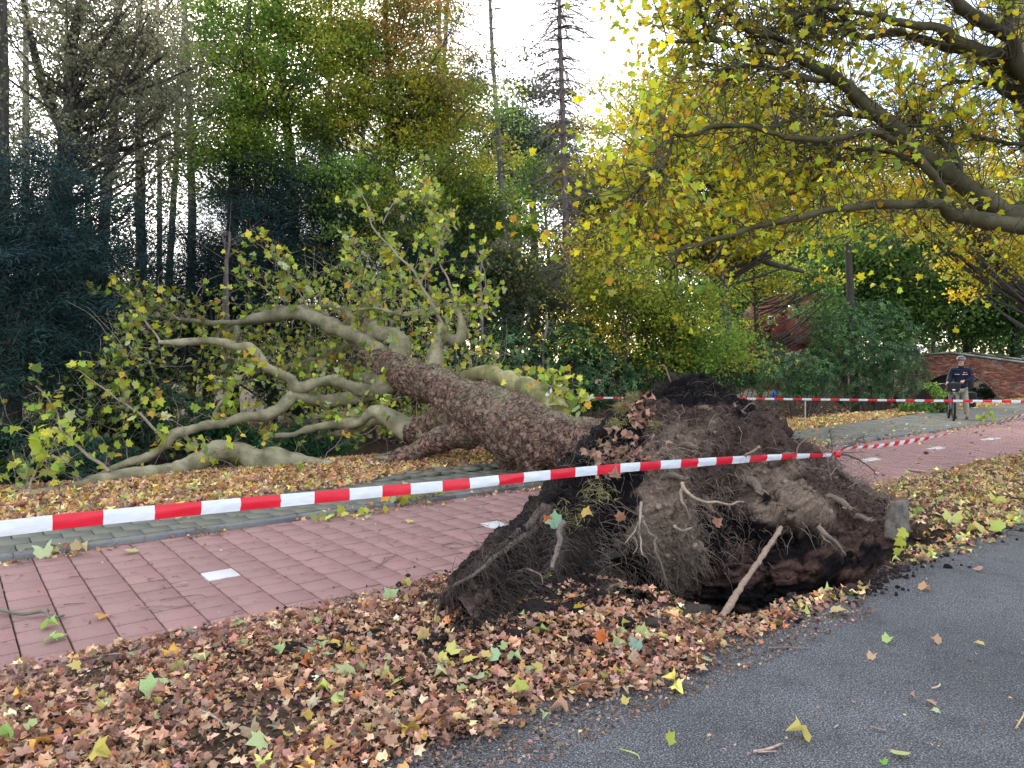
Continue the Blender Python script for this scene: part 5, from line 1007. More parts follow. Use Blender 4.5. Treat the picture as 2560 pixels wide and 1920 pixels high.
# ------------------------------------------------------------ the wood behind
def wood_bark(name, a, b_):
    M = Mat(name); c = M.ramp(M.noise(6, 5, .7, stretch=(3, 3, .6)), [(.3, a), (.7, b_)]); M.col(c); M.rough(.9, .15); M.bump(M.noise(22, 5, .7, stretch=(3, 3, .5)), .7, .03); return M.m
WB_DARK = wood_bark('dark_bark', (.035, .03, .028), (.1, .09, .08)); WB_GREY = wood_bark('grey_bark', (.12, .12, .11), (.28, .27, .25)); WB_RED = wood_bark('pinkish_bark', (.12, .09, .085), (.27, .22, .21))
def tree(label, base, tr, crowns, bark=WB_DARK, limbs=14, name='tree', cat='tree', group='trees of the wood behind', leafT=LEAFQ, lr=(.10, .17), sig=.45, mat=None, tilt=.9, seed=None, extra=None):
    """base (px, py, depth) of the trunk foot; tr = [(px, py, r)...] up the trunk at that depth; crowns = [(px, py, rx, ry, clumps, leaves per clump, colours)]"""
    D = tr[0][3] if len(tr[0]) > 3 else base[2]
    foot_ = at(*base); u_, v_ = UV(foot_); foot_[2] = float(gz(u_, v_)) - .1
    t = thing(name, foot_, label, cat, group)
    P_ = [list(foot_) + [tr[0][2] * 1.25]] + [list(at(q_[0], q_[1], base[2])) + [q_[2]] for q_ in tr]
    Ct = catmull(P_, 60); Ct[:, :3] += .05 * np.stack([fbm(Ct[:, :3] * .8 + 9 * k, 2, 3 + k) for k in range(3)], -1)
    bb = Buf(); bb.tube(Ct[:, :3], Ct[:, 3], 12, None)
    LP_, LC_, LSz = [], [], []; k_ = base[2] / FPX; tw = []
    for (px, py, rx, ry, nc, nl, cols) in crowns:
        c0 = at(px, py, base[2]); nc = int(nc * 1.9); nl = nl * .62; a = np.clip(rng.normal(size=(nc, 3)), -2.2, 2.2) * .62
        ctr = c0 + a * [rx * k_, min(rx, ry) * k_ * .9 + .2, ry * k_]
        for q_ in range(nc):
            c = ctr[q_]
            if q_ < limbs:
                zz_ = c[2] - np.linalg.norm(c[:2] - foot_[:2]) * rng.uniform(.35, .9); i_ = int(np.argmin(np.abs(Ct[:, 2] - zz_))); i_ = min(max(i_, 8), 56); s0 = Ct[i_, :3]
                mid = (s0 + c) / 2 + rng.normal(size=3) * .12 + np.array([0, 0, -.08]) * np.linalg.norm(c - s0) ; rr = max(.009, min(Ct[i_, 3] * .4, .013 * np.linalg.norm(c - s0)))
                bb.curve([list(s0) + [rr], list(mid) + [rr * .65], list(c) + [rr * .25]], 7, 4, None, cap=False)
                e = c + rng.normal(size=(4, 3)) * .7
                for j in range(2): tw.append(np.linspace(mid * .4 + c * .6, e[j], 5) + rng.normal(size=(5, 3)) * .04)
            else:
                tw.append(np.linspace(ctr[q_ % max(1, min(limbs, nc))] if limbs else c, c, 5) + rng.normal(size=(5, 3)) * .08)
            thin = (1.9 if px < 560 else 1.25) if py < 560 else 1.7; n = int(nl * thin * rng.uniform(.4, 1.6)); sg = sig * rng.uniform(.6, 1.2) * (.85 if py < 560 else 1)
            LP_.append(c + rng.normal(size=(n, 3)) * [sg, sg, sg * .42]); cc = np.array(cols[int(rng.integers(len(cols)))]) * rng.uniform(.75, 1.25); LC_.append(np.clip(cc * np.exp(rng.normal(0, .2, (n, 1))), 0, .9)); LSz.append(rng.uniform(*lr, n) * (.66 if py < 560 and name == 'tree' else .8 if name == 'tree' else .9))
    if tw:
        tw = np.array(tw); V, F = strands(tw, np.repeat(np.linspace(.010, .004, 5)[None], len(tw), 0), 3); bb.add(V, F)
    if extra: extra(bb, Ct)
    bb.obj('trunk', bark, t, True)
    if LP_:
        LP_ = np.concatenate(LP_); LC_ = np.concatenate(LC_); LSz = np.concatenate(LSz)
        km = (fbm(LP_ * .75, 3, 120) + .5 * fbm(LP_ * 2.5, 2, 121) > -.3) | (projpx(LP_)[1] > 560); LP_, LC_, LSz = LP_[km], LC_[km], LSz[km]; N = len(LP_)
        V, F, CC = scatter(leafT, LP_, rots(N, tilt), LSz, LC_); o = build('crown', [(V, F, CC, 0)], mat or M_TREELEAF, t); o['kind'] = 'stuff'
    return t
G1 = [(.14, .22, .04), (.17, .29, .05), (.22, .32, .045), (.09, .16, .035)]
G2 = [(.27, .35, .045), (.35, .38, .05), (.19, .3, .05), (.42, .37, .04)]
GO = [(.26, .26, .05), (.4, .22, .05), (.3, .2, .05), (.16, .2, .05)]
BRN = [(.27, .25, .15), (.2, .2, .12), (.32, .29, .18), (.18, .24, .1)]
DK = [(.018, .045, .042), (.014, .034, .034), (.024, .055, .045), (.018, .042, .048)]  # blue dark cast of shadow is put into these foliage colours
DG = [(.08, .17, .05), (.055, .12, .04), (.11, .21, .055)]
YG2 = [(.45, .43, .04), (.54, .46, .04), (.34, .4, .05), (.58, .42, .04)]
YL = [(.5, .42, .04), (.42, .4, .05), (.55, .4, .04)]
# left: tall thin leaved trees
tree('dark forked tree with sparse brown leaves at the upper left', (125, 1000, 15), [(128, 850, .2), (150, 500, .19), (170, 380, .18), (180, 250, .15), (175, 120, .11), (200, 0, .08), (220, -200, .05)],
     [(160, 120, 190, 170, 46, 110, BRN), (330, 150, 160, 150, 30, 100, BRN), (150, 380, 190, 120, 22, 70, BRN), (120, -150, 250, 180, 40, 60, BRN), (300, 330, 140, 110, 18, 80, BRN)], limbs=26, lr=(.07, .13), sig=.38,
     extra=lambda bb, Ct: [bb.curve([list(at(a, b_, 15)) + [r] for a, b_, r in q_], 16, 7) for q_ in ([(165, 340, .12), (120, 250, .1), (90, 150, .08), (70, 60, .06), (40, -80, .03)], [(175, 300, .09), (240, 240, .07), (330, 200, .05), (420, 130, .02)], [(160, 430, .08), (240, 380, .06), (330, 370, .05), (440, 330, .02)], [(178, 200, .08), (240, 130, .06), (290, 60, .05), (310, -40, .03)])])
tree('leftmost tall trunk cut by the picture edge', (5, 1000, 13), [(5, 800, .12), (6, 400, .11), (4, 100, .1), (0, -200, .07)], [(10, 250, 60, 240, 14, 50, BRN)], limbs=8, lr=(.07, .12))
tree('slender straight tree with grey trunk just right of the forked tree', (245, 1000, 19), [(245, 800, .15), (258, 600, .14), (272, 440, .12), (285, 280, .1), (290, 100, .07), (300, -150, .04)], [(300, 260, 110, 200, 34, 90, BRN), (260, 500, 70, 90, 8, 50, DG)], limbs=14, bark=WB_GREY, lr=(.09, .14))
tree('straight dark conifer trunk in the bright gap at left', (350, 1000, 20), [(350, 800, .14), (352, 500, .13), (350, 330, .11), (352, 100, .08), (354, -150, .05)], [(352, 160, 80, 230, 26, 90, BRN), (352, 520, 60, 140, 12, 70, DK)], limbs=16, lr=(.08, .14))
tree('pinkish slim trunk right of the bright gap', (478, 1000, 22), [(478, 800, .13), (480, 560, .12), (478, 380, .11), (470, 200, .09), (462, 60, .07), (455, -120, .04)], [(460, 120, 120, 200, 40, 100, BRN), (480, 340, 90, 110, 16, 90, BRN + G1)], limbs=16, bark=WB_RED, lr=(.1, .15))
tree('thin leaning tree behind the bright gap', (425, 1000, 26), [(425, 700, .12), (440, 400, .1), (448, 200, .08), (470, -50, .04)], [(560, 180, 110, 180, 30, 90, BRN + G1)], limbs=12, lr=(.11, .17))
# centre: green maple-like trees
tree('green maple with light green top left of centre', (578, 1000, 20), [(578, 800, .17), (580, 600, .15), (585, 420, .13), (600, 260, .1), (620, 100, .07), (630, -80, .04)],
     [(620, 240, 110, 110, 42, 170, G1 + G2[:2]), (600, 430, 120, 90, 34, 170, G1), (570, 60, 100, 90, 18, 120, G1)], limbs=20, lr=(.1, .17))
tree('tall green tree under the brightest patch of sky', (740, 1000, 22), [(742, 800, .2), (735, 600, .18), (728, 420, .16), (712, 260, .13), (700, 120, .1), (690, -60, .07)],
     [(760, 300, 120, 90, 34, 150, G1), (680, 60, 130, 90, 40, 150, G1 + G2), (820, 90, 90, 110, 34, 150, G2), (740, 450, 120, 80, 26, 140, G1 + BRN[:1]), (760, -60, 160, 60, 24, 120, G2)], limbs=20, lr=(.11, .18))
tree('maple with fanned dark branches and green and orange leaves', (975, 1000, 21), [(975, 760, .16), (976, 500, .15), (976, 380, .14), (974, 240, .11), (968, 120, .08), (960, -60, .05)],
     [(960, 260, 130, 120, 46, 150, G2), (1060, 200, 110, 100, 38, 140, GO), (900, 130, 100, 120, 36, 130, G2 + GO[:1]), (1000, 40, 130, 80, 34, 130, GO + [(.45, .2, .06)]), (1080, 330, 90, 90, 26, 130, G2 + GO[:1]), (860, 330, 100, 70, 24, 130, G2)], limbs=24, lr=(.1, .17),
     extra=lambda bb, Ct: [bb.curve([list(at(a, b_, 21)) + [r] for a, b_, r in q_], 12, 6) for q_ in ([(976, 410, .1), (1000, 370, .08), (1040, 330, .06), (1080, 280, .03)], [(974, 400, .08), (940, 340, .06), (905, 290, .03)], [(976, 340, .08), (1010, 280, .06), (1030, 220, .03)])])
tree('oak with green and russet crown in front of the bare conifers', (1120, 1000, 25), [(1122, 700, .2), (1120, 500, .18), (1110, 350, .14), (1100, 220, .1)],
     [(1110, 400, 110, 130, 46, 150, G2 + GO[:1]), (1160, 560, 120, 110, 40, 150, G1 + G2[:1]), (1060, 560, 110, 90, 28, 150, G2 + G1)], limbs=16, lr=(.12, .19))
tree('light green young tree low behind the fallen crown', (930, 1000, 19), [(930, 760, .1), (935, 620, .08), (940, 520, .05)], [(950, 500, 110, 100, 36, 150, G1 + G2), (850, 480, 80, 70, 16, 130, G1)], limbs=12, lr=(.09, .15))
tree('dark round holm oak behind the two bare conifers', (1290, 1000, 42), [(1290, 700, .3), (1290, 450, .25), (1290, 300, .15)], [(1290, 330, 110, 115, 70, 170, [(.06, .085, .05), (.045, .065, .04), (.08, .11, .06)]), (1340, 430, 90, 90, 36, 150, [(.06, .1, .05)]), (1190, 470, 90, 80, 30, 150, DG)], limbs=10, lr=(.2, .32), sig=.7)
tree('slender green ivy clad tree between conifer trunks', (1335, 1000, 28), [(1337, 760, .16), (1336, 600, .15), (1330, 480, .12), (1325, 400, .07)], [(1335, 430, 70, 80, 24, 130, DG + G1), (1310, 600, 40, 120, 10, 60, BRN)], limbs=10, bark=WB_GREY, lr=(.12, .18))
tree('leafy green tree filling the space between the leaning and tallest bare conifers', (1215, 1000, 26), [(1215, 760, .1), (1210, 620, .08), (1205, 520, .05)], [(1180, 600, 90, 90, 30, 130, G1 + G2), (1240, 720, 110, 60, 30, 130, G1 + BRN), (1120, 700, 90, 80, 30, 130, G1 + G2), (1150, 480, 70, 60, 18, 110, G2)], limbs=18, lr=(.11, .16))
tree('fine twiggy green tree right of the tallest bare conifer', (1480, 1000, 27), [(1480, 780, .1), (1478, 620, .08), (1470, 500, .05)], [(1470, 560, 80, 110, 34, 130, G1 + G2), (1440, 700, 80, 70, 26, 130, G1), (1420, 430, 50, 70, 10, 100, G2), (1350, 740, 70, 40, 14, 110, G1 + BRN)], limbs=18, lr=(.11, .16))
tree('bushy green tree left of the tall bare conifer', (1150, 1000, 23), [(1148, 700, .1), (1160, 620, .06)], [(1190, 660, 80, 80, 34, 130, BRN + DG + [(.2, .22, .08)]), (1260, 700, 60, 80, 26, 110, BRN + [(.16, .2, .07)])], limbs=14, lr=(.1, .15))
# dead conifers
def conifer(label, px0, dep, tr, n, y0, y1, L0, L1, droop, bark=WB_RED, group='bare dead conifers'):
    foot_ = at(px0, 1000, dep); u_, v_ = UV(foot_); foot_[2] = float(gz(u_, v_)) - .1
    t = thing('bare_conifer', foot_, label, 'tree', group); n = int(n * 1.5); P_ = [list(foot_) + [tr[0][2] * .85]] + [list(at(a, b_, dep)) + [r * .68] for a, b_, r in tr]; Ct = catmull(P_, 50)
    bb = Buf(); bb.tube(Ct[:, :3], Ct[:, 3], 9); bb.obj('trunk', bark, t, True); bb = Buf(); S_ = []
    for k in range(n):
        f = (k + rng.random()) / n; py = y1 + (y0 - y1) * f; i_ = int(np.argmin(np.abs(Ct[:, 2] - at(px0, py, dep)[2]))); p = Ct[i_, :3].copy(); a = rng.uniform(0, 2 * PI); L_ = (L0 + (L1 - L0) * (1 - f)) * rng.uniform(.5, 1.1); d = np.array([math.cos(a), math.sin(a), .1]); seg = 9; pts = []
        for s in range(seg): pts.append(p.copy()); d[2] += -droop * .16 if s < 5 else droop * .2; p = p + d * L_ / seg + rng.normal(size=3) * .02
        S_.append(pts)
    S_ = np.array(S_); V, F = strands(S_, np.repeat(np.linspace(.018, .006, 9)[None], n, 0), 4); bb.add(V, F)
    c_, cr = child_strands(S_, n * 5, (.2, .7), 4, .007); V, F = strands(c_, cr, 3); bb.add(V, F); o = bb.obj('branches', bark, t); o['kind'] = 'stuff'; return t
conifer('bare pale conifer trunk among the orange maple leaves', 1096, 26, [(1096, 800, .17), (1097, 500, .15), (1096, 250, .12), (1098, 50, .1), (1100, -200, .06)], 120, 420, -200, 1.2, 2.2, .9, WB_GREY)
conifer('bare conifer with long dark drooping twigs at top centre', 1112, 29, [(1114, 800, .16), (1112, 400, .13), (1108, 200, .11), (1120, 0, .09), (1126, -200, .06)], 190, 300, -200, 2.2, 2.9, .9)
conifer('thin bare conifer with short snags leaning slightly left', 1256, 24, [(1262, 800, .16), (1262, 640, .15), (1252, 440, .13), (1240, 260, .11), (1228, 80, .09), (1222, -120, .06)], 90, 700, -150, .5, 1.3, .5, WB_GREY)
conifer('tallest bare conifer with reddish trunk and fringe of twigs', 1410, 22, [(1420, 790, .16), (1416, 600, .15), (1410, 400, .13), (1404, 200, .11), (1399, 60, .09), (1396, -150, .06)], 330, 780, -150, .8, 1.9, 1.0)
# dark yews
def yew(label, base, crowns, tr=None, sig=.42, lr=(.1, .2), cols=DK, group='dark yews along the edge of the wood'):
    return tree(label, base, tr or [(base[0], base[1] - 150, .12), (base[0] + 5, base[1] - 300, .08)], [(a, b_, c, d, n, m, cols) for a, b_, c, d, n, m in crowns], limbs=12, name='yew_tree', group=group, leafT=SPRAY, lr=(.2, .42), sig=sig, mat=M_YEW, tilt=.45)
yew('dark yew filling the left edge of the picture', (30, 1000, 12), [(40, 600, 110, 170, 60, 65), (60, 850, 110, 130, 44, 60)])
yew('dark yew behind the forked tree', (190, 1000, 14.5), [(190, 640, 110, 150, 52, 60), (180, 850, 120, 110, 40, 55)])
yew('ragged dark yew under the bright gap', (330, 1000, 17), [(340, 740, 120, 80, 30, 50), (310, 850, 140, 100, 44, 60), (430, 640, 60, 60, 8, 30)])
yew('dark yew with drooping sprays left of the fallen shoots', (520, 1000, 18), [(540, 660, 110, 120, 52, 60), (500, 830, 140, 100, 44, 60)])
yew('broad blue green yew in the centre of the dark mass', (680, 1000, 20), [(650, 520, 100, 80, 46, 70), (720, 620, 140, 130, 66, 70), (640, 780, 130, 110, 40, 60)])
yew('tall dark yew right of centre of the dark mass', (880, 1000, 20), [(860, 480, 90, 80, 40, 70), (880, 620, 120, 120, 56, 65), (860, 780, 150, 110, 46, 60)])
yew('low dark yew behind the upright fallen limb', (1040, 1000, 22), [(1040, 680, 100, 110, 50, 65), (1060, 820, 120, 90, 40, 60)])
# slim dead stems among the yews
for k, (pts, dpt, lab) in enumerate([([(560, 760), (562, 700), (566, 640), (556, 590)], 16.5, 'slim reddish dead stem among the yews'), ([(566, 650), (572, 620), (574, 580)], 16.4, 'short reddish fork beside the slim dead stem'), ([(115, 980), (118, 880), (128, 800), (132, 760)], 12.5, 'bare brown dead stem low in the left yew'), ([(150, 910), (146, 850)], 12.4, 'short broken stem beside the bare brown one'),
    ([(1370, 800), (1358, 870), (1362, 860)][:2], 19, 'pale thin sapling stem in front of the rhododendrons'), ([(1205, 760), (1200, 700), (1206, 640)], 20, 'thin stem right of the fallen shoots')]):
    C_ = catmull([list(at(a, b_, dpt)) + [.04 - .006 * i] for i, (a, b_) in enumerate(pts)], 20); bb = Buf(); bb.tube(C_[:, :3], C_[:, 3], 7); 
    u_, v_ = UV(C_[0, :3]); lo_ = C_[0 if C_[0, 2] < C_[-1, 2] else -1, :3].copy(); b2 = lo_.copy(); b2[2] = float(gz(*UV(lo_))) - .05; bb.tube(np.linspace(b2, lo_, 4), .045, 7)
    S_ = np.array([np.linspace(C_[i, :3], C_[i, :3] + rng.normal(size=3) * .4 + [0, 0, .15], 5) for i in rng.integers(2, 19, 14)]); V, F = strands(S_, np.repeat(np.linspace(.01, .003, 5)[None], 14, 0), 3); bb.add(V, F)
    o = bb.obj('dead_stem', WB_RED if k < 4 else WB_GREY, None, True); tag(o, lab, 'dead stem', 'dead stems at the edge of the wood')
# right: oaks, beeches
tree('big oak with dark trunk and yellow green crown right of centre', (1806, 1000, 24), [(1806, 880, .33), (1802, 760, .3), (1795, 680, .27), (1790, 600, .24), (1810, 500, .18), (1840, 400, .12), (1860, 320, .07)],
     [(1760, 430, 170, 120, 70, 150, YG2), (1900, 380, 150, 120, 56, 150, YL + YG2), (1690, 560, 150, 90, 46, 140, YG2), (1650, 320, 130, 100, 44, 140, YG2), (1960, 500, 130, 90, 36, 140, YG2), (1800, 250, 160, 80, 34, 130, YL)], limbs=26, lr=(.12, .2),
     extra=lambda bb, Ct: [bb.curve([list(at(a, b_, 24)) + [r] for a, b_, r in q_], 14, 8) for q_ in ([(1795, 700, .2), (1760, 650, .15), (1790, 560, .12), (1820, 500, .07)], [(1800, 720, .16), (1850, 640, .12), (1930, 660, .09), (2010, 680, .05)], [(1792, 680, .16), (1750, 640, .12), (1690, 660, .1), (1650, 700, .05)], [(1800, 640, .15), (1850, 560, .12), (1880, 480, .08)])])
tree('tree with pale grey trunk left of the big oak', (1680, 1000, 27), [(1690, 800, .22), (1676, 680, .24), (1675, 600, .22), (1672, 540, .2), (1668, 420, .15), (1660, 300, .1)],
     [(1620, 470, 130, 100, 44, 140, G2 + YG2), (1560, 600, 110, 110, 44, 140, G2 + YG2[:1]), (1700, 380, 120, 90, 30, 130, YG2), (1540, 420, 100, 110, 34, 130, YG2)], limbs=18, bark=WB_GREY, lr=(.13, .2))
tree('light green shrubby tree behind the peak of the root plate', (1730, 1000, 21), [(1735, 900, .07), (1730, 820, .05)], [(1620, 800, 120, 80, 30, 120, G2 + [(.3, .4, .05)]), (1720, 870, 80, 60, 26, 130, [(.17, .3, .06), (.24, .36, .06)]), (1540, 740, 80, 80, 20, 120, G2), (1680, 740, 90, 50, 14, 120, G2), (1850, 900, 40, 40, 5, 80, G2)], limbs=18, lr=(.09, .15))
tree('yellow green sapling hanging over the far tape', (1560, 1000, 19.5), [(1562, 850, .06), (1560, 740, .05), (1556, 660, .03)], [(1520, 700, 90, 110, 22, 90, YG2 + G2), (1480, 850, 60, 60, 8, 60, YL)], limbs=14, lr=(.09, .15))
for k, (px, dep, lab, cr, co) in enumerate([(2070, 52, 'beech with deep green crown above the house', [(2060, 640, 120, 100), (1960, 640, 100, 80), (2140, 560, 100, 80)], DG + G1[:1]),
    (2220, 40, 'tall green beech right of the house', [(2220, 600, 140, 120), (2260, 740, 120, 90), (2160, 720, 90, 100)], [(.12, .22, .05), (.16, .27, .06), (.08, .16, .05)]),
    (2420, 44, 'dark green tree behind the bridge', [(2400, 700, 130, 130), (2480, 600, 120, 110), (2500, 780, 120, 90)], DG), (2540, 40, 'ivy clad dark tree at the far right', [(2560, 700, 90, 130), (2520, 560, 90, 80)], DG + DK[:1]),
    (1860, 50, 'green tree left of the house roof', [(1860, 640, 100, 90), (1840, 740, 60, 80)], G1)]):
    tree(lab, (px, 1000, dep), [(px, 850, .25), (px + 5, 700, .2), (px + 8, 550, .14)], [(a, b_, c, d, 50, 130, co) for a, b_, c, d in cr], limbs=16, lr=(.18, .3), sig=.8)
tree('thin branched tree whose leaves veil the house', (1900, 1000, 33), [(1890, 800, .1), (1880, 640, .08), (1890, 540, .05)], [(1880, 670, 90, 50, 16, 90, G2 + DG), (2000, 700, 90, 30, 12, 70, DG + G2), (1890, 790, 30, 50, 5, 50, DG + G2), (2080, 780, 40, 50, 8, 70, DG)], limbs=18, lr=(.12, .19))
tree('yellow leaved tree behind the overhanging limbs at right', (2640, 1000, 30), [(2620, 800, .2), (2460, 600, .15), (2450, 450, .1)], [(2440, 450, 150, 80, 40, 120, YL), (2350, 520, 120, 60, 26, 110, YG2), (2520, 620, 110, 90, 30, 100, YL + YG2), (2300, 380, 150, 80, 34, 110, YL)], limbs=16, lr=(.13, .2))
tree('golden tree above the house in the gap under the limb', (2140, 1000, 30), [(2130, 800, .16), (2120, 600, .12), (2110, 450, .08)], [(2080, 420, 130, 80, 44, 120, YL + YG2), (2180, 480, 120, 70, 34, 120, YL), (1990, 330, 120, 80, 30, 110, YL)], limbs=16, lr=(.13, .2))
# slim far trunks that show in the gaps
FARL = ['thin dark trunk in the sky gap just right of the leftmost trunk', 'thin grey trunk seen through the arms of the forked tree', 'thin dark trunk between forked tree and its straight neighbour', 'thin pale trunk in the bright gap left of the pinkish trunk', 'thin dark trunk behind the light green maple', 'thin pale trunk between the tall green tree and the fanned maple', 'thin dark trunk just left of the fanned maple', 'thin pale trunk in the low gap left of the leaning bare conifer', 'very thin dark trunk directly left of the leaning bare conifer', 'thin pale trunk between leaning and tallest bare conifer', 'thin dark trunk right behind the tallest bare conifer', 'pale far trunk above the right hand rhododendron', 'dark far trunk in the deep green right of the house', 'pale far trunk in the deep green left of the bridge', 'dark far trunk standing over the left end of the bridge', 'pale far trunk directly above the house roof']
for k, (px, dep, r, y1) in enumerate([(60, 24, .12, -100), (170, 27, .1, 0), (215, 30, .12, 100), (395, 30, .1, -50), (640, 30, .12, 100), (820, 28, .12, -100), (905, 30, .1, -100), (1180, 34, .12, 450), (1230, 33, .08, 560), (1372, 34, .1, 500), (1450, 36, .12, 480), (2110, 46, .18, 560), (2180, 48, .15, 500), (2250, 50, .18, 500), (2330, 50, .15, 520), (1990, 44, .15, 560)]):
    nm = ['far left', 'second far', 'third far'][0]
    foot_ = at(px, 990, dep); foot_[2] = float(gz(*UV(foot_))) - .1; t = thing('far_tree', foot_, FARL[k], 'tree', 'slim far trunks deep in the wood')
    C_ = catmull([list(foot_) + [r * 1.2], list(at(px + 4, (990 + y1) / 2, dep)) + [r], list(at(px + rng.normal() * 12, y1, dep)) + [r * .5]], 14); bb = Buf(); bb.tube(C_[:, :3], C_[:, 3], 7)
    S_ = np.array([np.linspace(C_[i, :3], C_[i, :3] + rng.normal(size=3) * [1.2, 1.2, .4] + [0, 0, .6], 5) for i in rng.integers(4, 14, 16)]); V, F = strands(S_, np.repeat(np.linspace(.035, .01, 5)[None], 16, 0), 3); bb.add(V, F); bb.obj('trunk', WB_DARK if k % 2 else WB_GREY, t, True)
    pts = C_[rng.integers(5, 14, 420), :3] + rng.normal(size=(420, 3)) * [1.3, 1.0, 1.3]; co = [BRN, BRN, BRN, BRN, G1, G1, G2, BRN, BRN, G1, G2, DG, DG, DG, DG, G1][k]
    V, F, CC = scatter(LEAFQ, pts, rots(420, .9), rng.uniform(.14, .26, 420), pal(420, co)); o = build('crown', [(V, F, CC, 0)], M_TREELEAF, t); o['kind'] = 'stuff'
# far-off wood as one mass: fills gaps low down
n = 42000; px = rng.uniform(-300, 3000, n); dep = rng.uniform(58, 85, n); top = 640 + 90 * vnoise(np.stack([px / 170, 0 * px, 0 * px], -1), 5) - np.where(px > 1900, 60, 0) ; top = np.where(np.abs(px - 1300) < 90, 760, top); top = np.where((px > 230) & (px < 520), 800, top)
py = top + (960 - top) * rng.random(n) ** .8; P_ = np.stack([at(a, b_, c) for a, b_, c in zip(px, py, dep)]); kk = fbm(P_ * .35, 3, 91) > -.45 + .4 * (1 - (py - top) / 300); P_ = P_[kk]; n = len(P_)
V, F, CC = scatter(LEAFQ, P_, rots(n, .9), rng.uniform(.3, .6, n), pal(n, [(.05, .08, .03), (.08, .12, .04), (.05, .07, .05), (.12, .13, .05)])); o = build('far_wood', [(V, F, CC, 0)], M_TREELEAF); tag(o, 'far-off wood behind the single trees', 'wood', kind='stuff')

# ------------------------------------------------------------ evergreen shrubs
def shrub(label, px, py, dep, lobes, cols, name='rhododendron_bush', cat='shrub', group='evergreen shrubs along the ditch', L_=(.1, .17), stems=10, T=None):
    foot_ = at(px, py, dep); foot_[2] = float(gz(*UV(foot_))) - .05; t = thing(name, foot_, label, cat, group); P_ = []; k_ = dep / FPX
    for (a, b_, rx, ry, n) in lobes:
        c0 = at(a, b_, dep); d = rng.normal(size=(n, 3)); d /= np.linalg.norm(d, axis=1, keepdims=True); nb = .82 + .22 * fbm(d * 2.3 + [a * .01, b_ * .01, 0], 3, 97); rad = nb * rng.uniform(.6, 1.05, n) ** .5
        P_.append(c0 + d * rad[:, None] * [rx * k_, min(rx, 1.2 * ry) * k_, ry * k_])
    P_ = np.concatenate(P_); g = np.array([float(0)]) ; zg = gz(*UV(P_)); P_ = P_[P_[:, 2] > zg + .05]; n = len(P_)
    up = P_ - P_.mean(0); up /= np.linalg.norm(up, axis=1, keepdims=True); nrm = up + rng.normal(size=(n, 3)) * .45 + [0, 0, .5]; nrm /= np.linalg.norm(nrm, axis=1, keepdims=True)
    a = rng.normal(size=(n, 3)); a -= nrm * (a * nrm).sum(1, keepdims=True); a /= np.linalg.norm(a, axis=1, keepdims=True); R_ = np.stack([a, np.cross(nrm, a), nrm], 1)
    V, F, CC = scatter(T or ROSETTE, P_, R_, rng.uniform(*L_, n), pal(n, cols, None, .25)); o = build('foliage', [(V, F, CC, 0)], M_GLOSS, t); o['kind'] = 'stuff'
    bb = Buf()
    for k in range(stems):
        e = P_[int(rng.integers(n))]; bb.curve([list(foot_ + rng.normal(size=3) * [.3, .3, 0]) + [.03], list((foot_ + e) / 2 + rng.normal(size=3) * .2) + [.02], list(e) + [.006]], 9, 5)
    bb.obj('stem', WB_DARK, t); return t
RH = [(.05, .12, .045), (.075, .165, .055), (.03, .08, .035), (.11, .2, .07)]
shrub('rhododendron right behind the fallen trunk', 1270, 1020, 19, [(1270, 900, 90, 100, 420), (1200, 960, 90, 80, 300), (1300, 1000, 90, 60, 250)], RH)
shrub('large rhododendron left of the root plate above the far tape', 1430, 1020, 19.5, [(1430, 880, 110, 90, 700), (1500, 950, 120, 90, 600), (1400, 990, 110, 70, 450)], RH)
shrub('dark rhododendron behind the top of the root plate', 1620, 1020, 21, [(1620, 920, 110, 80, 500), (1700, 960, 100, 70, 400), (1580, 1000, 110, 50, 250)], RH)
shrub('brownish shrub below the tall bare conifer', 1330, 1020, 22, [(1330, 790, 110, 60, 380), (1220, 810, 90, 70, 260)], [(.09, .1, .055), (.07, .09, .05), (.05, .08, .045)], group='evergreen shrubs along the ditch')
shrub('rhododendron under the big oak', 1810, 1020, 24, [(1810, 930, 100, 70, 420), (1890, 900, 90, 80, 420)], RH)
shrub('tall broad rhododendron in front of the house', 2000, 1020, 27, [(2020, 935, 100, 70, 500), (2110, 850, 95, 100, 650), (1950, 950, 100, 70, 400)], RH)
shrub('big rhododendron drooping to the water left of the bridge', 2210, 1010, 29, [(2190, 840, 120, 110, 800), (2240, 930, 90, 90, 500), (2120, 960, 120, 60, 420)], RH)
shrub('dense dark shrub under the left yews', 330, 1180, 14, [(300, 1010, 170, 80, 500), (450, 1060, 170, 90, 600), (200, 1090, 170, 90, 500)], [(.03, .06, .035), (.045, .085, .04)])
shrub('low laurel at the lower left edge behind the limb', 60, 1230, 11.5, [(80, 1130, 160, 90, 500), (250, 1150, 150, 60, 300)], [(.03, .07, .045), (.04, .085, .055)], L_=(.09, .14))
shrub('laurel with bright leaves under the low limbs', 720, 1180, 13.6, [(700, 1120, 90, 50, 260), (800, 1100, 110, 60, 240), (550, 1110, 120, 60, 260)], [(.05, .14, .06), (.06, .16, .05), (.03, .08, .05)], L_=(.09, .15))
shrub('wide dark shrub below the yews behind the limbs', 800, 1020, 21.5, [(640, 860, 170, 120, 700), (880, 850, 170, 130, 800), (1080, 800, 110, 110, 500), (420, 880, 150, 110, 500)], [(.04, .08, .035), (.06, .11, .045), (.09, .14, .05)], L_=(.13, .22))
shrub('dark shrub behind the fallen crown', 950, 1060, 17.5, [(950, 960, 160, 100, 500), (1100, 930, 120, 90, 420), (760, 960, 150, 90, 420)], [(.03, .06, .035), (.05, .08, .04)])
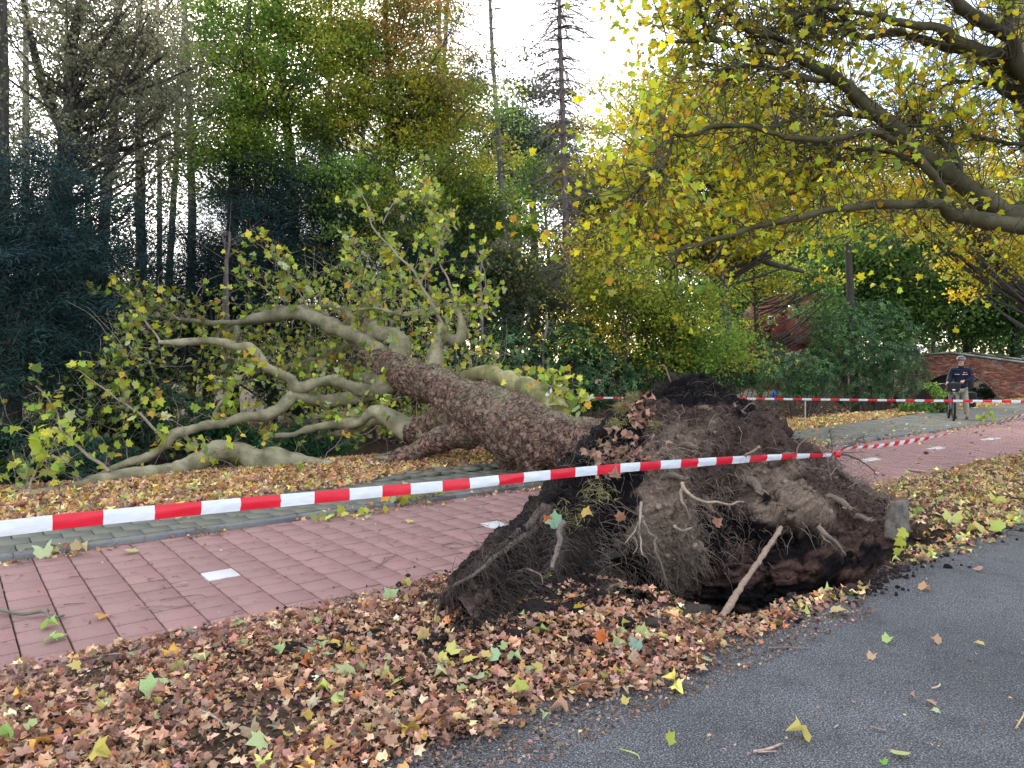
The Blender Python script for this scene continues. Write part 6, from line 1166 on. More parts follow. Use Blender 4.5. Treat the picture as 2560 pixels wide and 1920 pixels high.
shrub('bright leafy bush on the bank left of the cyclist', 2340, 1030, 23.5, [(2320, 1020, 40, 18, 60), (2285, 1022, 40, 16, 60), (2350, 1012, 24, 18, 30)], [(.14, .26, .04), (.18, .3, .05), (.09, .2, .05)], name='leafy_bush', group='leafy bushes on the ditch bank', L_=(.12, .2), stems=6)
shrub('leafy stem rising left of the cyclist', 2335, 1010, 23.6, [(2330, 965, 16, 14, 10), (2345, 985, 24, 12, 14)], [(.18, .32, .05)], name='leafy_bush', group='leafy bushes on the ditch bank', L_=(.12, .18), stems=5)
shrub('green shrub inside the bridge arch', 2475, 1010, 40, [(2480, 970, 30, 30, 150), (2440, 990, 30, 20, 100)], [(.04, .09, .05), (.06, .12, .06)], name='leafy_bush', group='leafy bushes on the ditch bank', L_=(.14, .22), stems=4)
shrub('climbing greenery at the right end of the bridge', 2560, 985, 37, [(2565, 950, 16, 40, 110)], [(.09, .14, .05), (.13, .16, .06)], name='leafy_bush', group='leafy bushes on the ditch bank', L_=(.1, .16), stems=4)
# brushwood along the ditch
n = 1500; u = rng.uniform(11, 34, n); v = rng.uniform(12.2, 18.5, n); S_ = np.empty((n, 8, 3)); p = WA(u, v, gz(u, v) + .05); d = rng.normal(size=(n, 3)) * [1, 1, .5] + [0, 0, .45]
for s in range(8): d /= np.linalg.norm(d, axis=1, keepdims=True); S_[:, s] = p; p = p + d * rng.uniform(.08, .25, (n, 1)); d = d + rng.normal(size=d.shape) * .22; d[:, 2] -= .12
V, F = strands(S_, np.repeat(np.linspace(.013, .004, 8)[None], n, 0), 3); o = build('brushwood', [(V, F, np.repeat(pal(n, [(.13, .095, .075), (.2, .16, .12), (.08, .06, .05)]), 24, 0), 0)], M_TWIG); tag(o, 'tangle of bare brown brushwood along the ditch', 'brushwood', kind='stuff')
n = 7000; u = rng.uniform(9, 36, n); v = rng.uniform(11.5, 18.5, n); V, F, CC = scatter(LEAFM, WA(u, v, np.maximum(gz(u, v), -.78) + .02), rots(n, .5), rng.uniform(.07, .14, n), pal(n, BR, None, .25)); o = build('bank_leaves', [(V, F, CC, 0)], M_DRY); tag(o, 'brown leaves on the ditch bank and water', 'leaves', kind='stuff')
# grass blades on the verges
n = 9000; u = rng.uniform(0, 22, n); v = rng.uniform(2.8, 4.65, n); k = fbm(np.stack([u * 1.6, v * 1.6, 0 * u], -1), 3, 98) > .08; u, v = u[k], v[k]; n = len(u); S_ = np.empty((n, 4, 3)); p = WA(u, v, gz(u, v)); d = rng.normal(size=(n, 3)) * .6 + [0, 0, 1]
for s in range(4): d /= np.linalg.norm(d, axis=1, keepdims=True); S_[:, s] = p; p = p + d * rng.uniform(.006, .02, (n, 1)); d[:, 2] -= .2
V, F = strands(S_, np.repeat(np.array([.0018, .0016, .0012, .0004])[None], n, 0), 3); o = build('grass', [(V, F, np.repeat(pal(n, [(.12, .16, .04), (.2, .2, .08), (.08, .12, .04)]), 12, 0), 0)], M_TWIG); tag(o, 'thin grass among the leaves on the near verge', 'grass', kind='stuff')
# ------------------------------------------------------------ barrier tapes
def tape_mat(name, c):
    M = Mat(name); M.col(M.mix(1.0, c, M.ramp(M.noise(14, 3, .5, stretch=(1, 1, 4)), [(.3, gray(.86)), (.7, gray(1.06))]), 'MULTIPLY')); M.rough(.32, .4); M.bump(M.noise(30, 2, stretch=(.6, .6, 3)), .12, .004)
    tr = M.n('ShaderNodeBsdfTranslucent'); tr.inputs[0].default_value = tuple(c) + (1,); ms = M.n('ShaderNodeMixShader'); ms.inputs[0].default_value = .25; M.l(M.b.outputs[0], ms.inputs[1]); M.l(tr.outputs[0], ms.inputs[2]); M.l(ms.outputs[0], M.o.inputs[0]); return M.m
M_TR = tape_mat('red_tape', (.72, .02, .045)); M_TW = tape_mat('white_tape', (.74, .78, .84))
def ribbon(pts, width, stripe, twist=None, start=0, n=500, first=0, anchor=None):
    """pts: (px, py, depth) centre line -> two material strip with real twist"""
    C_ = catmull([list(at(*q_)) + [0] for q_ in pts], n)[:, :3]; L_ = np.concatenate([[0], np.cumsum(np.linalg.norm(np.diff(C_, axis=0), axis=1))])
    tl = np.linspace(0, L_[-1], int(L_[-1] / (stripe / 10)) + 1); C_ = np.stack([np.interp(tl, L_, C_[:, k]) for k in range(3)], -1); m = len(C_)
    T_ = np.gradient(C_, axis=0); T_ /= np.linalg.norm(T_, axis=1, keepdims=True); up = np.array([0, 0, 1.]) - T_ * T_[:, 2:3]; up /= np.linalg.norm(up, axis=1, keepdims=True); sd_ = np.cross(T_, up)
    an = np.interp(tl / L_[-1], [q_[0] for q_ in twist], [q_[1] for q_ in twist]) if twist else np.zeros(m); wd = np.interp(tl / L_[-1], [q_[0] for q_ in width], [q_[1] for q_ in width]) if isinstance(width, list) else np.full(m, width)
    a = up * np.cos(an)[:, None] + sd_ * np.sin(an)[:, None]; b_ = np.cross(T_, a); K = 5; V = []
    for k in range(K): t = k / (K - 1) - .5; V.append(C_ + a * (t * wd)[:, None] + b_ * (wd * (.10 * np.cos(t * PI) + .07 * vnoise(np.stack([tl * 7, 0 * tl + k * .9, 0 * tl], -1), 8)) * (1 + .6 * vnoise(np.stack([tl * 1.3, 0 * tl, 0 * tl], -1), 4)))[:, None])
    V = np.stack(V, 1).reshape(-1, 3); i, j = np.meshgrid(np.arange(m - 1), np.arange(K - 1), indexing='ij'); F = np.stack([i * K + j, i * K + j + 1, (i + 1) * K + j + 1, (i + 1) * K + j], -1).reshape(-1, 4)
    
    if anchor:
        xs = projpx(C_)[0]; a0_, a1_ = np.interp(anchor[0], xs, tl), np.interp(anchor[1], xs, tl); stripe = (a1_ - a0_) / anchor[2]; start = 41 * stripe - a0_
    band = (np.floor((tl[:-1] + start) / stripe).astype(int) + first) % 2; bf = np.repeat(band, K - 1); return V, F[bf == 0], F[bf == 1], L_[-1]
def tape_parts(*r):
    p = []
    for V, F0, F1 in r:
        if len(F0): p.append((V, F0, None, 0))
        if len(F1): p.append((V, F1, None, 1))
    return p
nt_ = thing('barrier_tape', at(2085, 1137, 7.9), 'long red and white barrier tape crossing the foreground, tied to a root of the mound', 'barrier tape', 'red and white barrier tapes')
SW = .2535
Vv, F0, F1, Lg = ribbon([(-2300, 1560, 1.9), (-900, 1425, 2.5), (-130, 1336, 3.25), (0, 1322, 3.48), (250, 1294, 3.78), (600, 1261, 4.3), (970, 1227, 5.0), (1127, 1213, 5.3), (1518, 1173, 6.1), (1820, 1151, 6.95), (1960, 1142, 7.4), (2078, 1137, 7.88)], [(0, .078), (.8, .078), (.93, .06), (1, .035)], SW, twist=[(0, .08), (.5, -.1), (.85, .15), (1, .3)], anchor=(120, 1599, 18))
build('tape', tape_parts((Vv, F0, F1)), [M_TW, M_TR], nt_, True)
Vv, F0, F1, _ = ribbon([(2092, 1136, 7.9), (2109, 1122, 8.1), (2210, 1113, 8.9), (2332, 1093, 9.9), (2446, 1066, 11), (2560, 1037, 12.3), (2700, 995, 14)], [(0, .045), (.25, .075), (.45, .05), (.6, .075), (1, .075)], SW * .62, twist=[(0, 1.0), (.2, .4), (.45, 1.35), (.7, .5), (1, 1.2)])
build('tape', tape_parts((Vv, F0, F1)), [M_TW, M_TR], nt_, True)
kp = at(2091, 1136, 7.86); bb = Buf(); th = np.linspace(0, 2 * PI * 1.25, 40); V = np.stack([kp + np.array([q_ * .002, math.cos(q_) * .03 * 1.0, math.sin(q_) * .034]) + np.array([s_, 0, 0]) for q_ in th for s_ in (-.022, .026)]); F = np.array([[2 * i, 2 * i + 1, 2 * i + 3, 2 * i + 2] for i in range(39)])
build('tape_knot', [(V, F, None, 0)], M_TR, nt_, True)
fp = thing('barrier_tape', at(1378, 992, 11.3), 'thin level barrier tape behind the mound, tied to the fallen tree and passing the cyclist', 'barrier tape', 'red and white barrier tapes')
Vv, F0, F1, _ = ribbon([(1382, 990, 11.3), (1410, 994, 11.6), (1600, 995, 12.8), (1900, 997, 14.3), (2250, 1001, 15.2), (2560, 1004, 15.6), (2800, 1008, 16)], [(0, .03), (.1, .034), (.6, .046), (.8, .06), (1, .072)], .225, twist=[(0, .5), (.2, .2), (1, .1)])
build('tape', tape_parts((Vv, F0, F1)), [M_TW, M_TR], fp, True)
kp = at(1376, 990, 11.3)
for k in range(3):
    a = .8 + k * .9; q = kp + np.array([rng.normal() * .03, -.03 * k, rng.normal() * .02]); pts_ = [q + .11 * np.array([math.cos(a) * s_ - .12 * s_, .2 * s_, math.sin(a) * s_]) for s_ in np.linspace(0, 1, 5)]
    V = np.concatenate([np.array(pts_) + [0, 0, -.022], np.array(pts_) + [.03, 0, .022]]); F = np.array([[i, i + 1, i + 6, i + 5] for i in range(4)]); build('tape_end', [(V, F[:2], None, 0), (V, F[2:], None, 1)], [M_TR, M_TW], fp)

# ------------------------------------------------------------ brick bridge over the ditch
def brick_mat(name, lo, hi, eff=.5):
    M = Mat(name); c = M.mix(1.0, M.attr(), M.ramp(M.noise(14, 5, .7), [(.3, gray(.7)), (.7, gray(1.2))]), 'MULTIPLY'); c = M.mix(M.ramp(M.noise(2.4, 6, .75), [(.5, gray(0)), (.68, gray(eff))]), c, (.42, .36, .33)); M.col(c); M.rough(.9, .15); M.bump(M.noise(50, 3), .3, .005); return M.m
M_BRICK = brick_mat('old_brick', 0, 0); M_MORTAR = Mat('mortar'); M_MORTAR.col((.12, .09, .08)); M_MORTAR.rough(.95, .1); M_MORTAR = M_MORTAR.m
STONE = Mat('weathered_stone'); STONE.col(STONE.ramp(STONE.noise(6, 5, .7), [(.3, (.2, .2, .17)), (.7, (.46, .45, .4))])); STONE.rough(.85, .2); STONE = STONE.m
BU = 41.0
br = thing('brick_bridge', W(BU, 14.8, 0), 'old red brick arch bridge with stone coping over the ditch at far right', 'bridge')
def vz(px, py):                        # a point on the bridge wall: v and z on the plane u = BU
    d = ray(px, py); t = BU / (d @ D1); p = d * t + [0, 0, H]; return UV(p)[1], p[2]
vL, _ = vz(2290, 900); vP, zP = vz(2373, 880); _, zL = vz(2305, 890); vR = 8.5; a_, zR0 = vz(2560, 905); zR = zR0 + (zR0 - zP) / (a_ - vP) * (vR - a_)
vL += .8
def topv(v): return np.interp(v, [vR, vP, vL], [zR, zP, zL])
aL, _ = vz(2280, 990); aR, _ = vz(2505, 990); _, aT = vz(2390, 935); ac = (aL + aR) / 2; ar = (aL - aR) / 2; a0 = -1.0
def archz(v): q_ = np.clip(1 - ((v - ac) / ar) ** 2, 0, 1); return np.where(np.abs(v - ac) < ar, a0 + (aT - a0) * q_ ** .5, -9)
bbk = []; br_items = []
vz0 = -1.3; ch = .0625; bl_ = .225
def wall_bricks(u_, sgn, big):
    z = vz0; r = 0
    while z < zP + .1:
        v = vR + (bl_ / 2 if r % 2 else 0)
        while v < vL:
            vc = v + bl_ / 2; inside_arch = z + ch / 2 < archz(vc) + .24 and abs(vc - ac) < ar + .22 and z + ch / 2 < a0 + (aT + .24 - a0) * max(0, 1 - ((vc - ac) / (ar + .22)) ** 2) ** .5
            if z + ch < topv(vc) - .1 and not inside_arch: br_items.append((vc, z + ch / 2, bl_ - .01, ch - .009, 0., u_))
            v += bl_
        z += ch; r += 1
wall_bricks(BU, 1, True)
# voussoirs, two rings
for ring in (0, 1):
    th = np.linspace(.06, PI - .06, 74)
    for q_ in th:
        rr = .06 + ring * .12; vv = ac + (ar + rr) * math.cos(q_); z_ = a0 + (aT - a0 + rr) * math.sin(q_); an = math.atan2((aT - a0) * math.sin(q_), ar * math.cos(q_)); br_items.append((vv, z_, .105, .055, an, BU))
def brick_geo(v, z, a, b_, an, u_, dep=.1, proud=.012):
    x, y = a / 2, b_ / 2; c, s = math.cos(an), math.sin(an); q_ = np.array([[-x, -y], [x, -y], [x, y], [-x, y]]) @ np.array([[c, s], [-s, c]])
    V = np.vstack([np.column_stack([np.full(4, u_ - proud), v + q_[:, 0], z + q_[:, 1]]), np.column_stack([np.full(4, u_ + dep), v + q_[:, 0], z + q_[:, 1]])])
    return WA(V[:, 0], V[:, 1], V[:, 2]), np.array([[3, 2, 1, 0], [0, 1, 5, 4], [1, 2, 6, 5], [2, 3, 7, 6], [3, 0, 4, 7]])
BC = [(.34, .13, .085), (.27, .1, .07), (.38, .17, .11), (.22, .09, .07), (.42, .23, .17)]
def pv(it): x, y = projpx(W(it[5], it[0], it[1])); return x
vis = [it for it in br_items if 2330 < pv(it) < 2556 and it[1] > -.2]; vis.sort(key=lambda it: -it[0] * 0 + W(it[5], it[0])[1]); 
pick = set(id(x) for x in random.sample(vis, min(300, len(vis)))) if False else set(id(x) for x in vis[:300])
parts = []
for it in br_items:
    V, F = brick_geo(*it); c = pal(1, BC, None, .18)
    if id(it) in pick:
        o_b = build('brick', [(V, F, np.repeat(c, 8, 0), 0)], M_BRICK, br)
    else: parts.append((V, F, np.repeat(c, 8, 0), 0))
o = build('bricks', parts, M_BRICK, br); o['kind'] = 'stuff'
# masonry body with the arch cut through
def bridge_body():
    vv = np.unique(np.concatenate([np.linspace(vR, vL, 40), np.linspace(ac - ar, ac + ar, 60)])); lo = np.where(np.abs(vv - ac) < ar, archz(vv), -1.3); hi = topv(vv) - .06; w_ = 3.2; V = []
    for u_ in (BU, BU + w_):
        V += [WA(u_, vv, lo), WA(u_, vv, hi)]
    V = np.stack(V, 1).reshape(-1, 3); m = len(vv); i = np.arange(m - 1) * 4; Q = lambda a, b_, c, d: np.stack([i + a, i + b_, i + 4 + b_, i + 4 + a], -1)
    return V, np.vstack([Q(0, 1, 0, 0), Q(2, 3, 0, 0), Q(0, 2, 0, 0)])
V, F = bridge_body(); build('wall', [(V, F, None, 0)], M_MORTAR, br)
# deck between the parapets, lower than their tops
vv = np.linspace(vR, vL, 20); V = np.concatenate([WA(BU + .35, vv, topv(vv) - .75), WA(BU + 2.85, vv, topv(vv) - .75)]); i = np.arange(19); build('deck', [(V, np.stack([i, i + 1, i + 21, i + 20], -1), None, 0)], M_ASPHALT, br)
for uo, nm in ((0, 0), (2.9, 1)):
    bb = Buf()
    for a, b_ in ((vR, vP), (vP, vL)):
        za, zb = topv(a) + nm * .0, topv(b_); n_ = max(1, int(abs(b_ - a) / 1.1)); 
        for k in range(n_):
            q0, q1 = a + (b_ - a) * k / n_ + .004, a + (b_ - a) * (k + 1) / n_ - .004; V = []
            for u_ in (BU + uo - .06, BU + uo + .36):
                for q_ in (q0, q1):
                    zt = np.interp(q_, [a, b_], [za, zb])
                    for zz_ in (zt - .06, zt + .02): V.append(W(u_, q_, zz_))
            F = np.array([[0, 1, 3, 2], [4, 6, 7, 5], [0, 4, 5, 1], [2, 3, 7, 6], [0, 2, 6, 4], [1, 5, 7, 3]]); build('coping_stone', [(np.array(V), F, None, 0)], STONE, br)
vv = np.linspace(vR, vL, 30); V = np.concatenate([WA(BU + 2.9, vv, topv(vv) - .9), WA(BU + 2.9, vv, topv(vv) - .05)]); i = np.arange(29)
build('far_parapet', [(V, np.stack([i, i + 1, i + 31, i + 30], -1), np.tile((.24, .09, .07), (60, 1)), 0)], M_BRICK, br)
bb = Buf()
r = 0; z = zR - 1
# pier with finial left of the bridge
pr = thing('brick_pier', at(2276, 940, 37), 'mossy brick pier with small round finial left of the bridge', 'pier'); pc = at(2276, 905, 37); parts = []
for k in range(16):
    zz_ = pc[2] - .5 + k * .065
    for s_ in range(3): parts.append((slab_geom(0, 0, 0, .2, .1)[0] * 0, np.zeros((0, 4), int), None, 0)) if False else None
for k in range(18):
    zk = pc[2] - .62 + k * .066; off = .11 if k % 2 else 0
    for face in range(4):
        for s_ in (-.5, .5):
            c_, sn = math.cos(face * PI / 2), math.sin(face * PI / 2); lx, ly = s_ * .32, .31; V = np.array([[x, y, z_] for x in (-.15, .15) for y in (-.05, .05) for z_ in (-.028, .028)]) + [lx, ly, 0]; V = np.column_stack([V[:, 0] * c_ - V[:, 1] * sn, V[:, 0] * sn + V[:, 1] * c_, V[:, 2]]) @ Rf
            F = np.array([[0, 1, 3, 2], [4, 6, 7, 5], [0, 4, 5, 1], [2, 3, 7, 6], [0, 2, 6, 4], [1, 5, 7, 3]]); parts.append((V + [pc[0], pc[1], zk], F, np.repeat(pal(1, [(.12, .09, .07), (.16, .11, .08), (.1, .1, .07)]), 8, 0), 0))
o = build('bricks', parts, M_BRICK, pr); o['kind'] = 'stuff'
bb = Buf(); bb.box(pc + [0, 0, -.6], (.62, .62, 2.4), Rf); bb.obj('core', M_MORTAR, pr); bb = Buf(); bb.box(pc + [0, 0, .62], (.9, .9, .09), Rf); bb.box(pc + [0, 0, .72], (.7, .7, .1), Rf); bb.obj('cap', STONE, pr)
zt = np.array([.76, .80, .82, .87, .93, .99, 1.02, 1.03]); rt = np.array([.12, .07, .06, .11, .13, .09, .04, .005]); bb = Buf(); bb.tube(np.column_stack([np.full(8, pc[0]), np.full(8, pc[1]), pc[2] + zt]), rt, 14); bb.obj('finial', STONE, pr, True)

# ------------------------------------------------------------ the house behind the trees
hs = thing('brick_house', at(1990, 960, 42), 'red brick house with steep tiled roof half hidden by trees', 'house'); hd = 42.
def hp(px, py, dd=0): return at(px, py, hd + dd)
M_ROOF = brick_mat('roof_tile', 0, 0); M = Mat('dark_red_render'); M.col(M.ramp(M.noise(3, 4), [(.3, (.13, .035, .03)), (.7, (.19, .06, .05))])); M.rough(.9, .1); M_GABLE = M.m
M_WHITEP = Mat('white_paint'); M_WHITEP.col((.75, .75, .73)); M_WHITEP.rough(.5); M_WHITEP = M_WHITEP.m; M = Mat('window_glass'); M.col((.03, .035, .04)); M.rough(.08, .6); M_GLASS = M.m
def quadpart(name, pts, mat, parent, th=.12, col=None):
    p = np.array(pts); n_ = np.cross(p[1] - p[0], p[3] - p[0]); n_ /= np.linalg.norm(n_); V = np.vstack([p, p + n_ * th]); F = np.array([[3, 2, 1, 0], [4, 5, 6, 7], [0, 1, 5, 4], [1, 2, 6, 5], [2, 3, 7, 6], [3, 0, 4, 7]]); return build(name, [(V, F, None if col is None else np.tile(col, (8, 1)), 0)], mat, parent)
quadpart('wall', [hp(1860, 990, .4), hp(2075, 990, .4), hp(2075, 858, .4), hp(1860, 858, .4)], M_GABLE, hs)
quadpart('wall', [hp(1862, 857, .45), hp(1944, 857, .45), hp(1944, 799, .45), hp(1862, 799, .45)], M_GABLE, hs)
quadpart('side_wall', [hp(2075, 990, .6), hp(2110, 990, 7), hp(2110, 858, 7), hp(2075, 858, .6)], M_GABLE, hs)
quadpart('gable', [hp(1928, 860, 0), hp(1985, 858, 0), hp(1947, 785, 0), hp(1925, 800, 0)], M_GABLE, hs)
roof = quadpart('roof', [hp(1985, 858, .1), hp(2085, 862, .2), hp(2045, 740, 4.2), hp(1946, 782, 2.2)], M_ROOF, hs, .1, (.2, .06, .045))
r2 = quadpart('roof', [hp(1850, 800, .8), hp(1946, 800, .8), hp(1990, 738, 5), hp(1890, 738, 5)], M_ROOF, hs, .1, (.2, .06, .045))
quadpart('roof', [hp(2045, 858, 5.2), hp(2110, 862, 5.2), hp(2080, 735, 6.5), hp(1985, 735, 6.5)], M_ROOF, hs, .1, (.2, .06, .045))
for A4, rows_, cols_, par in (([hp(1985, 858, .06), hp(2085, 862, .16), hp(2045, 740, 4.16), hp(1946, 782, 2.16)], 26, 11, roof), ([hp(1850, 800, .76), hp(1946, 800, .76), hp(1990, 738, 4.96), hp(1890, 738, 4.96)], 18, 11, r2)):
    A4 = [np.array(x) for x in A4]; parts = []
    for r in range(rows_):
        for c in range(cols_):
            f0, f1 = r / rows_, (r + 1.15) / rows_; g0, g1 = (c + .5 * (r % 2) + .03) / (cols_ + .5), (c + .5 * (r % 2) + .97) / (cols_ + .5)
            bl4 = lambda f, g: (A4[0] * (1 - g) + A4[1] * g) * (1 - f) + (A4[3] * (1 - g) + A4[2] * g) * f
            q = [bl4(f0, g0), bl4(f0, g1), bl4(f1, g1), bl4(f1, g0)]; n_ = np.cross(q[1] - q[0], q[3] - q[0]); n_ /= np.linalg.norm(n_); n_ = n_ * (-1 if n_[1] > 0 else 1); V = np.array(q); V[:2] += n_ * .05; V[2:] += n_ * .015
            parts.append((np.vstack([V, V[:2] - n_ * .04]), np.array([[0, 1, 2, 3], [4, 5, 1, 0]]), np.repeat(pal(1, [(.22, .07, .05), (.17, .055, .045), (.26, .1, .07)], None, .12), 6, 0), 0))
    o = build('roof_tiles', parts, M_ROOF, par); o['kind'] = 'stuff'
for (x0, x1, y0, y1, dd) in ((1965, 1981, 882, 903, .25), (1903, 1917, 882, 898, .25), (1920, 1936, 790, 812, -.15)):
    wf = quadpart('window', [hp(x0, y1, dd), hp(x1, y1, dd), hp(x1, y0, dd), hp(x0, y0, dd)], M_WHITEP, hs, .08); mx_ = (x0 + x1) / 2; my_ = (y0 + y1) / 2
    for (a, b_, c, d) in ((x0 + 1.6, mx_ - .7, y0 + 1.6, my_ - .7), (mx_ + .7, x1 - 1.6, y0 + 1.6, my_ - .7), (x0 + 1.6, mx_ - .7, my_ + .7, y1 - 1.6), (mx_ + .7, x1 - 1.6, my_ + .7, y1 - 1.6)):
        quadpart('pane', [hp(a, d, dd - .12), hp(b_, d, dd - .12), hp(b_, c, dd - .12), hp(a, c, dd - .12)], M_GLASS, wf, .02)
# small things by the water
bb = Buf(); p = at(2013, 1050, 19); p2 = at(2013, 1003, 19); bb.tube(np.linspace(p - [0, 0, .3], p2, 5), .018, 8, (.4, .38, .3)); o = bb.obj('wooden_stake', M_ATTR, None, True); tag(o, 'pale wooden stake standing in the ditch', 'stake')
M = Mat('blue_plastic'); M.col((.01, .06, .5)); M.rough(.4); p = at(1935, 985, 25); bb = Buf(); bb.tube(np.array([p + [0, 0, z_] for z_ in (-.13, -.12, .06, .1, .13)]), np.array([.04, .055, .055, .04, .03]), 14); bb.tube(np.linspace(p + [0, 0, -1.0], p + [0, 0, -.13], 3), .008, 6); o = bb.obj('blue_marker', M.m, None, True); tag(o, 'small blue plastic marker across the ditch', 'marker')

# ------------------------------------------------------------ cyclist on foot with his bicycle
def pmat(name, c, r=.7, spec=.3, nb=.15):
    M = Mat(name); M.col(M.mix(1.0, c, M.ramp(M.noise(18, 4), [(.3, gray(.8)), (.7, gray(1.15))]), 'MULTIPLY')); M.rough(r, spec); M.bump(M.noise(25, 3), nb, .02); return M.m
M_SKIN = pmat('skin', (.55, .3, .22), .5); M_NAVY = pmat('navy_cloth', (.008, .013, .032), .75, .2, .5); M_KHAKI = pmat('khaki_cloth', (.3, .28, .22), .85, .1, .6); M_SHOE = pmat('brown_leather', (.1, .05, .04), .6)
M_BLACK = pmat('black_rubber', (.012, .012, .014), .6); M_METAL = pmat('dark_metal', (.1, .105, .11), .35, .6); M_HELM = pmat('grey_helmet_shell', (.16, .16, .16), .5, .3); M_HAIR = pmat('grey_hair', (.2, .19, .18), .8)
M_SILV = pmat('silver_print', (.65, .65, .66), .4); M_REDP = pmat('red_print', (.5, .04, .04), .6)
PF = onz(2400, 1047, .06); PS = 1.0
def pw(x, y, z): return Vector((PF[0] + x * PS, PF[1] + y * PS, .055 + z * PS))
per = thing('person', pw(0, 0, 0), 'cyclist in navy jacket, khaki trousers and grey helmet standing behind his bicycle', 'person')
def skin(name, verts, edges, mat, parent, sub=2, root=0):
    me = bpy.data.meshes.new(name); me.from_pydata([tuple(pw(*v[:3]) - Vector(per.location)) for v in verts], edges, []); me.update(); o = bpy.data.objects.new(name, me); COL.objects.link(o); me.materials.append(mat)
    md = o.modifiers.new('skin', 'SKIN'); md.use_smooth_shade = True
    sv = me.skin_vertices[0].data
    for i, v in enumerate(verts): sv[i].radius = (v[3], v[4] if len(v) > 4 else v[3]); sv[i].use_root = (i == root)
    sb = o.modifiers.new('sub', 'SUBSURF'); sb.levels = sub; sb.render_levels = sub; o.parent = parent; return o
# x: picture right, -y: towards the lens
bod = [(0, 0, .95, .15, .11), (0, 0, 1.12, .145, .10), (0, .0, 1.3, .17, .11), (0, .01, 1.42, .15, .09), (0, .0, 1.5, .055), (0, -.02, 1.57, .07, .085), (0, -.02, 1.66, .082, .1), (0, -.015, 1.74, .06, .075),
       (-.17, .01, 1.41, .06), (-.25, -.04, 1.22, .045), (-.3, -.2, 1.09, .036), (-.335, -.34, 1.03, .025),
       (.17, .01, 1.41, .06), (.25, -.06, 1.2, .045), (.16, -.22, 1.11, .036), (.04, -.33, 1.1, .025),
       (-.1, 0, .85, .09), (-.11, -.02, .5, .06), (-.1, .02, .14, .045), (-.1, .0, .08, .035),
       (.1, 0, .85, .09), (.13, -.03, .5, .06), (.16, .0, .14, .045), (.165, -.02, .08, .035)]
be = [(0, 1), (1, 2), (2, 3), (3, 4), (4, 5), (5, 6), (6, 7), (3, 8), (8, 9), (9, 10), (10, 11), (3, 12), (12, 13), (13, 14), (14, 15), (0, 16), (16, 17), (17, 18), (18, 19), (0, 20), (20, 21), (21, 22), (22, 23)]
skin('body', bod, be, M_SKIN, per)
for sx, wx, pts in ((-1, -.335, None), (1, .04, None)):
    wy, wz = (-.34, 1.03) if sx < 0 else (-.33, 1.1)
    vs_, es_ = [(wx, wy, wz, .026), (wx, wy - .05, wz - .01, .034, .022)], [(0, 1)]
    for f in range(4):
        off = (f - 1.5) * .019; l = [.03, .034, .032, .026][f]; i0 = len(vs_); vs_ += [(wx + off, wy - .085, wz - .015, .0095), (wx + off, wy - .085 - l, wz - .04, .009), (wx + off, wy - .08 - l * .4, wz - .068, .008)]; es_ += [(1, i0), (i0, i0 + 1), (i0 + 1, i0 + 2)]
    i0 = len(vs_); vs_ += [(wx - sx * .035, wy - .04, wz - .01, .011), (wx - sx * .05, wy - .07, wz - .03, .0095)]; es_ += [(1, i0), (i0, i0 + 1)]
    skin('hand', vs_, es_, M_SKIN, per)
jk = [(0, 0, .83, .2, .16), (0, 0, 1.0, .19, .15), (0, 0, 1.2, .185, .135), (0, .0, 1.34, .2, .135), (0, .01, 1.43, .15, .11), (0, .0, 1.5, .075), (-.2, .01, 1.4, .085), (-.27, -.05, 1.22, .075), (-.3, -.2, 1.1, .062), (-.325, -.29, 1.05, .05), (.2, .01, 1.4, .085), (.28, -.07, 1.2, .078), (.18, -.22, 1.11, .062), (.085, -.3, 1.1, .05)]
je = [(0, 1), (1, 2), (2, 3), (3, 4), (4, 5), (4, 6), (6, 7), (7, 8), (8, 9), (4, 10), (10, 11), (11, 12), (12, 13)]
skin('jacket', jk, je, M_NAVY, per)
skin('jacket_hem', [(0, 0, .80, .185, .14), (0, 0, .96, .18, .14)], [(0, 1)], M_NAVY, per, 2)
skin('trousers', [(0, .01, .9, .16, .12), (-.09, 0, .82, .1), (-.105, -.01, .5, .083), (-.1, .02, .14, .07), (.09, 0, .82, .1), (.13, -.02, .5, .088), (.16, .01, .14, .078)], [(0, 1), (1, 2), (2, 3), (0, 4), (4, 5), (5, 6)], M_KHAKI, per)
for x, y in ((-.1, .0), (.165, -.02)):
    skin('shoe', [(x, y + .07, .045, .045, .045), (x, y - .05, .045, .05, .042), (x, y - .16, .035, .045, .03)], [(0, 1), (1, 2)], M_SHOE, per, 1)
def local(b, name, mat, parent, sm=True):
    parts = [(np.asarray(V), F, c, mi) for V, F, c, mi in b.p]; return build(name, parts, mat, parent, sm)
pv_ = lambda x, y, z: np.array(pw(x, y, z))
def ellip(c, r, n=16, m=24, zmin=-1):
    a = np.linspace(math.asin(zmin) if zmin > -1 else -PI / 2, PI / 2, n); t = np.linspace(0, 2 * PI, m, endpoint=False); V = np.stack([np.outer(np.cos(a), np.cos(t)) * r[0], np.outer(np.cos(a), np.sin(t)) * r[1], np.outer(np.sin(a), np.ones(m)) * r[2]], -1).reshape(-1, 3) + c
    i, j = np.meshgrid(np.arange(n - 1), np.arange(m), indexing='ij'); j2 = (j + 1) % m; return V, np.stack([i * m + j, i * m + j2, (i + 1) * m + j2, (i + 1) * m + j], -1).reshape(-1, 4)
HC = pv_(0, -.02, 1.68)
b = Buf(); V, F = ellip(HC + [0, .02, .0], (.092, .105, .1)); b.add(V, F); local(b, 'hair', M_HAIR, per)
b = Buf()
V, F = ellip(HC + [0, -.075, -.03], (.018, .03, .026)); b.add(V, F); local(b, 'nose', M_SKIN, per)
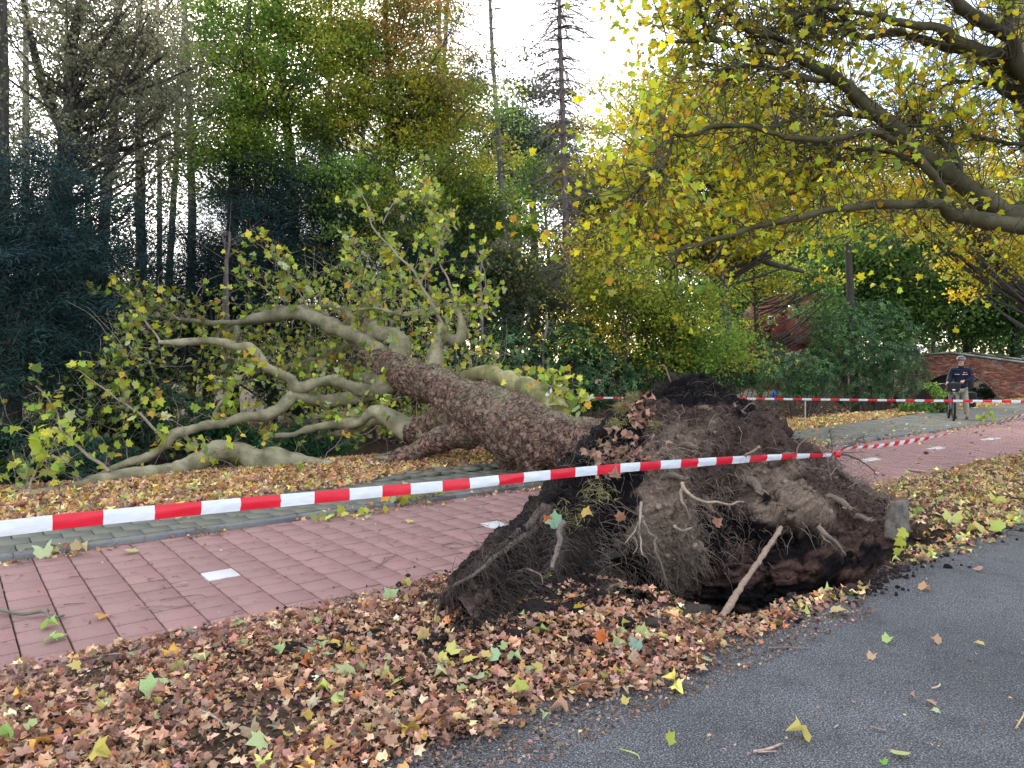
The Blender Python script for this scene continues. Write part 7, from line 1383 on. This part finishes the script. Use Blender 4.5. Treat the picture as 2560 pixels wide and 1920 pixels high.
for s_ in (-1, 1):
    b = Buf(); V, F = ellip(HC + [s_ * .032, -.092, -.0], (.014, .012, .009)); b.add(V, F); local(b, 'eye', M_BLACK, per)
    b = Buf(); V, F = ellip(HC + [s_ * .09, -.0, -.015], (.014, .02, .032)); b.add(V, F); local(b, 'ear', M_SKIN, per)
b = Buf(); V, F = ellip(HC + [0, -.092, -.062], (.028, .014, .007)); b.add(V, F); local(b, 'mouth', pmat('lip', (.3, .1, .09)), per)
hm = Buf(); V, F = ellip(HC + [0, -.0, .035], (.118, .145, .105), 14, 28, -.12); hm.add(V, F); V, F = ellip(HC + [0, -.0, .03], (.112, .138, .1), 14, 28, -.12); hm.add(V, F[:, ::-1]); helmet = local(hm, 'helmet', M_HELM, per)
for k in range(7):
    a = (k - 3) * .38; pts = [HC + np.array([0, 0, .035]) + np.array([math.sin(a) * .119 * math.cos(q_), -.146 * math.sin(q_) * 1.0 if False else -math.cos(a) * .02 - .14 * math.sin(q_ + .25), .1 * math.cos(q_) * math.cos(a * .6) + .003]) for q_ in np.linspace(.3, 1.15, 5)]
    b = Buf(); V, F = ellip(np.array([0, 0, 0]), (.011, .006, .032), 8, 10)
    V = V + HC + [math.sin(a) * .1, -.147 * math.cos(a) + .012, .068 + .012 * math.cos(a)]; b.add(V, F); local(b, 'vent', M_BLACK, helmet)
b = Buf(); 
for s_ in (-1, 1): b.curve([list(HC + [s_ * .1, 0, .02]) + [.005], list(HC + [s_ * .085, -.04, -.06]) + [.005], list(HC + [0, -.06, -.115]) + [.005]], 8, 6)
local(b, 'chin_strap', M_BLACK, helmet)
b = Buf(); b.tube(np.array([pv_(0, .0, 1.46), pv_(0, -.0, 1.5), pv_(0, -.01, 1.54)]), np.array([.1, .085, .08]), 16); local(b, 'collar', M_NAVY, per)
for s_ in (-1, 1):
    b = Buf(); b.curve([list(pv_(s_ * .03, -.165, 1.275)) + [.007], list(pv_(s_ * .1, -.155, 1.28)) + [.007], list(pv_(s_ * .17, -.11, 1.275)) + [.006]], 8, 6); local(b, 'reflective_stripe', M_SILV, per)
b = Buf(); b.curve([list(pv_(.24, -.1, 1.28)) + [.01], list(pv_(.3, -.12, 1.27)) + [.01], list(pv_(.345, -.06, 1.255)) + [.01]], 8, 6); local(b, 'sleeve_stripe', M_REDP, per)
b = Buf(); V, F = ellip(pv_(.075, -.165, 1.33), (.02, .006, .022), 8, 12); b.add(V, F); local(b, 'jacket_badge', pmat('pink_badge', (.5, .2, .25)), per)
# bicycle, nose to the lens, leaning a little
bx = -.16
bk = thing('bicycle', pw(bx, -.75, 0), 'dark city bicycle seen head on, held by the cyclist', 'bicycle')
def wheel(cy, nm='wheel'):
    c = pv_(bx, cy, .345); b = Buf(); th = np.linspace(0, 2 * PI, 41); Cw = np.stack([c + .335 * np.array([.12 * math.sin(0), math.cos(q_), math.sin(q_)]) for q_ in th]); b.tube(Cw, .021, 8, cap=False); w_ = local(b, 'wheel', M_METAL, bk)
    b = Buf(); Cw = np.stack([c + .338 * np.array([0, math.cos(q_), math.sin(q_)]) for q_ in th]); b.tube(Cw, .03, 10, cap=False); local(b, 'tyre', M_BLACK, w_)
    b = Buf(); b.tube(np.array([c - [.05, 0, 0], c + [.05, 0, 0]]), .02, 10); local(b, 'hub', M_METAL, w_)
    S_ = np.array([np.linspace(c + [.02 * (1 if k % 2 else -1), .02 * math.cos(k), .02 * math.sin(k)], c + .325 * np.array([0, math.cos(k * 2 * PI / 28), math.sin(k * 2 * PI / 28)]), 3) for k in range(28)]); V, F = strands(S_, np.full((28, 3), .0016), 3); o_s = build('spokes', [(V, F, None, 0)], M_METAL, w_); o_s['kind'] = 'stuff'
wheel(-.72); wheel(.36)
def rod(name, pts, r, mat, parent=bk): b = Buf(); b.curve([list(pv_(*q_)) + [r] for q_ in pts], 4 * len(pts), 9); return local(b, name, mat, parent)
rod('fork', [(bx - .05, -.72, .345), (bx - .05, -.66, .62), (bx, -.62, .72), (bx + .05, -.66, .62), (bx + .05, -.72, .345)], .013, M_METAL)
rod('frame', [(bx, -.58, .9), (bx, -.35, .55), (bx, -.1, .3), (bx, .36, .345)], .02, M_METAL); rod('seat_tube', [(bx, -.1, .3), (bx, .05, .65), (bx, .1, .86)], .018, M_METAL)
rod('stem', [(bx, -.62, .72), (bx, -.56, 1.0)], .016, M_METAL)
hb = rod('handlebar', [(bx - .29, -.38, 1.0), (bx - .2, -.5, 1.02), (bx, -.56, 1.0), (bx + .12, -.5, 1.03), (bx + .24, -.38, 1.04)], .012, M_METAL)
for q in ([(bx - .3, -.33, .99), (bx - .26, -.43, 1.005)], [(bx + .25, -.34, 1.05), (bx + .2, -.42, 1.04)]): rod('grip', q, .018, M_BLACK, hb)
b = Buf(); V, F = ellip(pv_(bx, .1, .9), (.08, .14, .04)); b.add(V, F); local(b, 'saddle', M_BLACK, bk)
b = Buf(); th = np.linspace(-.2, 2.2, 14); V = np.concatenate([np.stack([pv_(bx + s_, -.72, .345) + .375 * np.array([0, -math.cos(q_) * .98, math.sin(q_)]) for q_ in th]) for s_ in (-.03, 0, .03)]); V[14:28] += [0, 0, .006]; F = np.array([[k * 14 + i, k * 14 + i + 1, (k + 1) * 14 + i + 1, (k + 1) * 14 + i] for k in range(2) for i in range(13)]); b.add(V, F); local(b, 'mudguard', M_BLACK, bk)
b = Buf(); V, F = ellip(pv_(bx, -.74, .8), (.035, .04, .035)); b.add(V, F); local(b, 'headlight', M_SILV, bk)
def bag(name, c, sz, label, logo, grp):
    import bmesh as _b
    bm = _b.new(); _b.ops.create_cube(bm, size=1); _b.ops.bevel(bm, geom=bm.edges[:], offset=.18, segments=3, affect='EDGES', profile=.6); V = np.array([v.co[:] for v in bm.verts]); fs = [[v.index for v in f.verts] for f in bm.faces]; bm.free()
    V = V * sz; V[:, 0] *= 1 - .25 * (V[:, 2] / sz[2] < 0) * .5; V = V + c; t = thing(name, c, label, 'bag', grp); me = bpy.data.meshes.new('shell'); me.from_pydata([tuple(v - np.array(c)) for v in V], [], fs); o = link('shell', me, M_NAVY if 0 else M_BLACK, t)
    b = Buf(); V, F = ellip(np.array(c) + logo, (.04, .006, .02)); b.add(V, F); local(b, 'logo', M_SILV, t)
    b = Buf(); b.curve([list(np.array(c) + [-sz[0] * .4, -sz[1] * .3, sz[2] * .45]) + [.008], list(np.array(c) + [0, -sz[1] * .45, sz[2] * .56]) + [.008], list(np.array(c) + [sz[0] * .4, -sz[1] * .3, sz[2] * .45]) + [.008]], 10, 6); local(b, 'strap', M_METAL, t); return t
ROTQ = []
ROTQ.append(bag('handlebar_bag', pv_(bx + .0, -.74, .93), (.33, .2, .25), 'black bag with small silver mark on the front of the bicycle', np.array([0, -.105, -.07]), 'bicycle bags'))
ROTQ.append(bag('pannier_bag', pv_(.27, .3, .55), (.26, .3, .42), 'dark pannier bag with silver mark behind the cyclist to the right', np.array([0, -.155, -.08]), 'bicycle bags'))
th_ = -math.atan2(PF[0], PF[1]) ; cth, sth = math.cos(th_), math.sin(th_)
for t in ROTQ + [per, bk]:
    dx_, dy_ = t.location.x - PF[0], t.location.y - PF[1]; t.location.x, t.location.y = PF[0] + dx_ * cth - dy_ * sth, PF[1] + dx_ * sth + dy_ * cth; t.rotation_euler.z = th_ + (.12 if t is bk else 0)
